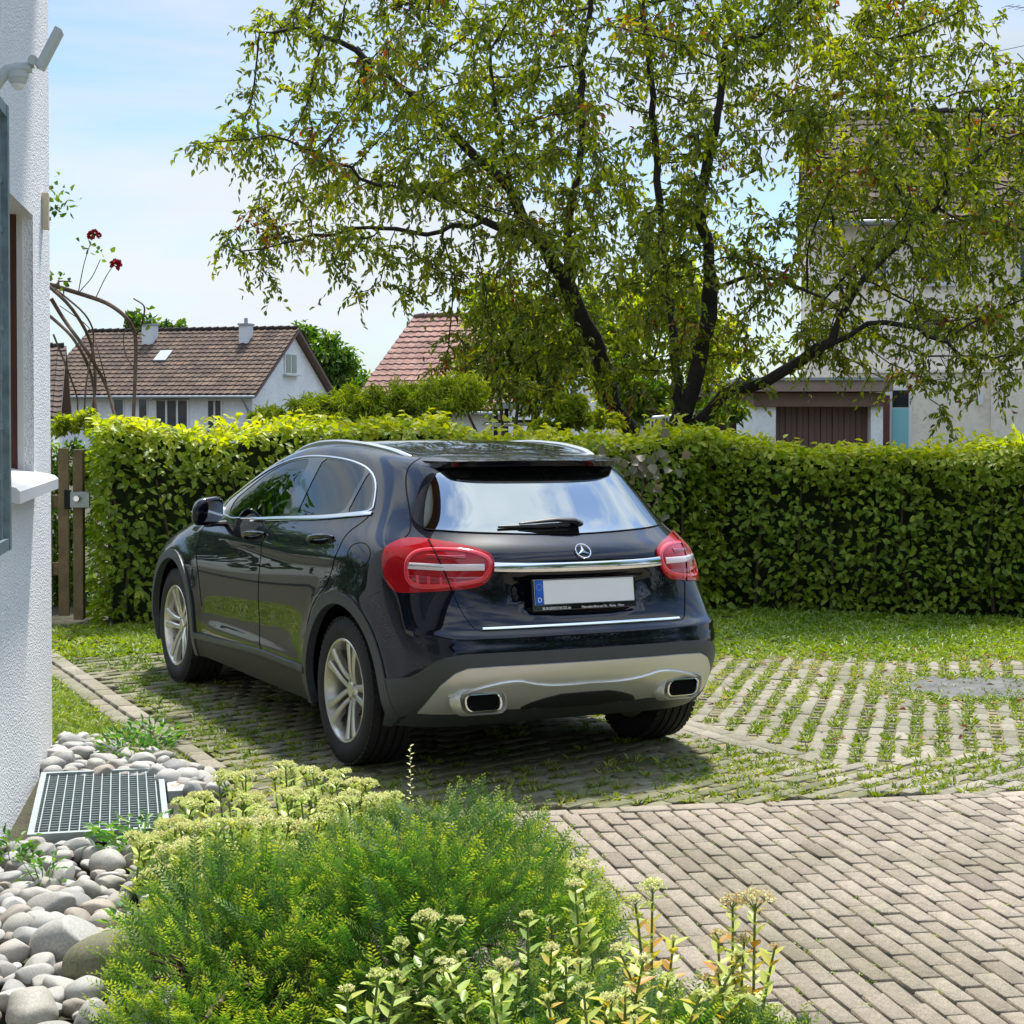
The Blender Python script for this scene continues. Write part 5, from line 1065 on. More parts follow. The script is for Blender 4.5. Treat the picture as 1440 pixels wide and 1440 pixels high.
class House:
    """local frame: origin at the front right ground corner, x to the right along the front, y into the depth"""
    def __init__(s, name, label, px, D, a, Ln, W, ez, rz, wall, tiles, gz0=-.6, over=.45, gover=.35, cat='house', group=None, loc=None, hd_=None):
        a = R_(a)
        if loc is None:
            F2 = np.array([math.sin(YAW), math.cos(YAW)]); R2 = np.array([math.cos(YAW), -math.sin(YAW)]); X = (px - 720) / FOC * D
            o = CAM[:2] + F2 * D + R2 * X; ex = R2 * math.cos(a) - F2 * math.sin(a)
        else: o = np.array(loc); ex = np.array([math.cos(R_(hd_)), math.sin(R_(hd_))])
        ey = np.array([-ex[1], ex[0]])
        s.M = Matrix(((ex[0], ey[0], 0, o[0]), (ex[1], ey[1], 0, o[1]), (0, 0, 1, 0), (0, 0, 0, 1))); s.Mi = np.array(s.M.inverted())
        s.root = empty(name); s.root.matrix_world = s.M; tag(s.root, label, cat, group); s.L, s.W, s.ez, s.rz = Ln, W, ez, rz
        s.C = s.Mi @ np.r_[CAM, 1.]
        if wall:
            rise = (rz - ez) / (W / 2); mb = MB()
            mb.add([(-Ln, 0, gz0), (0, 0, gz0), (0, W, gz0), (-Ln, W, gz0), (-Ln, 0, ez), (0, 0, ez), (0, W, ez), (-Ln, W, ez), (-Ln, W / 2, rz), (0, W / 2, rz)],
                   [(0, 1, 5, 4), (2, 3, 7, 6), (1, 2, 6, 9, 5), (3, 0, 4, 8, 7), (4, 5, 9, 8), (6, 7, 8, 9)])
            mb.build('wall', MAT[wall], s.root)
        if tiles:
            rise = (rz - ez) / (W / 2); rf_ = MB(); t_ = .16; z0 = ez - rise * over + .06
            for y0, y1, sg in ((-over, W / 2, 1), (W + over, W / 2, -1)):
                rf_.add([(x_, y_, z_ + dz) for x_ in (-Ln - gover, gover) for y_, z_ in ((y0, z0), (y1, rz + .06)) for dz in (0, t_)], [(0, 1, 3, 2), (4, 6, 7, 5), (0, 4, 5, 1), (2, 3, 7, 6), (0, 2, 6, 4), (1, 5, 7, 3)])
            rt = rf_.build('roof', MAT['fascia'], s.root); zt = t_ + .01
            tiled_slope('roof_tiles', (-Ln - gover, -over, z0 + zt), (gover, -over, z0 + zt), (gover, W / 2, rz + .06 + zt), (-Ln - gover, W / 2, rz + .06 + zt), tiles, rt)
            tiled_slope('roof_tiles', (gover, W + over, z0 + zt), (-Ln - gover, W + over, z0 + zt), (-Ln - gover, W / 2, rz + .06 + zt), (gover, W / 2, rz + .06 + zt), tiles, rt)
            nr_ = int((Ln + 2 * gover) / .4); rg = MB()
            for i in range(nr_): rg.tube([(-Ln - gover + i * .4, W / 2, rz + .06 + zt), (-Ln - gover + i * .4 + .42, W / 2, rz + .09 + zt)], [.11, .13], 8)
            rg.build('ridge_tiles', MAT[tiles], rt)
            MB().tube([(-Ln - gover, -over - .07, z0 + .08), (gover, -over - .07, z0 + .06)], .07, 8).build('gutter', MAT['zinc'], rt)
    def ray(s, px, py): return s.Mi[:3, :3] @ ray(px, py)
    def F(s, px, py, y=0.): r_ = s.ray(px, py); t_ = (y - s.C[1]) / r_[1]; return s.C[0] + r_[0] * t_, s.C[2] + r_[2] * t_
    def G(s, px, py, x=0.): r_ = s.ray(px, py); t_ = (x - s.C[0]) / r_[0]; return s.C[1] + r_[1] * t_, s.C[2] + r_[2] * t_
    def win(s, x0, y0, x1, y1, nm=2, frame='window_white', shutter=None):
        a = s.F(x0, y1); c = s.F(x1, y0); z0 = a[1] if a[1] > .2 else .9
        return window_part(s.root, None, a[0], c[0], a[1], c[1], nm=nm, frame=frame)
wh = House('white_house', 'low white house with long brown tiled roof, two chimneys and a gable window', 355, 75, 15.6, 10.2, 9., 2.63, 5.46, 'far_white', 'tiles_brown')
for q in ((218, 560, 266, 604, 3), (291, 561, 313, 604, 2), (195, 560, 208, 604, 1), (160, 560, 175, 604, 1)): wh.win(*q[:4], nm=q[4])
a = wh.F(216, 562); c = wh.F(266, 552); MB().box(((a[0] + c[0]) / 2, -.06, (a[1] + c[1]) / 2), (c[0] - a[0], .10, c[1] - a[1])).build('shutter_box', MAT['brown_wood'], wh.root)
# gable window
(y0, z1), (y1, z0) = wh.G(399, 496), wh.G(416, 527)
gwn = MB().box((.03, (y0 + y1) / 2, (z0 + z1) / 2), (.10, y1 - y0, z1 - z0)).build('window', MAT['window_white'], wh.root)
MB().box((.07, y0 + (y1 - y0) * .27, (z0 + z1) / 2), (.05, (y1 - y0) * .38, (z1 - z0) * .86)).box((.07, y0 + (y1 - y0) * .73, (z0 + z1) / 2), (.05, (y1 - y0) * .38, (z1 - z0) * .86)).build('window_pane', MAT['house_glass_dark'], gwn)
MB().box((.12, (y0 + y1) / 2, z0 - .04), (.24, y1 - y0 + .25, .06)).build('window_sill', MAT['sill_stone'], gwn)
for cx_, top_, wd_ in ((211, 458, 11), (346, 458, 9)):
    x_, _ = wh.F(cx_, 480, wh.W * .40); x2, zt_ = wh.F(cx_, top_, wh.W * .40); w2 = wd_ / 2400 * 79
    ch = MB().box((x_, wh.W * .40, zt_ - .8), (w2 * 1.5, .6, 1.7)).build('chimney', MAT['render_chimney'], wh.root)
    MB().box((x_, wh.W * .40, zt_ + .05), (w2 * 1.75, .75, .09)).build('chimney_cap', MAT['zinc'], ch); MB().tube([(x_, wh.W * .4, zt_ + .05), (x_, wh.W * .4, zt_ + .35)], .09, 8).build('flue', MAT['zinc'], ch)
a = wh.F(232, 497, wh.W * .28); MB().box((a[0], wh.W * .26, wh.ez + (wh.rz - wh.ez) * .52 + .30), (.62, .9, .10), M=np.array(Matrix.Rotation(math.atan((wh.rz - wh.ez) / (wh.W / 2)), 3, 'X'))).build('roof_hatch', MAT['zinc'], wh.root)
MB().tube([(-.3, -.48, wh.ez - .2), (-.15, -.1, wh.ez - .75), (-.12, -.08, -.4)], .05, 8).build('downpipe', MAT['zinc'], wh.root)
# house with a red roof behind the hedge
rh = House('red_roofed_house', 'house with dusty red tiled roof seen above the middle of the hedge', 712, 58, 24., 5.6, 9.5, 1.9, 5.15, 'far_white', 'tiles_red')
# dark gable corner peeping out beside the near wall
dh = House('dark_roofed_house', 'dark roof edge of a house just past the rendered wall', 72, 60, -12., 9., 8., 1.6, 4.0, 'far_white', 'tiles_grey')
# cream house on the right
ch_ = House('cream_house', 'tall cream rendered house with dark brown tiled roof at the right edge', 2050, 41, 8.5, 24.6 - 9.2, 9., 6.7, 9.75, 'pink_white', 'tiles_grey', over=.6, gover=.12)
low = MB(); z5 = ch_.F(1300, 524)[1]; x0_ = ch_.F(1190, 560)[0]
low.box(((x0_ + 0) / 2, -.10, (z5 - .6) / 2), (0 - x0_, .20, z5 + .6)).build('plinth_wall', MAT['cream_render'], ch_.root)
MB().box(((x0_ + 0) / 2, -.13, z5 + .03), (0 - x0_, .28, .07)).build('string_course', MAT['pink_white'], ch_.root)
xs_ = ch_.F(1393, 560, -.2)[0]; MB().box((xs_ / 2, -.26, (z5 - .6) / 2 - .04), (-xs_, .12, z5 + .5)).build('plinth_step', MAT['cream_render'], ch_.root)
a, c = ch_.F(1253, 545, -.2), ch_.F(1279, 612, -.2)
fr = MB().box(((a[0] + c[0]) / 2, -.22, (a[1] - .4) / 2), (c[0] - a[0] + .1, .08, a[1] + .4)).build('side_door', MAT['window_white'], ch_.root)
MB().box(((a[0] + c[0]) / 2, -.26, a[1] - .28), ((c[0] - a[0]) * .86, .04, .42)).build('door_pane', MAT['inside_dark'], fr)
plain('turquoise', (.22, .50, .50), .4); MB().box(((a[0] + c[0]) / 2, -.26, (a[1] - .52 - .4) / 2), ((c[0] - a[0]) * .86, .04, a[1] - .52 + .4)).build('door_leaf', MAT['turquoise'], fr)
a = ch_.F(1246, 548, -.2); MB().box((a[0], -.3, .9), (.16, .2, 2.5)).build('downpipe', MAT['brown_wood'], ch_.root)
for q in ((1300, 330, 1340, 400, 2), (1215, 330, 1250, 400, 2), (1430, 330, 1475, 400, 2)): ch_.win(*q[:4], nm=2)
a = ch_.F(1378, 560, -.2); MB().box((a[0], -.3, a[1]), (.12, .05, .3)).build('wall_vent', MAT['window_white'], ch_.root)
# garages with flat brown roofs
plain('garage_brown', (.15, .085, .055), .6, var=.2, vscale=2.); plain('fascia_brown', (.26, .18, .14), .6, var=.12, vscale=3.); plain('garage_door', (.13, .07, .05), .5)
def garage(label, pxl, pxr, ytop, ybot, D, doors, pillars):
    F2 = np.array([math.sin(YAW), math.cos(YAW)]); R2 = np.array([math.cos(YAW), -math.sin(YAW)])
    zt = 1.63 + (585 - ytop) / 2400 * D; zb = 1.63 + (585 - ybot) / 2400 * D; X = lambda px: (px - 720) / 2400 * D
    o = CAM[:2] + F2 * D; rt_ = empty('garage'); rt_.matrix_world = Matrix(((R2[0], F2[0], 0, o[0]), (R2[1], F2[1], 0, o[1]), (0, 0, 1, 0), (0, 0, 0, 1))); tag(rt_, label, 'garage', 'flat roofed brown garages')
    x0, x1 = X(pxl), X(pxr); hgt = zt - zb
    MB().box(((x0 + x1) / 2, 2.6, zt - hgt * .24), (x1 - x0 + .3, 5.6, hgt * .42)).build('roof_edge', MAT['fascia_brown'], rt_)
    MB().box(((x0 + x1) / 2, 2.7, zt - hgt * .74), (x1 - x0, 5.4, hgt * .50)).build('fascia', MAT['garage_brown'], rt_)
    MB().box(((x0 + x1) / 2, 2.65, zt + .0), (x1 - x0 + .45, 5.8, .06)).build('roof', MAT['zinc'], rt_)
    for a_, b_ in pillars: MB().box((X((a_ + b_) / 2), .35, (zb - .6) / 2), (X(b_) - X(a_), .5, zb + .6)).build('pillar', MAT['far_white'], rt_)
    for a_, b_ in doors:
        g = MB(); n_ = max(4, int((X(b_) - X(a_)) / .12))
        for i in range(n_): g.box((X(a_) + (X(b_) - X(a_)) * (i + .5) / n_, .45 + .02 * (i % 2), (zb - .6) / 2), ((X(b_) - X(a_)) / n_ * .92, .06, zb + .6))
        g.box((X((a_ + b_) / 2), .53, (zb - .6) / 2), (X(b_) - X(a_), .06, zb + .6)); g.build('garage_door', MAT['garage_door'], rt_)
    MB().box(((x0 + x1) / 2, 5.3, (zb - .6) / 2), (x1 - x0, .2, zb + .6)).build('back_wall', MAT['far_white'], rt_)
garage('flat roofed brown garage between a white pillar and the cream house', 1060, 1243, 533, 572, 36, [(1092, 1226)], [(1041, 1092), (1226, 1243)])
garage('flat roofed brown garage partly hidden behind the tree trunks', 900, 1046, 543, 577, 39, [(905, 975), (985, 1044)], [(975, 985)])
# dark carport behind the hedge
cp = empty('carport'); F2 = np.array([math.sin(YAW), math.cos(YAW)]); R2 = np.array([math.cos(YAW), -math.sin(YAW)]); o = CAM[:2] + F2 * 32
cp.matrix_world = Matrix(((R2[0], F2[0], 0, o[0]), (R2[1], F2[1], 0, o[1]), (0, 0, 1, 0), (0, 0, 0, 1))); tag(cp, 'dark open carport above the hedge left of the tree trunks', 'carport')
X = lambda px: (px - 720) / 2400 * 32
MB().box((X(733), 1.5, 1.83), (X(770) - X(692), 3.2, .12)).build('roof', MAT['zinc'], cp)
for px_ in (697, 712, 750, 766): MB().box((X(px_), .1, .7), (.08, .08, 2.2)).build('post', MAT['inside_dark'], cp)
MB().box((X(733), .1, 1.52), (X(766) - X(697), .05, .08)).build('beam', MAT['inside_dark'], cp)
# white railing right of the trunk
o = CAM[:2] + F2 * 24; rl = empty('white_railing'); rl.matrix_world = Matrix(((R2[0], F2[0], 0, o[0]), (R2[1], F2[1], 0, o[1]), (0, 0, 1, 0), (0, 0, 0, 1))); tag(rl, 'white metal railing glimpsed between hedge and tree trunk', 'railing'); X = lambda px: (px - 720) / 2400 * 24
plain('white_paint', (.8, .8, .8), .4)
MB().tube([(X(680), 0, 1.50), (X(820), 0, 1.53), (X(948), 0, 1.63)], .025, 8).build('handrail', MAT['white_paint'], rl)
g = MB()
for px_ in range(905, 950, 5): g.tube([(X(px_), 0, 1.60), (X(px_), 0, .4)], .012, 6)
for px_ in (905, 947, 800, 690): g.tube([(X(px_), 0, 1.56), (X(px_), 0, 0)], .025, 6)
g.build('balusters', MAT['white_paint'], rl)
plain('dark_cladding', (.045, .035, .03), .8, var=.3, vscale=2.)
# neighbours behind the camera (seen only as reflections in the car)
nb = House('white_house', 'white house behind the photographer, mirrored in the car', 0, 0, 0, 13., 9., 5.6, 8.6, 'far_white', 'tiles_brown', loc=(-9., -20.), hd_=170)
for x_ in (-2., -5.5, -9.): 
    for z_ in (.9, 3.6): window_part(nb.root, None, x_ - 1.3, x_, z_, z_ + 1.3)
nb2 = House('brown_house', 'brown clad house outside the left of the picture, mirrored in the car doors', 0, 0, 0, 12., 9., 3.4, 5.8, 'dark_cladding', 'tiles_grey', loc=(-13.5, 12.), hd_=95)
for x_ in (-1.5, -4., -6.5, -9.): 
    for z_ in (.9,): window_part(nb2.root, None, x_ - 1.1, x_, z_, z_ + 1.3)
# pylon wires and a roof aerial at the top right
wires = MB()
for (p0, p1, D_) in (((1380, 115), (1460, 98), 60.), ((1385, 76), (1460, 60), 60.)): wires.tube([at(*p0, D_) - (at(*p1, D_) - at(*p0, D_)) * 3, at(*p0, D_), at(*p1, D_), at(*p1, D_) + (at(*p1, D_) - at(*p0, D_)) * 3], .012, 5)
tag(wires.build('overhead_wires', MAT['dark_plastic']), 'thin overhead wires crossing the sky at the top right', 'wires')
ae = empty('roof_aerial', at(1440, 12, 50)); tag(ae, 'television aerial at the top right corner', 'aerial'); MB().tube([(.9, 0, -3), (.9, 0, .3)], .03, 6).build('mast', MAT['zinc'], ae); g = MB().tube([(-.7, 0, 0), (1.3, -.2, .02)], .012, 6)
for i in range(7): g.tube([(-.65 + i * .26, -.25, 0), (-.65 + i * .26, .25, 0)], .008, 5)
g.build('elements', MAT['zinc'], ae)
# wooden garden gate at the end of the wall
plain('old_wood', (.16, .115, .055), .8, bump=.5, bscale=40., var=.4, vscale=5.)
GD = 13.35; gr = RT / np.linalg.norm(RT[:2]); gp = at(100, 870, GD); gbase = float(gz(gp[0], gp[1])); gt = empty('garden_gate', (gp[0], gp[1], gbase), -YAW); tag(gt, 'weathered wooden garden gate with metal lock between house and hedge', 'gate')
X = lambda px: (px - 100) / 2400 * GD; Z = lambda py: 1.6295 + (585 - py) / 2400 * GD - gbase
for i, (a_, b_, t_) in enumerate(((48, 60, 632), (63, 74, 630), (83, 98, 630))): MB().box((X((a_ + b_) / 2), 0, (Z(t_) + .03) / 2), (X(b_) - X(a_), .025, Z(t_) - .03), bev=.004).build('slat', MAT['old_wood'], gt)
for z_ in (Z(705), Z(800)): MB().box((X(66), .03, z_), (X(99) - X(40), .03, .10), bev=.004).build('rail', MAT['old_wood'], gt)
MB().box((X(111), .02, Z(632) / 2), (X(118) - X(104), .08, Z(632)), bev=.006).build('gate_post', MAT['old_wood'], gt)
lk = MB().box((X(116), -.05, Z(702)), (X(130) - X(103), .035, Z(692) - Z(714)), bev=.004).build('lock_box', MAT['galvanised_light'], gt)
MB().lathe([(-.05, .001), (-.05, .022), (-.02, .026), (0, .012)], 16, axis='y', c=(X(113), -.06, Z(700))).build('gate_knob', MAT['satin_alu'], lk, smooth=True)
MB().box((X(98), -.035, Z(702)), (.05, .03, .15)).build('latch', MAT['inside_dark'], lk)

# ------------------------------------------------------------------ light shaft grating in front of the wall
gA, gB = gpt(58, 1093)[:2], gpt(38, 1183)[:2]; gd = (gA - gB); gl = float(np.linalg.norm(gd)); gd /= gl; gn = np.array([gd[1], -gd[0]]); gw = .53
gro = empty('floor_grating', (gB[0], gB[1], float(gz(*gB)) + .02)); gro.matrix_world = Matrix(((gn[0], gd[0], 0, gB[0]), (gn[1], gd[1], 0, gB[1]), (0, 0, 1, float(gz(*gB)) + .005), (0, 0, 0, 1))); tag(gro, 'galvanised steel grating over the light shaft beside the wall', 'grating')
f = MB().box((gw / 2, .014, 0), (gw, .028, .04)).box((gw / 2, gl - .014, 0), (gw, .028, .04)).box((.012, gl / 2, 0), (.024, gl - .056, .04)).box((gw - .012, gl / 2, 0), (.024, gl - .056, .04)); f.build('frame', MAT['galvanised_light'], gro)
g = MB()
for i in range(1, 14): g.box((gw * i / 14, gl / 2, -.002), (.0045, gl - .05, .026))
g.build('bearing_bars', MAT['galvanised_light'], gro); g = MB()
for i in range(1, 27): g.box((gw / 2, gl * i / 27, -.004), (gw - .05, .005, .018))
g.build('cross_bars', MAT['galvanised_light'], gro)
MB().box((gw + .055, gl * .82, -.02), (.09, gl * .40, .05), bev=.006).build('kerb', MAT['concrete'], gro)
MB().box((gw / 2, gl / 2, -.055), (gw - .02, gl - .02, .05)).build('shaft', MAT['inside_dark'], gro)
# ------------------------------------------------------------------ plants
leafmat('hedge_leaf', [(0, (.07, .125, .010)), (.35, (.18, .26, .018)), (.65, (.29, .36, .03)), (.85, (.46, .47, .05)), (1, (.58, .58, .10))], trans=.42, rough=.5)
leafmat('tree_leaf', [(0, (.06, .09, .012)), (.4, (.14, .18, .02)), (.75, (.28, .31, .035)), (.9, (.42, .40, .07)), (.96, (.22, .10, .03)), (1, (.22, .04, .02))], trans=.45, rough=.45)
leafmat('yellow_leaf', [(0, (.14, .20, .015)), (.5, (.32, .38, .03)), (1, (.55, .55, .09))], trans=.5)
leafmat('olive_leaf', [(0, (.07, .11, .012)), (.5, (.17, .23, .025)), (1, (.36, .38, .06))], trans=.45)
leafmat('bush_leaf', [(0, (.03, .09, .010)), (.5, (.08, .16, .020)), (1, (.20, .27, .04))], trans=.4)
leafmat('mauve_leaf', [(0, (.07, .085, .03)), (.5, (.12, .11, .06)), (1, (.19, .15, .10))], trans=.3)
plain('bark', (.035, .028, .021), .95, bump=.9, bscale=30., var=.5, vscale=9.)
plain('stem_brown', (.11, .07, .045), .85, bump=.4, bscale=80., var=.4, vscale=12.)
plain('stem_green', (.12, .18, .04), .7)
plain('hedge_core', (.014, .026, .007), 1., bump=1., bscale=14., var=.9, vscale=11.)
# hedge: three straight runs, clipped but uneven
def hedge(name, label, A, Bq, h0, h1, th, seed, dens=620, cat='hedge', size=(.055, .085)):
    A, Bq = np.array(A, float), np.array(Bq, float); d = Bq - A; Ln = np.linalg.norm(d); d /= Ln; nrm = np.array([d[1], -d[0]])     # towards us
    if nrm @ (CAM[:2] - A) < 0: nrm = -nrm
    base = empty(name, (A[0], A[1], float(gz(*A)))); tag(base, label, cat); o3 = np.array([A[0], A[1], float(gz(*A))]); g = np.random.default_rng(seed)
    def top(s): return h0 + (h1 - h0) * s / Ln + .05 * np.sin(s * 2.1 + seed) + .03 * np.sin(s * 5.3)
    arr = []
    def put(s, dep, z, N, tone, n_):
        P = np.c_[A[0] + d[0] * s + nrm[0] * (-dep), A[1] + d[1] * s + nrm[1] * (-dep), gz(A[0], A[1]) + z] - o3
        az = g.normal(0, .9, n_); dirn = N + g.normal(0, .45, (n_, 3)); dirn[:, 2] -= .55
        A3 = unit(dirn + np.c_[d[0] * az, d[1] * az, np.zeros(n_)]); nn = unit(N * .7 + np.array([0, 0, .8]) + g.normal(0, .45, (n_, 3)))
        L_ = g.uniform(size[0], size[1], n_); arr.append(leaf_arrays(P, A3, nn, L_, L_ * g.uniform(.55, .7, n_), fold=.18, curl=.12, tone=tone))
    N3 = np.array([nrm[0], nrm[1], 0.])
    n_ = int(Ln * (h0 + h1) / 2 * dens * 1.25); s = g.uniform(0, Ln, n_); z = np.where(g.random(n_) < .22, g.uniform(.80, 1.02, n_), g.uniform(.02, 1., n_)) * top(s)
    bump_ = .10 * (vnoise(np.c_[s, z], 2.2, seed) - .5) + .05 * (vnoise(np.c_[s, z], 6., seed + 1) - .5)
    lay = g.choice([0, .05, .11, .20], n_, p=[.38, .27, .19, .16]); dep = lay - bump_ + .04 * (z < .25)
    hole = vnoise(np.c_[s, z], 5.5, seed + 2) > .86; keep = ~(hole & (lay < .08)); s, z, dep, lay = s[keep], z[keep], dep[keep], lay[keep]; n_ = len(s)
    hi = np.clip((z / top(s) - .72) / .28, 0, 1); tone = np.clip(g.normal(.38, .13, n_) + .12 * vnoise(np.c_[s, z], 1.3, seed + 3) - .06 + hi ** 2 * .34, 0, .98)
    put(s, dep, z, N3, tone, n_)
    n_ = int(Ln * th * dens * 1.1); s = g.uniform(0, Ln, n_); dp = g.uniform(-.03, th, n_); z = top(s) + g.normal(0, .025, n_) + .05 * (vnoise(np.c_[s, dp], 5., seed + 4) - .3)
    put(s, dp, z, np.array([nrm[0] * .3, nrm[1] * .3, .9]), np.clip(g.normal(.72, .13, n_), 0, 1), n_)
    for s_end, sg in ((0., -1.), (Ln, 1.)):
        n_ = int(th * h0 * dens); put(np.full(n_, s_end) + sg * (g.uniform(-.12, .02, n_)), g.uniform(-.02, th, n_), g.uniform(0, 1, n_) * h0, np.array([d[0] * sg, d[1] * sg, .1]), np.clip(g.normal(.4, .13, n_), 0, 1), n_)
    # young shoots standing above the cut
    ns = int(Ln * 26); s0 = g.uniform(0, Ln, ns); d0 = g.uniform(0, th, ns); hs = g.uniform(.04, .16, ns) * (.5 + vnoise(s0[:, None], 2., seed + 5)); k_ = 8
    ss = np.repeat(s0, k_); dd = np.repeat(d0, k_); fr = np.tile(np.linspace(.1, 1, k_), ns); zz = top(ss) + np.repeat(hs, k_) * fr
    put(ss + g.normal(0, .012, len(ss)), dd + g.normal(0, .012, len(ss)), zz, np.array([0, 0, .5]), np.clip(g.normal(.86, .08, len(ss)), 0, 1), len(ss))
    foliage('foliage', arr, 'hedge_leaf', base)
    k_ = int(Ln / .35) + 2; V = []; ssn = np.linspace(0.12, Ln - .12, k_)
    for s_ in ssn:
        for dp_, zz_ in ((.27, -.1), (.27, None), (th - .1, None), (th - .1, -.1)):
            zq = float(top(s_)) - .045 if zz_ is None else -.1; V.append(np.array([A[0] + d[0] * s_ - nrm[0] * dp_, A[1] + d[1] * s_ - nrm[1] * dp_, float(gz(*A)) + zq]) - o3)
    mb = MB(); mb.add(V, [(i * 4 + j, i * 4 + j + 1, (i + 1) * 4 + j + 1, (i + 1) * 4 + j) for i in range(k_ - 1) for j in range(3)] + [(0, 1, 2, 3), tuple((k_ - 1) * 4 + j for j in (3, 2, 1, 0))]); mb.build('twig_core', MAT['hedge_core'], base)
    st = MB()
    for s_ in np.arange(.2, Ln, .33):
        q = np.array([A[0] + d[0] * s_ - nrm[0] * .2, A[1] + d[1] * s_ - nrm[1] * .2, float(gz(*A))]) - o3; st.tube([q, q + [g.normal(0, .04), g.normal(0, .04), .5], q + [g.normal(0, .08), g.normal(0, .08), 1.1]], [.016, .012, .007], 6)
    st.build('stems', MAT['stem_brown'], base); return base
HA, HB, HC_ = (-.62, 6.35), (4.45, 5.45), (8.9, 1.9)
hedge('hedge', 'clipped green hedge with yellow top running behind the car from the gate', HA, HB, 1.50, 1.37, .85, 3)
hedge('hedge', 'clipped green hedge bending towards us at the right of the car', (4.25, 5.60), HC_, 1.35, 1.27, .85, 8, dens=800)
# paler, pinkish large leaves hanging through the hedge
def cluster(name, label, cat, pts, mat, n_per, rad, size, seed, aspect=.8, hang=.6, tone=(0, 1)):
    g = np.random.default_rng(seed); pts = np.array(pts, float); c0 = pts.mean(0); i_ = np.repeat(np.arange(len(pts)), n_per); n_ = len(i_)
    P = pts[i_] + g.normal(0, rad, (n_, 3)) - c0; A3 = unit(g.normal(0, .7, (n_, 3)) + [0, 0, -hang]); nn = unit(np.array([-FW[0], -FW[1], .5]) + g.normal(0, .45, (n_, 3))); L_ = g.uniform(*size, n_)
    e_ = empty(name, c0); tag(e_, label, cat); foliage('foliage', [leaf_arrays(P, A3, nn, L_, L_ * aspect, fold=.1, tone=g.uniform(*tone, n_))], mat, e_); return e_
pp = [at(px, py, 13.3) for px, py in ((850, 640), (890, 650), (905, 640), (918, 655), (900, 668), (925, 672), (870, 660), (895, 690), (920, 700), (905, 650), (935, 640), (860, 650), (915, 625), (880, 645), (942, 655))]
vine = cluster('climbing_vine', 'patch of larger pinkish grey leaves in the hedge top right of the car', 'climber', pp, 'mauve_leaf', 4, .09, (.07, .105), 5, aspect=.85)
MB().tube([Vector(at(900, 720, 13.3)) - vine.location, Vector(at(905, 670, 13.25)) - vine.location, Vector(at(880, 635, 13.25)) - vine.location], [.01, .008, .004], 6).build('stem', MAT['stem_brown'], vine)

# ---- trees by space colonisation
def grow(trunks, attr, step=.22, infl=1.6, kill=.42, iters=70, seed=0, bias=(0, 0, 0)):
    """trunks: list of polylines [(p, ...)] from the ground up; attr: points to reach. returns nodes, parent index"""
    g = np.random.default_rng(seed); nodes = []; par = []; 
    for tr in trunks:
        last = -1
        for p in tr:
            p = np.array(p, float)
            if last == -1 and nodes:            # attach to the nearest existing node
                dd = np.linalg.norm(np.array(nodes) - p, axis=1); j = int(dd.argmin()); last = j
            if last >= 0:
                q0 = nodes[last]; L_ = np.linalg.norm(p - q0); m_ = max(1, int(L_ / step))
                for k_ in range(1, m_ + 1):
                    nodes.append(q0 + (p - q0) * k_ / m_ + (g.normal(0, .018, 3) if k_ < m_ else 0)); par.append(last); last = len(nodes) - 1
            else: nodes.append(p); par.append(-1); last = len(nodes) - 1
    A = np.array(attr); 
    for it_ in range(iters):
        if len(A) == 0: break
        N = np.array(nodes); d2 = ((A[:, None, :] - N[None]) ** 2).sum(-1) if len(A) * len(N) < 4e7 else None
        if d2 is None: break
        j = d2.argmin(1); dm = np.sqrt(d2[np.arange(len(A)), j]); act = dm < infl
        if not act.any(): infl *= 1.4; continue
        for k_ in np.unique(j[act]):
            v = (unit(A[act & (j == k_)] - N[k_])).sum(0) + np.array(bias) + g.normal(0, .25, 3); v /= max(np.linalg.norm(v), 1e-6)
            q = N[k_] + v * step; nodes.append(q); par.append(int(k_))
        N2 = np.array(nodes[len(N):]); dd = np.sqrt(((A[:, None, :] - N2[None]) ** 2).sum(-1)).min(1); A = A[dd > kill]
    return np.array(nodes), np.array(par)
def branch_mesh(nodes, par, r_tip, r_exp, name, mat, parent, off, rmin=.004, rscale=None):
    n = len(nodes); ch = [[] for _ in range(n)]
    for i, p in enumerate(par):
        if p >= 0: ch[p].append(i)
    r = np.zeros(n); order = range(n - 1, -1, -1)
    acc = np.zeros(n)
    for i in order:
        acc[i] = max(acc[i], r_tip ** r_exp) if not ch[i] else sum(acc[c] for c in ch[i]); 
    r = acc ** (1 / r_exp)
    if rscale is not None: r = rscale(r, nodes)
    mb = MB(); done = set()
    for i in range(n):
        if par[i] >= 0 and len(ch[par[i]]) and max(ch[par[i]], key=lambda c: acc[c]) == i: continue     # a continuation, drawn with its chain
        chain = [i] if par[i] < 0 else [par[i], i]; k_ = i
        while ch[k_]: k_ = max(ch[k_], key=lambda c: acc[c]); chain.append(k_)
        if len(chain) < 2: continue
        pts = nodes[chain] - off; rr = r[chain].copy()
        if par[i] >= 0: rr[0] = rr[1]
        sides = 10 if rr[0] > .05 else (6 if rr[0] > .015 else 4)
        mb.tube(pts, np.maximum(rr, rmin), sides, cap=False)
    v = np.concatenate(mb.v); o = mesh(name, v, mb.f, MAT[mat], parent, smooth=True); return o, r, ch
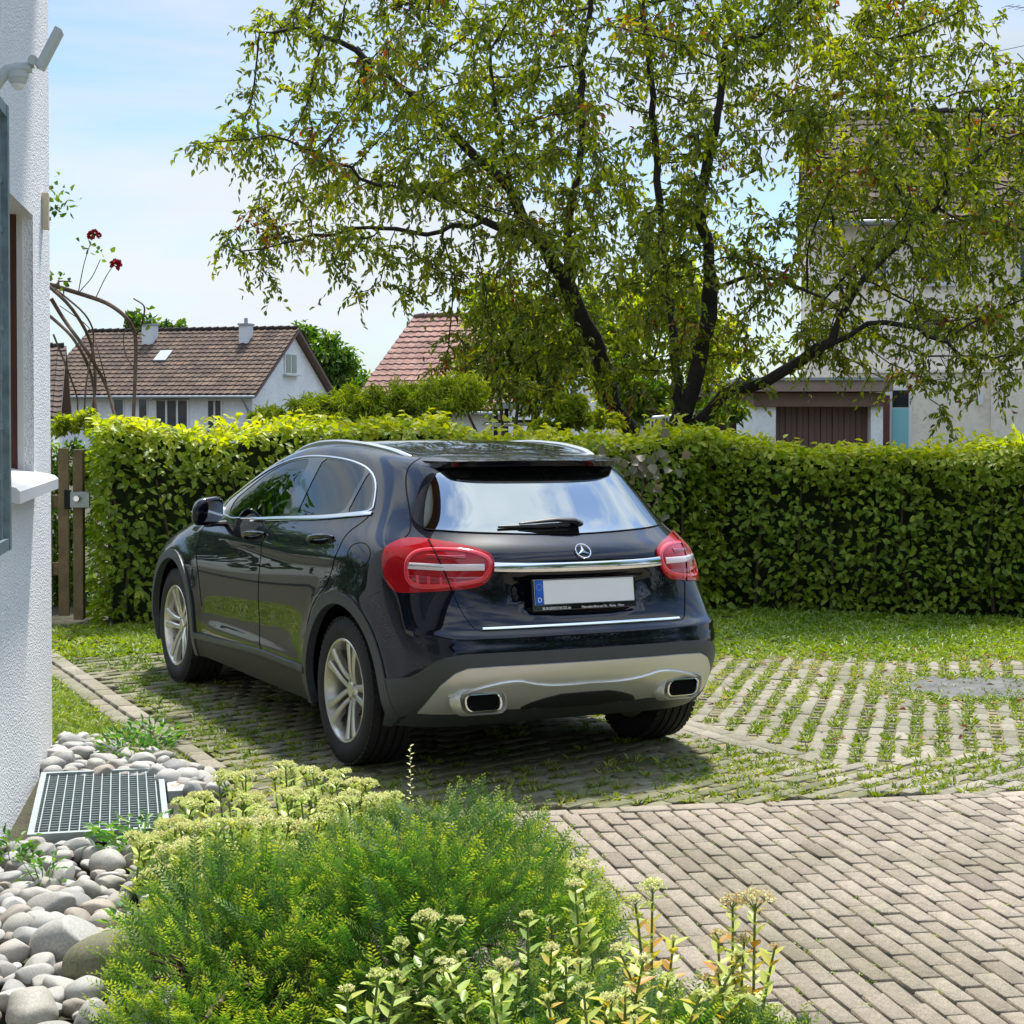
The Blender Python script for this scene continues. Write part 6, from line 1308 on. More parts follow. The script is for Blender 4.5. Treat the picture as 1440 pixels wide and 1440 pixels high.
def crown_leaves(nodes, r, ch, rmax, n_tw, n_lf, size, seed, mat, parent, off, aspect=.45, tonef=None, tl=(.14, .34), droop=.55):
    """leaves hanging along fine twigs that spring from the thin branches"""
    g = np.random.default_rng(seed); idx = np.where(r < rmax)[0]; print('TWIGNODES', len(idx)); i_ = np.repeat(idx, n_tw); i_ = i_[g.random(len(i_)) < .24 + 1.2 * vnoise(nodes[i_], 2.3, seed + 9)]; n_ = len(i_)
    D_ = unit(unit(g.normal(0, 1, (n_, 3))) + [0, 0, .1]); Ls = g.uniform(*tl, n_); B = nodes[i_]; tt = np.linspace(.12, 1, n_lf)
    def pos(t): return B[:, None] + D_[:, None] * (Ls[:, None] * t)[..., None] - np.array([0, 0, 1.]) * (droop * Ls[:, None] * t ** 2)[..., None]
    P = pos(np.tile(tt, (n_, 1))); P = P.reshape(-1, 3); m_ = len(P); ax = np.repeat(D_, n_lf, 0); sd_ = unit(np.cross(ax, g.normal(0, 1, (m_, 3)))); A3 = unit(sd_ * .8 + ax * .45 + [0, 0, -.55] + g.normal(0, .25, (m_, 3))); nn = unit(g.normal(0, .6, (m_, 3)) + [0, 0, 1.]); L_ = g.uniform(*size, m_)
    t_ = np.clip(np.repeat(g.normal(.45, .16, n_), n_lf) + g.normal(0, .1, m_) + .25 * (vnoise(P, 1.5, seed) - .5), 0, .93)
    if tonef is not None: t_ = tonef(P, t_, g)
    o = foliage('crown', [leaf_arrays(P - off, A3, nn, L_, L_ * aspect, fold=.22, curl=.25, tone=t_)], mat, parent)
    q = pos(np.tile(np.array([0., .5, 1.]), (n_, 1))) - off; s_ = unit(np.cross(D_, [.3, .2, 1.]))[:, None] * np.array([.0035, .0028, .0012])[None, :, None]; V = np.stack([q - s_, q + s_], 2).reshape(n_, 6, 3); f = np.array([(0, 1, 3, 2), (2, 3, 5, 4)])
    mesh('twigs', V.reshape(-1, 3), (np.arange(n_)[:, None, None] * 6 + f[None]).reshape(-1, 4), MAT['bark'], parent); return o
def T(px, py, d): return at(px, py, d)
g = np.random.default_rng(17); D0 = 17.6
base_p = T(955, 612, D0); gnd = float(gz(base_p[0], base_p[1])); foot = np.array([base_p[0], base_p[1], gnd])
trunksA = [[foot, T(952, 560, D0), T(948, 500, D0 + .1), T(943, 430, D0 + .3), T(930, 340, D0 + .5), T(925, 230, D0 + .5), T(915, 110, D0 + .2), T(900, -20, D0)],
           [T(962, 590, D0), T(985, 500, D0 - .1), T(1000, 400, D0 - .4), T(985, 290, D0 - .7), T(1005, 180, D0 - .9), T(1020, 60, D0 - 1)],
           [T(960, 605, D0), T(1000, 575, D0 - .1), T(1035, 545, D0 - .2), T(1080, 535, D0 - .4), T(1130, 505, D0 - .6), T(1170, 480, D0 - .8), T(1185, 440, D0 - .9), T(1215, 390, D0 - .9), T(1270, 340, D0 - 1.0), T(1330, 270, D0 - 1.1)],
           [T(1165, 485, D0 - .8), T(1220, 455, D0 - .9), T(1290, 460, D0 - 1.1), T(1350, 500, D0 - 1.3)],
           [T(1000, 400, D0 - .4), T(1080, 340, D0 - .3), T(1150, 280, D0), T(1210, 220, D0 + .2), T(1290, 160, D0 + .3)],
           [T(1010, 405, D0 - .4), T(1060, 385, D0 - .8), T(1110, 400, D0 - 1.2), T(1160, 420, D0 - 1.5)],
           [T(1150, 500, D0 - .7), T(1190, 430, D0 - .4), T(1180, 380, D0 - .2)],
           [T(1020, 60, D0 - 1), T(1080, 40, D0 - .8), T(1160, -30, D0 - .6)], [T(1005, 180, D0 - .9), T(1075, 150, D0 - .9), T(1150, 90, D0 - .7), T(1230, 40, D0 - .5)]]
trunksB = [[np.r_[T(892, 612, D0 + .8)[:2], gnd], T(885, 600, D0 + .8), T(860, 565, D0 + .6), T(848, 520, D0 + .5), T(835, 475, D0 + .4), T(808, 425, D0 + .3), T(790, 385, D0 + .2), T(750, 330, D0), T(720, 270, D0 - .2), T(700, 180, D0 - .3), T(690, 70, D0 - .3)],
           [T(800, 400, D0 + .3), T(800, 310, D0 + .4), T(820, 200, D0 + .4), T(815, 90, D0 + .5), T(835, -30, D0 + .5)],
           [T(745, 330, D0), T(680, 310, D0 - .3), T(600, 270, D0 - .7), T(530, 260, D0 - .9), T(450, 215, D0 - 1.1), T(380, 190, D0 - 1.3), T(320, 198, D0 - 1.4), T(278, 202, D0 - 1.4)],
           [T(720, 270, D0 - .2), T(640, 190, D0 - .4), T(560, 120, D0 - .6), T(500, 70, D0 - .6), T(430, 40, D0 - .7), T(365, 45, D0 - .7)],
           [T(680, 310, D0 - .3), T(600, 330, D0 - .5), T(520, 320, D0 - .8), T(440, 330, D0 - 1.), T(370, 350, D0 - 1.1), T(312, 344, D0 - 1.1)],
           [T(640, 190, D0 - .4), T(620, 100, D0 - .5), T(610, -10, D0 - .5)]]
CROWN = [(440, -260), (430, -60), (375, -10), (352, 60), (345, 130), (285, 185), (262, 205), (320, 225), (335, 290), (295, 345), (335, 370), (360, 400), (450, 395), (500, 420), (560, 440), (600, 400), (640, 440), (600, 520), (640, 560), (730, 575), (830, 560), (905, 590), (1000, 560), (1070, 560), (1160, 520), (1250, 560), (1320, 590), (1400, 590), (1440, 540), (1500, 470), (1530, 300), (1500, 120), (1440, 60), (1380, -40), (1250, -200), (1000, -330), (700, -330)]
def sample_crown(n, poly, seed, d0, dd, densf=None, xsplit=None):
    g = np.random.default_rng(seed); p = np.array(poly, float); out = []
    while len(out) < n:
        q = g.uniform(p.min(0), p.max(0), (n * 2, 2)); s_ = seg_dist(q, poly); q, s_ = q[s_ > 4], s_[s_ > 4]
        for (x, y), e_ in zip(q, s_):
            w_ = densf(x, y, e_) if densf else 1
            if g.random() < w_: half = dd * min(1, .25 + e_ / 260); out.append(T(x, y, d0 + g.uniform(-half, half)))
            if len(out) >= n: break
    return np.array(out[:n])
def densA(x, y, e_):
    w_ = .62
    if x > 1120 and 100 < y < 500: return 1.
    if 760 < x < 1030 and 400 < y < 620: return .3
    if 1080 < x < 1180 and 180 < y < 330: return .2
    if x < 640 and y > 230: w_ *= .75
    if 1050 < x < 1200 and 180 < y < 330: w_ *= .25
    if 600 < x < 830 and y > 430: w_ *= .9
    if y < -40: w_ *= .45
    if 1000 < x < 1240 and 400 < y < 560: w_ *= .55
    return w_
at_all = sample_crown(3600, CROWN, 5, D0 - .2, 2.4, densA)
PX = 720 + FOC * ((at_all - CAM) @ RT) / ((at_all - CAM) @ FW)
selB = PX < 850 + 60 * np.sin(at_all[:, 2] * 2)
def rsA(r, nodes): return np.minimum(r * (1 + .5 * np.clip((r - .015) / .03, 0, 1)), .19)
for nm_, lbl_, trk, att, sd_ in (('orchard_tree', 'spreading fruit tree with several dark trunks and low right limb behind the hedge', trunksA, at_all[~selB], 1), ('orchard_tree', 'fruit tree with single leaning trunk reaching far to the left behind the hedge', trunksB, at_all[selB], 2)):
    e_ = empty(nm_, trk[0][0]); tag(e_, lbl_, 'tree'); off = np.array(trk[0][0])
    nodes, par = grow(trk, att, step=.15, infl=1.3, kill=.26, iters=45, seed=sd_, bias=(0, 0, -.15))
    tb, r_, ch = branch_mesh(nodes, par, .0050, 2.35, 'trunk', 'bark', e_, off, rmin=.0045, rscale=rsA)
    print('TREE', 'nodes', len(nodes), 'rmax', r_.max())
    def tonef(P, t_, g_):
        red = (vnoise(P, 2.6, 77) > .86) & (g_.random(len(P)) < .30); t_ = np.where(red, g_.uniform(.92, 1, len(P)), t_); return t_
    crown_leaves(nodes, r_, ch, .0135, 3, 9, (.055, .092), 40 + sd_, 'tree_leaf', e_, off, aspect=.46, tonef=tonef)
# trees and bushes that are only foliage masses further off
def blob_tree(name, label, cat, px, pybase, D, blobs, n_leaf, size, mat, seed, trunk=True, aspect=.5, ztone=0.):
    """blobs: (px, py, radius px x, radius px y) lobes of the crown"""
    g = np.random.default_rng(seed); b0 = at(px, pybase, D); b0[2] = float(gz(b0[0], b0[1])); e_ = empty(name, b0); tag(e_, label, cat); tot = sum(b[2] * b[3] for b in blobs); Ps = []; k_ = D / FOC; tw = MB()
    for (bx, by, rx, ry) in blobs:
        n_ = int(n_leaf * rx * ry / tot); c_ = at(bx, by, D + g.uniform(-.4, .4) * rx * k_)
        # sub-clumps inside the lobe
        m_ = max(6, n_ // 60); u_ = unit(g.normal(0, 1, (m_, 3))) * (g.random((m_, 1)) ** .4); sub = np.c_[u_[:, 0] * rx * k_, u_[:, 1] * rx * k_, u_[:, 2] * ry * k_] * .9 + c_
        i_ = g.integers(0, m_, n_); Ps.append(sub[i_] + g.normal(0, 1, (n_, 3)) * min(rx, ry) * k_ * .17)
        for q in sub[::max(1, m_ // 8)]: tw.tube([b0 * 0 + (b0 * [1, 1, 0] + [0, 0, c_[2] - ry * k_ * .8]) * .5 + c_ * .5 - b0 if False else (c_ * [1, 1, 1] - b0), (q - b0)], [.02 * k_ * 90, .006 * k_ * 90], 4, cap=False)
        if trunk: tw.tube([np.zeros(3) + [0, 0, -.3], (c_ - b0) * [.35, .35, .5], c_ - b0], [.06 * k_ * 60, .045 * k_ * 60, .02 * k_ * 60], 7, cap=False)
    P = np.concatenate(Ps); n_ = len(P); A3 = unit(g.normal(0, 1, (n_, 3)) + [0, 0, -.4]); nn = unit(g.normal(0, .7, (n_, 3)) + [0, 0, 1.]); L_ = g.uniform(*size, n_)
    t_ = np.clip(g.normal(.5, .2, n_) + .5 * (vnoise(P, 6. / (rx * k_ + 1), seed) - .5), 0, 1); foliage('crown', [leaf_arrays(P - b0, A3, nn, L_, L_ * aspect, tone=t_)], mat, e_)
    if tw.n: tw.build('trunk', MAT['stem_brown'], e_); return e_
blob_tree('leafy_tree', 'rounded green tree behind the right gable of the white house', 'tree', 440, 600, 92, [(400, 490, 26, 30), (425, 480, 30, 24), (455, 505, 34, 36), (480, 520, 28, 32), (500, 545, 26, 26), (440, 545, 50, 30)], 9000, (.22, .42), 'bush_leaf', 61)
blob_tree('birch_tree', 'thin pale tree rising behind the white house chimney', 'tree', 205, 560, 105, [(195, 455, 22, 18), (225, 458, 24, 14), (255, 460, 24, 14), (210, 470, 40, 12)], 1500, (.2, .4), 'bush_leaf', 62)
blob_tree('young_tree', 'bushy yellow green tree between the red roof and the trunks', 'tree', 715, 612, 24, [(690, 430, 46, 44), (740, 470, 60, 60), (700, 520, 70, 50), (790, 500, 55, 60), (640, 545, 30, 25), (820, 440, 40, 50), (760, 560, 70, 25)], 13000, (.06, .12), 'olive_leaf', 63)
blob_tree('feathery_bush', 'feathery yellow green bush standing above the middle of the hedge', 'shrub', 520, 612, 14.9, [(385, 586, 40, 16), (440, 576, 46, 22), (505, 568, 50, 28), (560, 566, 50, 30), (610, 562, 46, 32), (650, 556, 36, 34), (480, 596, 130, 14)], 20000, (.035, .075), 'yellow_leaf', 64, trunk=False, aspect=.26)
blob_tree('golden_bush', 'golden leaved bush above the hedge between railing and carport', 'shrub', 830, 612, 16.4, [(800, 575, 34, 22), (840, 590, 40, 14), (770, 600, 50, 10)], 4000, (.04, .08), 'yellow_leaf', 65, trunk=False)
blob_tree('golden_bush', 'bright yellow green bush at the left end above the gate', 'shrub', 120, 612, 14.0, [(90, 598, 22, 16), (120, 592, 26, 14), (160, 600, 34, 10)], 2600, (.03, .065), 'yellow_leaf', 66, trunk=False)
blob_tree('privet_shrub', 'dark green shrub behind the wooden garden gate', 'shrub', 95, 872, 14.6, [(70, 690, 40, 70), (110, 660, 30, 50), (90, 780, 50, 90)], 5000, (.04, .07), 'bush_leaf', 69, trunk=False)
blob_tree('tall_shrub', 'green shrub low between the tree trunks', 'shrub', 1000, 612, 21, [(900, 560, 36, 30), (1010, 580, 40, 20), (870, 530, 30, 30)], 4000, (.06, .11), 'bush_leaf', 67, trunk=False)
blob_tree('background_tree', 'pale green tree behind the leaning trunk and the red roof', 'tree', 880, 600, 30, [(860, 470, 60, 70), (940, 430, 60, 80), (900, 540, 70, 40), (1000, 500, 50, 60)], 8000, (.10, .17), 'yellow_leaf', 68)
# vegetation behind the photographer, mirrored in the paint
for i, (x_, y_, h_, r0) in enumerate(((7, -17, 9, 4.2), (14, -16, 10, 4.5), (1.5, -22, 10, 4.), (20, -10, 9, 4.), (-12, 22, 6.5, 3.6), (-7, 26, 6, 3.), (-18, 18, 7, 4))):
    g = np.random.default_rng(300 + i); e_ = empty('garden_tree', (x_, y_, 0)); tag(e_, 'leafy garden tree outside the picture, mirrored in the paintwork', 'tree', 'garden trees around the yard')
    u_ = unit(g.normal(0, 1, (60, 3))) * g.random((60, 1)) ** .4 * [r0, r0, h_ * .42] + [0, 0, h_ * .56]; j = g.integers(0, 60, 5200); P = u_[j] + g.normal(0, .55, (5200, 3)); n_ = len(P)
    foliage('crown', [leaf_arrays(P, unit(g.normal(0, 1, (n_, 3))), unit(g.normal(0, 1, (n_, 3))), g.uniform(.2, .4, n_), g.uniform(.15, .25, n_), tone=g.uniform(0, .6, n_))], 'bush_leaf', e_)
    MB().tube([(0, 0, -.1), (.1, 0, h_ * .3), (0, .1, h_ * .6)], [.2, .15, .08], 8).build('trunk', MAT['bark'], e_)

# ---- bare rose arch on the left with red flowers
rs_ = empty('climbing_rose', tuple(np.r_[at(130, 600, 14.6)[:2], 0.])); tag(rs_, 'arching bare rose stems with a few red blooms beside the wall', 'rose'); ro = np.array(rs_.location); st = MB(); Dr = 14.6
for path, r0 in (([(70, 400), (110, 412), (150, 425), (178, 445), (192, 470), (190, 530), (187, 600)], .028), ([(72, 420), (90, 450), (120, 490), (150, 540), (165, 600)], .024), ([(60, 395), (100, 430), (130, 480), (135, 540), (128, 600)], .022), ([(65, 440), (100, 470), (118, 500), (130, 530), (138, 600)], .02), ([(76, 405), (120, 440), (135, 470), (120, 540), (118, 600)], .012), ([(192, 470), (200, 455), (205, 430), (188, 420)], .012), ([(110, 412), (118, 370), (128, 340)], .006), ([(112, 410), (130, 390), (141, 365)], .006), ([(135, 418), (148, 390), (158, 375)], .006), ([(78, 400), (84, 395), (100, 396)], .01), ([(190, 520), (176, 500), (172, 470), (190, 440)], .008), ([(75, 470), (95, 520), (110, 560), (108, 600)], .012), ([(150, 540), (140, 500), (128, 460), (84, 430)], .007)):
    P = [at(a, b_, Dr + .15 * math.sin(a * .3)) - ro for a, b_ in path]; P = np.array(P); tt = np.linspace(0, len(P) - 1, len(P) * 4); PP = np.stack([np.interp(tt, range(len(P)), P[:, j]) for j in range(3)], 1)
    for _ in range(3): PP[1:-1] = (PP[:-2] + 2 * PP[1:-1] + PP[2:]) / 4
    st.tube(PP, np.linspace(r0 * .75, r0 * .55, len(PP)), 7)
st.build('stems', MAT['stem_brown'], rs_); plain('rose_red', (.35, .008, .015), .6); g = np.random.default_rng(9)
for (px, py, r0) in ((128, 331, .028), (139, 331, .02), (163, 372, .038), (133, 327, .022)):
    c_ = at(px, py, Dr) - ro; n_ = 26; u_ = unit(g.normal(0, 1, (n_, 3))); V, F_, t_ = leaf_arrays(c_ + u_ * r0 * .3, u_ + [0, 0, .3], unit(g.normal(0, 1, (n_, 3))), r0 * 1.3, r0 * 1.2, fold=.4); mesh('bloom', V, F_, MAT['rose_red'], rs_)
lv = [(85, 270, 6), (75, 300, 6), (95, 290, 4), (80, 285, 5), (122, 345, 3), (134, 350, 3), (78, 395, 5), (90, 395, 4), (195, 445, 10), (205, 450, 8), (72, 262, 4), (150, 365, 2)]
P = np.concatenate([at(a, b_, Dr) + g.normal(0, .045, (c_ * 2, 3)) for a, b_, c_ in lv]) - ro; n_ = len(P); foliage('foliage', [leaf_arrays(P, unit(g.normal(0, 1, (n_, 3))), unit(g.normal(0, 1, (n_, 3))), g.uniform(.04, .08, n_), g.uniform(.025, .05, n_))], 'bush_leaf', rs_)
# ------------------------------------------------------------------ river stones beside the wall: every stone an object
F2_, R2_ = np.array([math.sin(YAW), math.cos(YAW)]), np.array([math.cos(YAW), -math.sin(YAW)])
def vw(X_, Z_): return CAM[:2] + R2_ * X_ + F2_ * Z_
m, t, b = newmat('river_stone'); tcn = nd(t, 'TexCoord'); oi = nd(t, 'ObjectInfo')
r = ramp(t, [(0, (.22, .22, .215)), (.22, (.40, .40, .385)), (.45, (.36, .34, .30)), (.62, (.54, .53, .50)), (.8, (.30, .29, .275)), (.9, (.38, .32, .26)), (1, (.62, .61, .58))]); t.links.new(oi.outputs['Random'], r.inputs[0])
n = nd(t, 'TexNoise', Scale=14., Detail=10., Roughness=.7); n2 = nd(t, 'TexNoise', Scale=90., Detail=6.); w = nd(t, 'TexWave', Scale=3., Distortion=7., Detail=3.)
ad = nd(t, 'VectorMath', operation='ADD'); sc_ = nd(t, 'Math', operation='MULTIPLY'); sc_.inputs[1].default_value = 40.; t.links.new(oi.outputs['Random'], sc_.inputs[0]); t.links.new(tcn.outputs['Object'], ad.inputs[0]); t.links.new(sc_.outputs[0], ad.inputs[1])
for q in (n, n2, w): t.links.new(ad.outputs[0], q.inputs['Vector'])
r1 = ramp(t, [(.3, (.62, .62, .60)), (.7, (1.2, 1.18, 1.15))]); t.links.new(n.outputs['Fac'], r1.inputs[0]); r2 = ramp(t, [(.0, (1., 1., 1.)), (.94, (1., 1., 1.)), (.985, (1.5, 1.5, 1.5))]); t.links.new(w.outputs['Fac'], r2.inputs[0])
m1 = nd(t, 'Mix', data_type='RGBA', blend_type='MULTIPLY'); m2 = nd(t, 'Mix', data_type='RGBA', blend_type='MULTIPLY'); m1.inputs['Factor'].default_value = m2.inputs['Factor'].default_value = 1.
t.links.new(r.outputs[0], m1.inputs['A']); t.links.new(r1.outputs[0], m1.inputs['B']); t.links.new(m1.outputs['Result'], m2.inputs['A']); m2.inputs['Factor'].default_value = 0.; t.links.new(m2.outputs['Result'], b.inputs['Base Color'])
b.inputs['Roughness'].default_value = .62; bp = nd(t, 'Bump', Strength=.35, Distance=.004); t.links.new(n2.outputs['Fac'], bp.inputs['Height']); t.links.new(bp.outputs[0], b.inputs['Normal'])
stone_me = []
for k_ in range(12):
    g = np.random.default_rng(500 + k_); bm = bmesh.new(); bmesh.ops.create_icosphere(bm, subdivisions=4, radius=1.); ax = np.array([1., g.uniform(.62, .95), g.uniform(.45, .75)]); W_ = g.normal(0, 1, (6, 3)); ph = g.random(6) * 6.28; cut = unit(g.normal(0, 1, (5, 3))); cd_ = g.uniform(.62, .92, 5)
    for v in bm.verts:
        p = np.array(v.co[:]); d_ = 1 + sum(.045 * math.sin(float(W_[i] @ p) * 1.7 + ph[i]) for i in range(6)); p = p * d_
        for c_, q in zip(cut, cd_):
            e = float(p @ c_) - q
            if e > 0: p = p - c_ * e * .75
        v.co = Vector(np.sign(p) * np.abs(p) ** .93 * ax)
    me = bpy.data.meshes.new('river_stone'); bm.to_mesh(me); bm.free(); me.polygons.foreach_set('use_smooth', np.ones(len(me.polygons), dtype=bool)); me.materials.append(MAT['river_stone']); stone_me.append(me)
wall_line = lambda y: W0[0] + (y - W0[1]) * WD[0] / WD[1]
def px_of(p): d = np.array([p[0], p[1], 0.]) - CAM; w_ = d @ FW; return 720 + FOC * (d @ RT) / w_, CYP - FOC * (d @ UP) / w_
SP1 = [(-8, 1188), (40, 1186), (190, 1190), (232, 1225), (262, 1300), (235, 1370), (270, 1500), (-60, 1560), (-60, 1230)]; SP2 = [(76, 1030), (140, 1036), (200, 1056), (250, 1078), (232, 1094), (66, 1090)]; SP3 = [(236, 1072), (300, 1086), (310, 1118), (236, 1112)]
placed = []; g = np.random.default_rng(77)
big = [((95, 1328), .105), ((150, 1362), .125), ((44, 1425), .10), ((85, 1225), .068), ((28, 1188), .055), ((62, 1190), .046), ((150, 1208), .075), ((78, 1267), .075), ((205, 1284), .062), ((120, 1245), .05), ((18, 1283), .052), ((55, 1286), .048), ((20, 1330), .05), ((110, 1262), .05), ((40, 1310), .05), ((85, 1380), .052), ((20, 1385), .055), ((130, 1425), .052), ((180, 1385), .05)]
for (px, py), r0 in big: p = gpt(px, py + 12); placed.append((p[0], p[1], r0, 1))
for lay, tries, (ra, rb) in ((1, 2600, (.034, .062)), (1, 4000, (.022, .036)), (0, 3500, (.028, .045))):
    for _ in range(tries):
        if len(placed) > 285: break
        poly = (SP1, SP2, SP3)[g.choice(3, p=[.66, .24, .10])]; pp_ = np.array(poly); px, py = g.uniform(pp_[:, 0].min(), pp_[:, 0].max()), g.uniform(pp_[:, 1].min(), pp_[:, 1].max())
        if not inpoly(np.array([[px, py]]), poly)[0]: continue
        p = gpt(px, py); r0 = g.uniform(ra, rb)
        if p[0] < wall_line(p[1]) + r0 * .7: continue
        if all(math.hypot(p[0] - q[0], p[1] - q[1]) > (r0 + q[2]) * (.80 if lay else .9) * (1 if q[3] == lay else .0 if not lay else .8) for q in placed): placed.append((p[0], p[1], r0, lay))
print('STONES', len(placed))
for i, (x_, y_, r0, lay) in enumerate(placed):
    o = bpy.data.objects.new('river_stone', stone_me[i % 12]); COL.objects.link(o); o.location = (x_, y_, float(gz(x_, y_)) + (r0 * .36 - .012 if lay else -.018)); o.scale = (r0 * 1.12,) * 3; o.rotation_euler = (g.normal(0, .22), g.normal(0, .22), g.random() * 6.28)
    lb = 'smooth grey or beige river stone in the bed beside the rendered wall'
    if i == 1: lb = 'largest river stone, mossy and olive, under the edge of the yew'
    if i == 0: lb = 'large whitish river stone just above the mossy olive one'
    if i == 2: lb = 'large pale river stone at the bottom left corner'
    tag(o, lb, 'stone', 'river stones beside the wall')
st_ = plain('mossy_stone', (.15, .15, .085), .8, bump=.3, bscale=60., var=.35, vscale=12.)
mo = bpy.data.objects['river_stone.001'] if 'river_stone.001' in bpy.data.objects else None
if mo: mo.data = mo.data.copy(); mo.data.materials.clear(); mo.data.materials.append(st_)

# ------------------------------------------------------------------ yew
leafmat('yew_needle', [(0, (.02, .07, .016)), (.4, (.07, .16, .03)), (.75, (.18, .30, .05)), (1, (.42, .48, .08))], trans=.30, rough=.38, spec=.5)
def yew(name, label, X0, Z0, rx, rz, h, n_sh, seed, tone0=.32, sh_len=(.12, .26)):
    g = np.random.default_rng(seed); c0 = vw(X0, Z0); b0 = np.array([c0[0], c0[1], float(gz(*c0))]); e_ = empty(name, b0); tag(e_, label, 'shrub'); u_ = g.random((n_sh, 1)) * 6.283; rr = np.sqrt(g.random((n_sh, 1))); lay = g.uniform(.55, 1., n_sh)
    ox, oz = (np.cos(u_) * rr * rx)[:, 0], (np.sin(u_) * rr * rz)[:, 0]; hh = h * np.sqrt(np.maximum(1 - rr[:, 0] ** 2.2, .02)) * lay * (.62 + .60 * vnoise(np.c_[ox, oz], 3.6, seed))
    B = np.c_[R2_[0] * ox + F2_[0] * oz, R2_[1] * ox + F2_[1] * oz, hh]; outd = np.c_[R2_[0] * ox / rx + F2_[0] * oz / rz, R2_[1] * ox / rx + F2_[1] * oz / rz, np.zeros(n_sh)]
    D_ = unit(outd * .75 + np.c_[g.normal(0, .30, (n_sh, 2)), g.uniform(.45, 1.1, n_sh)]); Ls = g.uniform(*sh_len, n_sh); B = B - D_ * Ls[:, None] * .55; NN = 30
    tt = np.linspace(.12, 1, NN); sag = g.uniform(-.05, .30, n_sh); P = B[:, None] + D_[:, None] * (Ls[:, None] * tt)[..., None] - np.array([0, 0, 1.]) * (sag[:, None] * (tt ** 2) * Ls[:, None] * .5)[..., None]
    S_ = unit(np.cross(D_, [0, 0, 1.] + g.normal(0, .5, (n_sh, 3)))); S_ = np.repeat(S_[:, None], NN, 1) * np.where(np.arange(NN) % 2, 1, -1)[None, :, None]; nl = .025 * (1 - .55 * np.maximum(tt - .7, 0) / .3)[None, :] * g.uniform(.85, 1.15, (n_sh, NN))
    A3 = unit(S_ + D_[:, None] * .75 + g.normal(0, .16, S_.shape)); nrm = np.cross(A3, D_[:, None]); W_ = unit(np.cross(A3, unit(nrm))) * .0026
    P, A3, W_, nl = P.reshape(-1, 3), A3.reshape(-1, 3), W_.reshape(-1, 3), nl.reshape(-1, 1); V = np.stack([P - W_ * .6, P + A3 * nl * .5 - W_, P + A3 * nl, P + A3 * nl * .5 + W_, ], 1); n_ = len(P)
    F_ = np.arange(n_ * 4).reshape(-1, 4); tn = np.clip(np.repeat(tone0 + g.normal(0, .10, n_sh) + .30 * (vnoise(np.c_[ox, oz], 2.4, seed + 1) - .5) + .25 * (g.random(n_sh) < .12), NN) + np.tile(np.maximum(tt - .72, 0) * 2.4, n_sh), 0, 1)
    o = mesh('needles', V.reshape(-1, 3), F_, MAT['yew_needle'], e_); set_attr(o, 'tone', np.repeat(tn, 4)); 
    q = np.arange(n_sh); b_, tp = B, B + D_ * Ls[:, None] - np.array([0, 0, 1.]) * (sag * Ls * .5)[:, None]; sd__ = unit(np.cross(tp - b_, [0, 0, 1.])) * .0013; up_ = np.cross(unit(tp - b_), unit(sd__)) * .0013
    V = np.stack([b_ - sd__, b_ + sd__, b_ + up_, tp - sd__ * .3, tp + sd__ * .3, tp + up_ * .3], 1); f = np.array([(0, 1, 4, 3), (1, 2, 5, 4), (2, 0, 3, 5)]); mesh('twigs', V.reshape(-1, 3), (np.arange(n_sh)[:, None, None] * 6 + f[None]).reshape(-1, 4), MAT['stem_green'], e_)
    st = MB()
    for i in range(26): a = g.random() * 6.28; rr_ = g.random() ** .5 * .8; q = R2_ * math.cos(a) * rr_ * rx + F2_ * math.sin(a) * rr_ * rz; st.tube([(q[0] * .2, q[1] * .2, -.02), (q[0] * .6, q[1] * .6, h * .4), (q[0], q[1], h * .75 * math.sqrt(1 - rr_ ** 2))], [.012, .009, .004], 6)
    st.build('branches', MAT['stem_brown'], e_); return e_
yew('yew_bush', 'broad dark green yew bush in front of the parked car', -.28, 5.0, .60, 1.06, .45, 2500, 11, tone0=.36)
yew('yew_bush', 'yew bush with brighter tips leaning over the river stones', -.74, 4.62, .34, .74, .40, 1000, 12, tone0=.52)
yew('yew_bush', 'low sprawling yew sprigs at the bottom edge beside the brick paving', .25, 4.06, .55, .36, .22, 800, 13, tone0=.40, sh_len=(.10, .22))
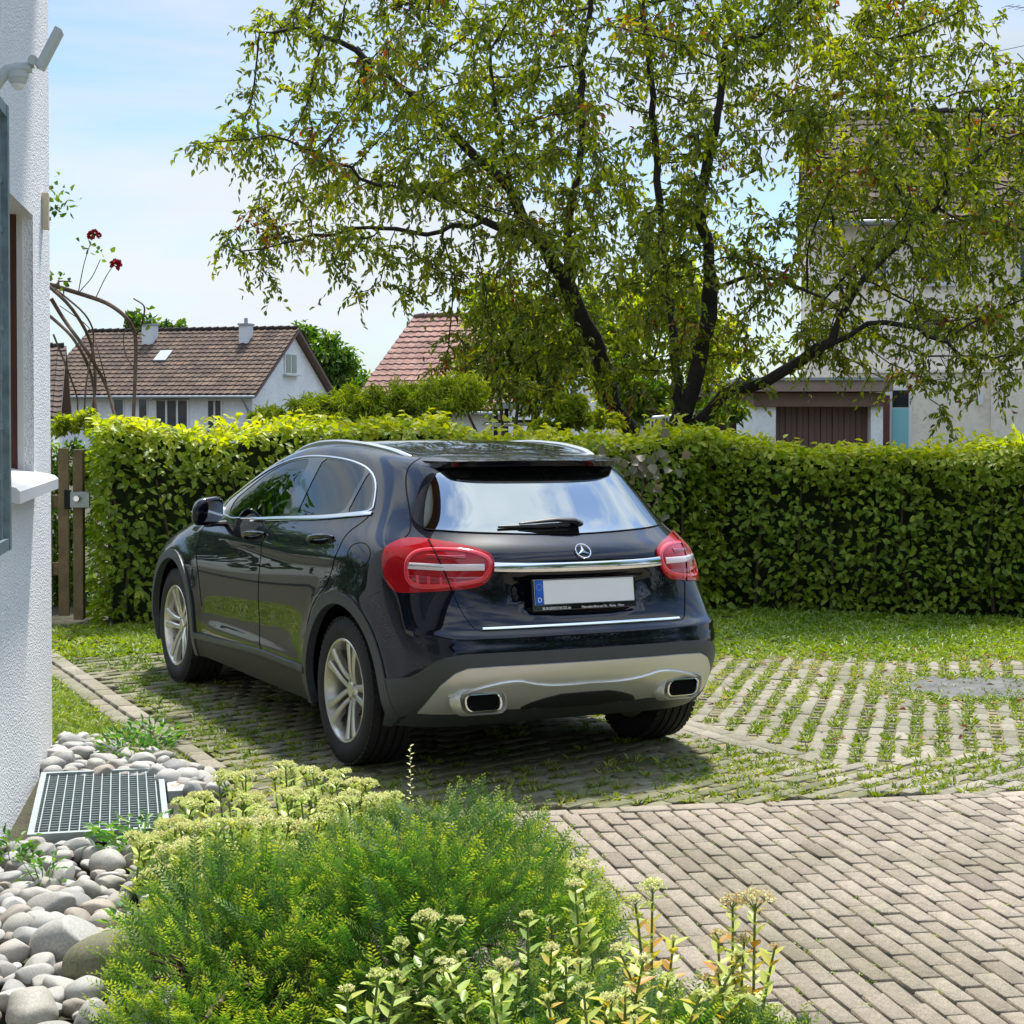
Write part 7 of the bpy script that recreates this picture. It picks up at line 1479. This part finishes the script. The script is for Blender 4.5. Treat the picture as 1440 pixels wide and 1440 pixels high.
# ------------------------------------------------------------------ stonecrop
leafmat('sedum_leaf', [(0, (.16, .28, .06)), (.4, (.36, .48, .13)), (.75, (.56, .60, .17)), (.92, (.55, .46, .08)), (1, (.50, .24, .06))], trans=.30, rough=.4)
leafmat('sedum_flower', [(0, (.44, .52, .16)), (.5, (.66, .68, .30)), (.85, (.72, .70, .42)), (1, (.48, .32, .18))], trans=.25)
def stonecrop(label, stems, seed, leafy=11, tone=(.2, .8), fl=(.2, .9), lsz=.064, group=None):
    """stems: (px, py of the head, depth, head radius)"""
    g = np.random.default_rng(seed); h0 = at(stems[0][0], stems[0][1], stems[0][2]); b0 = np.array([h0[0], h0[1], float(gz(h0[0], h0[1]))]); e_ = empty('stonecrop', b0); tag(e_, label, 'flowering plant', group); la, fa = [], []; st = MB()
    extra = [(px + g.normal(0, 26), py + g.uniform(45, 130), D_ - .05 + g.normal(0, .05), g.uniform(.008, .016)) for (px, py, D_, hr) in stems for _ in range(2)] if leafy > 8 else []
    for (px, py, D_, hr) in list(stems) + extra:
        fa = []
        tp = at(px, py, D_); ft = np.array([tp[0] + g.normal(0, .04), tp[1] + g.normal(0, .04), float(gz(tp[0], tp[1])) - .01]) ; ft[:2] = ft[:2] * .6 + b0[:2] * .4; pts = np.array([ft, ft * .5 + tp * .5 + g.normal(0, .012, 3), tp - [0, 0, hr * .5]]) - b0
        tt = np.linspace(0, 1, 9)[:, None]; PP = pts[0] * (1 - tt) ** 2 + 2 * pts[1] * tt * (1 - tt) + pts[2] * tt ** 2; st.tube(PP, np.linspace(.0045, .003, 9), 6); L_ = np.linalg.norm(PP[-1] - PP[0])
        k_ = leafy; f_ = np.linspace(.12, .93, k_)
        for i, q in enumerate(f_):
            p = PP[0] * (1 - q) ** 2 + 2 * pts[1] * q * (1 - q) + PP[-1] * q ** 2; a = i * 1.57 + g.normal(0, .3)
            for sg in (0, math.pi):
                A3 = np.array([[math.cos(a + sg), math.sin(a + sg), g.uniform(.25, .9)]]); l_ = lsz * g.uniform(.7, 1.15) * (1.15 - .45 * q); v, f, t_ = leaf_arrays(p[None], A3, np.array([[-math.cos(a + sg) * .5, -math.sin(a + sg) * .5, 1.]]), l_, l_ * .52, fold=.25, curl=-.05, tone=np.array([g.uniform(*tone)])); la.append((v, f, t_))
        # the head: florets on short stalks over a dome
        nf = int(70 * (hr / .035) ** 1.3); a = g.random(nf) * 6.28; rr = np.sqrt(g.random(nf)) * hr; z = -rr ** 2 / hr * .45 + g.normal(0, hr * .08, nf) + .10 * hr; c_ = pts[2] + [0, 0, hr * .5]; P = np.c_[c_[0] + rr * np.cos(a), c_[1] + rr * np.sin(a), c_[2] + z]
        for _ in range(3): fa.append(leaf_arrays(P, g.normal(0, 1, (nf, 3)) + [0, 0, .5], g.normal(0, 1, (nf, 3)), g.uniform(.006, .010, nf), g.uniform(.005, .008, nf), fold=.2, tone=np.clip(g.uniform(*fl) + g.normal(0, .12, nf), 0, 1)))
        foliage('flower_head', fa, 'sedum_flower', e_)
        for i in range(9): a_ = i * .7; st.tube([pts[2] - [0, 0, hr * .3], pts[2] + [math.cos(a_) * hr * .6, math.sin(a_) * hr * .6, hr * .35]], [.0018, .0012], 4, cap=False)
    foliage('leaves', la, 'sedum_leaf', e_); st.build('stems', MAT['stem_green'], e_); return e_
stonecrop('pale flowering stonecrop with the tallest round head in front of the yew', [(601, 1284, 4.20, .034), (640, 1292, 4.25, .026), (563, 1322, 4.20, .02)], 1)
stonecrop('small whitish stonecrop stem at the bottom left of the flowering clump', [(487, 1388, 3.90, .018), (532, 1366, 3.95, .024), (560, 1368, 4.00, .016)], 2)
stonecrop('stonecrop with thin upright stems in the middle of the flowering clump', [(742, 1284, 4.30, .018), (626, 1350, 4.05, .026), (708, 1352, 4.00, .022), (690, 1372, 3.90, .018)], 3)
stonecrop('yellow stonecrop with broad head reaching over the edge of the paving', [(815, 1212, 4.60, .036), (808, 1238, 4.50, .024), (775, 1330, 4.20, .02)], 4, tone=(.4, .95), fl=(.6, .8))
stonecrop('stonecrop with yellowing leaves and loose heads right of the yellow one', [(918, 1240, 4.50, .038), (893, 1262, 4.45, .026), (870, 1330, 4.20, .022), (905, 1345, 4.10, .02)], 5, tone=(.5, 1.), fl=(.5, .8))
stonecrop('rightmost stonecrop with a wide browning flower head over the paving', [(1062, 1256, 4.40, .055), (1030, 1262, 4.45, .035), (1010, 1310, 4.30, .02)], 6, tone=(.55, 1.), fl=(.85, 1.))
stonecrop('short yellow stonecrop at the bottom edge of the photo', [(820, 1385, 3.90, .02), (860, 1400, 3.85, .02), (940, 1372, 4.00, .018), (985, 1395, 3.90, .018), (1040, 1340, 4.20, .018), (770, 1400, 3.85, .016)], 7, tone=(.5, 1.), lsz=.06)
g = np.random.default_rng(55); k_ = 0
rowsp = [(330, 1085, 6.4), (395, 1072, 6.5), (450, 1078, 6.4), (285, 1110, 6.2), (250, 1150, 5.95), (350, 1115, 6.15), (430, 1108, 6.2), (300, 1150, 5.9), (380, 1150, 5.9), (235, 1190, 5.6), (290, 1195, 5.6), (500, 1095, 6.3), (540, 1112, 6.2), (345, 1190, 5.6), (450, 1145, 5.9), (210, 1165, 5.8), (255, 1225, 5.35), (320, 1225, 5.35), (390, 1185, 5.5), (290, 1262, 5.15), (225, 1215, 5.45), (350, 1150, 5.75), (420, 1150, 5.8), (475, 1120, 6.0), (260, 1180, 5.6)]
names_ = ['first at the back', 'second', 'third']
for (px, py, D_) in rowsp:
    sts = [(px + g.normal(0, 14), py + abs(g.normal(0, 9)), D_ + g.normal(0, .1), g.uniform(.022, .042)) for _ in range(8)]
    stonecrop('pale yellow green flowering stonecrop in the dense clump behind the yew', sts, 100 + k_, leafy=6, tone=(.3, .8), fl=(.3, .9), group='stonecrops in the clump behind the yew'); k_ += 1
# a lone seed stalk in front of the rear wheel
sp = at(577, 1112, 6.1); e_ = empty('seed_stalk', (sp[0], sp[1], float(gz(sp[0], sp[1])))); tag(e_, 'single thin seed stalk standing up before the dark underside of the car', 'weed'); tp = at(577, 1050, 6.1) - np.array(e_.location); MB().tube([(0, 0, 0), tp * .5 + [.005, 0, 0], tp], [.003, .0025, .001], 5).build('stem', MAT['stem_green'], e_)
q = np.linspace(.55, 1, 22)[:, None]; P = tp * q; a = np.arange(22) * 2.4; foliage('leaves', [leaf_arrays(P, np.c_[np.cos(a), np.sin(a), np.full(22, .6)], np.tile([0, 0, 1.], (22, 1)), .018, .009, tone=g.uniform(.5, 1, 22))], 'sedum_flower', e_)
# low green weeds among the stones and at the foot of the bushes
leafmat('weed', [(0, (.03, .11, .02)), (.5, (.08, .20, .03)), (1, (.20, .32, .06))], trans=.35)
def weed(label, px, py, n_, rad, ln, seed):
    g = np.random.default_rng(seed); c_ = gpt(px, py); e_ = empty('ground_weed', c_); tag(e_, label, 'weed'); a = g.random(n_) * 6.283; r0 = rad * np.sqrt(g.random(n_)); P = np.c_[r0 * np.cos(a), r0 * np.sin(a), g.uniform(.0, .10, n_)]; A3 = np.c_[np.cos(a), np.sin(a), g.uniform(.1, 1.2, n_)] + g.normal(0, .3, (n_, 3))
    foliage('leaves', [leaf_arrays(P, A3, g.normal(0, .3, (n_, 3)) + [0, 0, 1.], g.uniform(.6, 1.2, n_) * ln, g.uniform(.35, .6, n_) * ln, tone=g.random(n_))], 'weed', e_); st = MB()
    for i in range(14): j = g.integers(0, n_); st.tube([P[j] * [.3, .3, 0], P[j]], [.002, .001], 4, cap=False)
    st.build('stems', MAT['stem_green'], e_)
weed('leafy green weed against the foot of the rendered wall', 18, 1215, 70, .09, .04, 1)
weed('green weed creeping between the river stones', 62, 1245, 50, .07, .035, 2)
weed('taller green weed at the lower right corner of the grating', 205, 1195, 180, .20, .05, 3)
weed('green weed between grating and edging beside the pebbles', 190, 1062, 120, .16, .045, 4)
weed('clump of weed between the lawn strip and the upper pebbles', 215, 1045, 120, .15, .045, 5)
weed('light green weed under the left edge of the yew', 245, 1330, 160, .22, .045, 6)
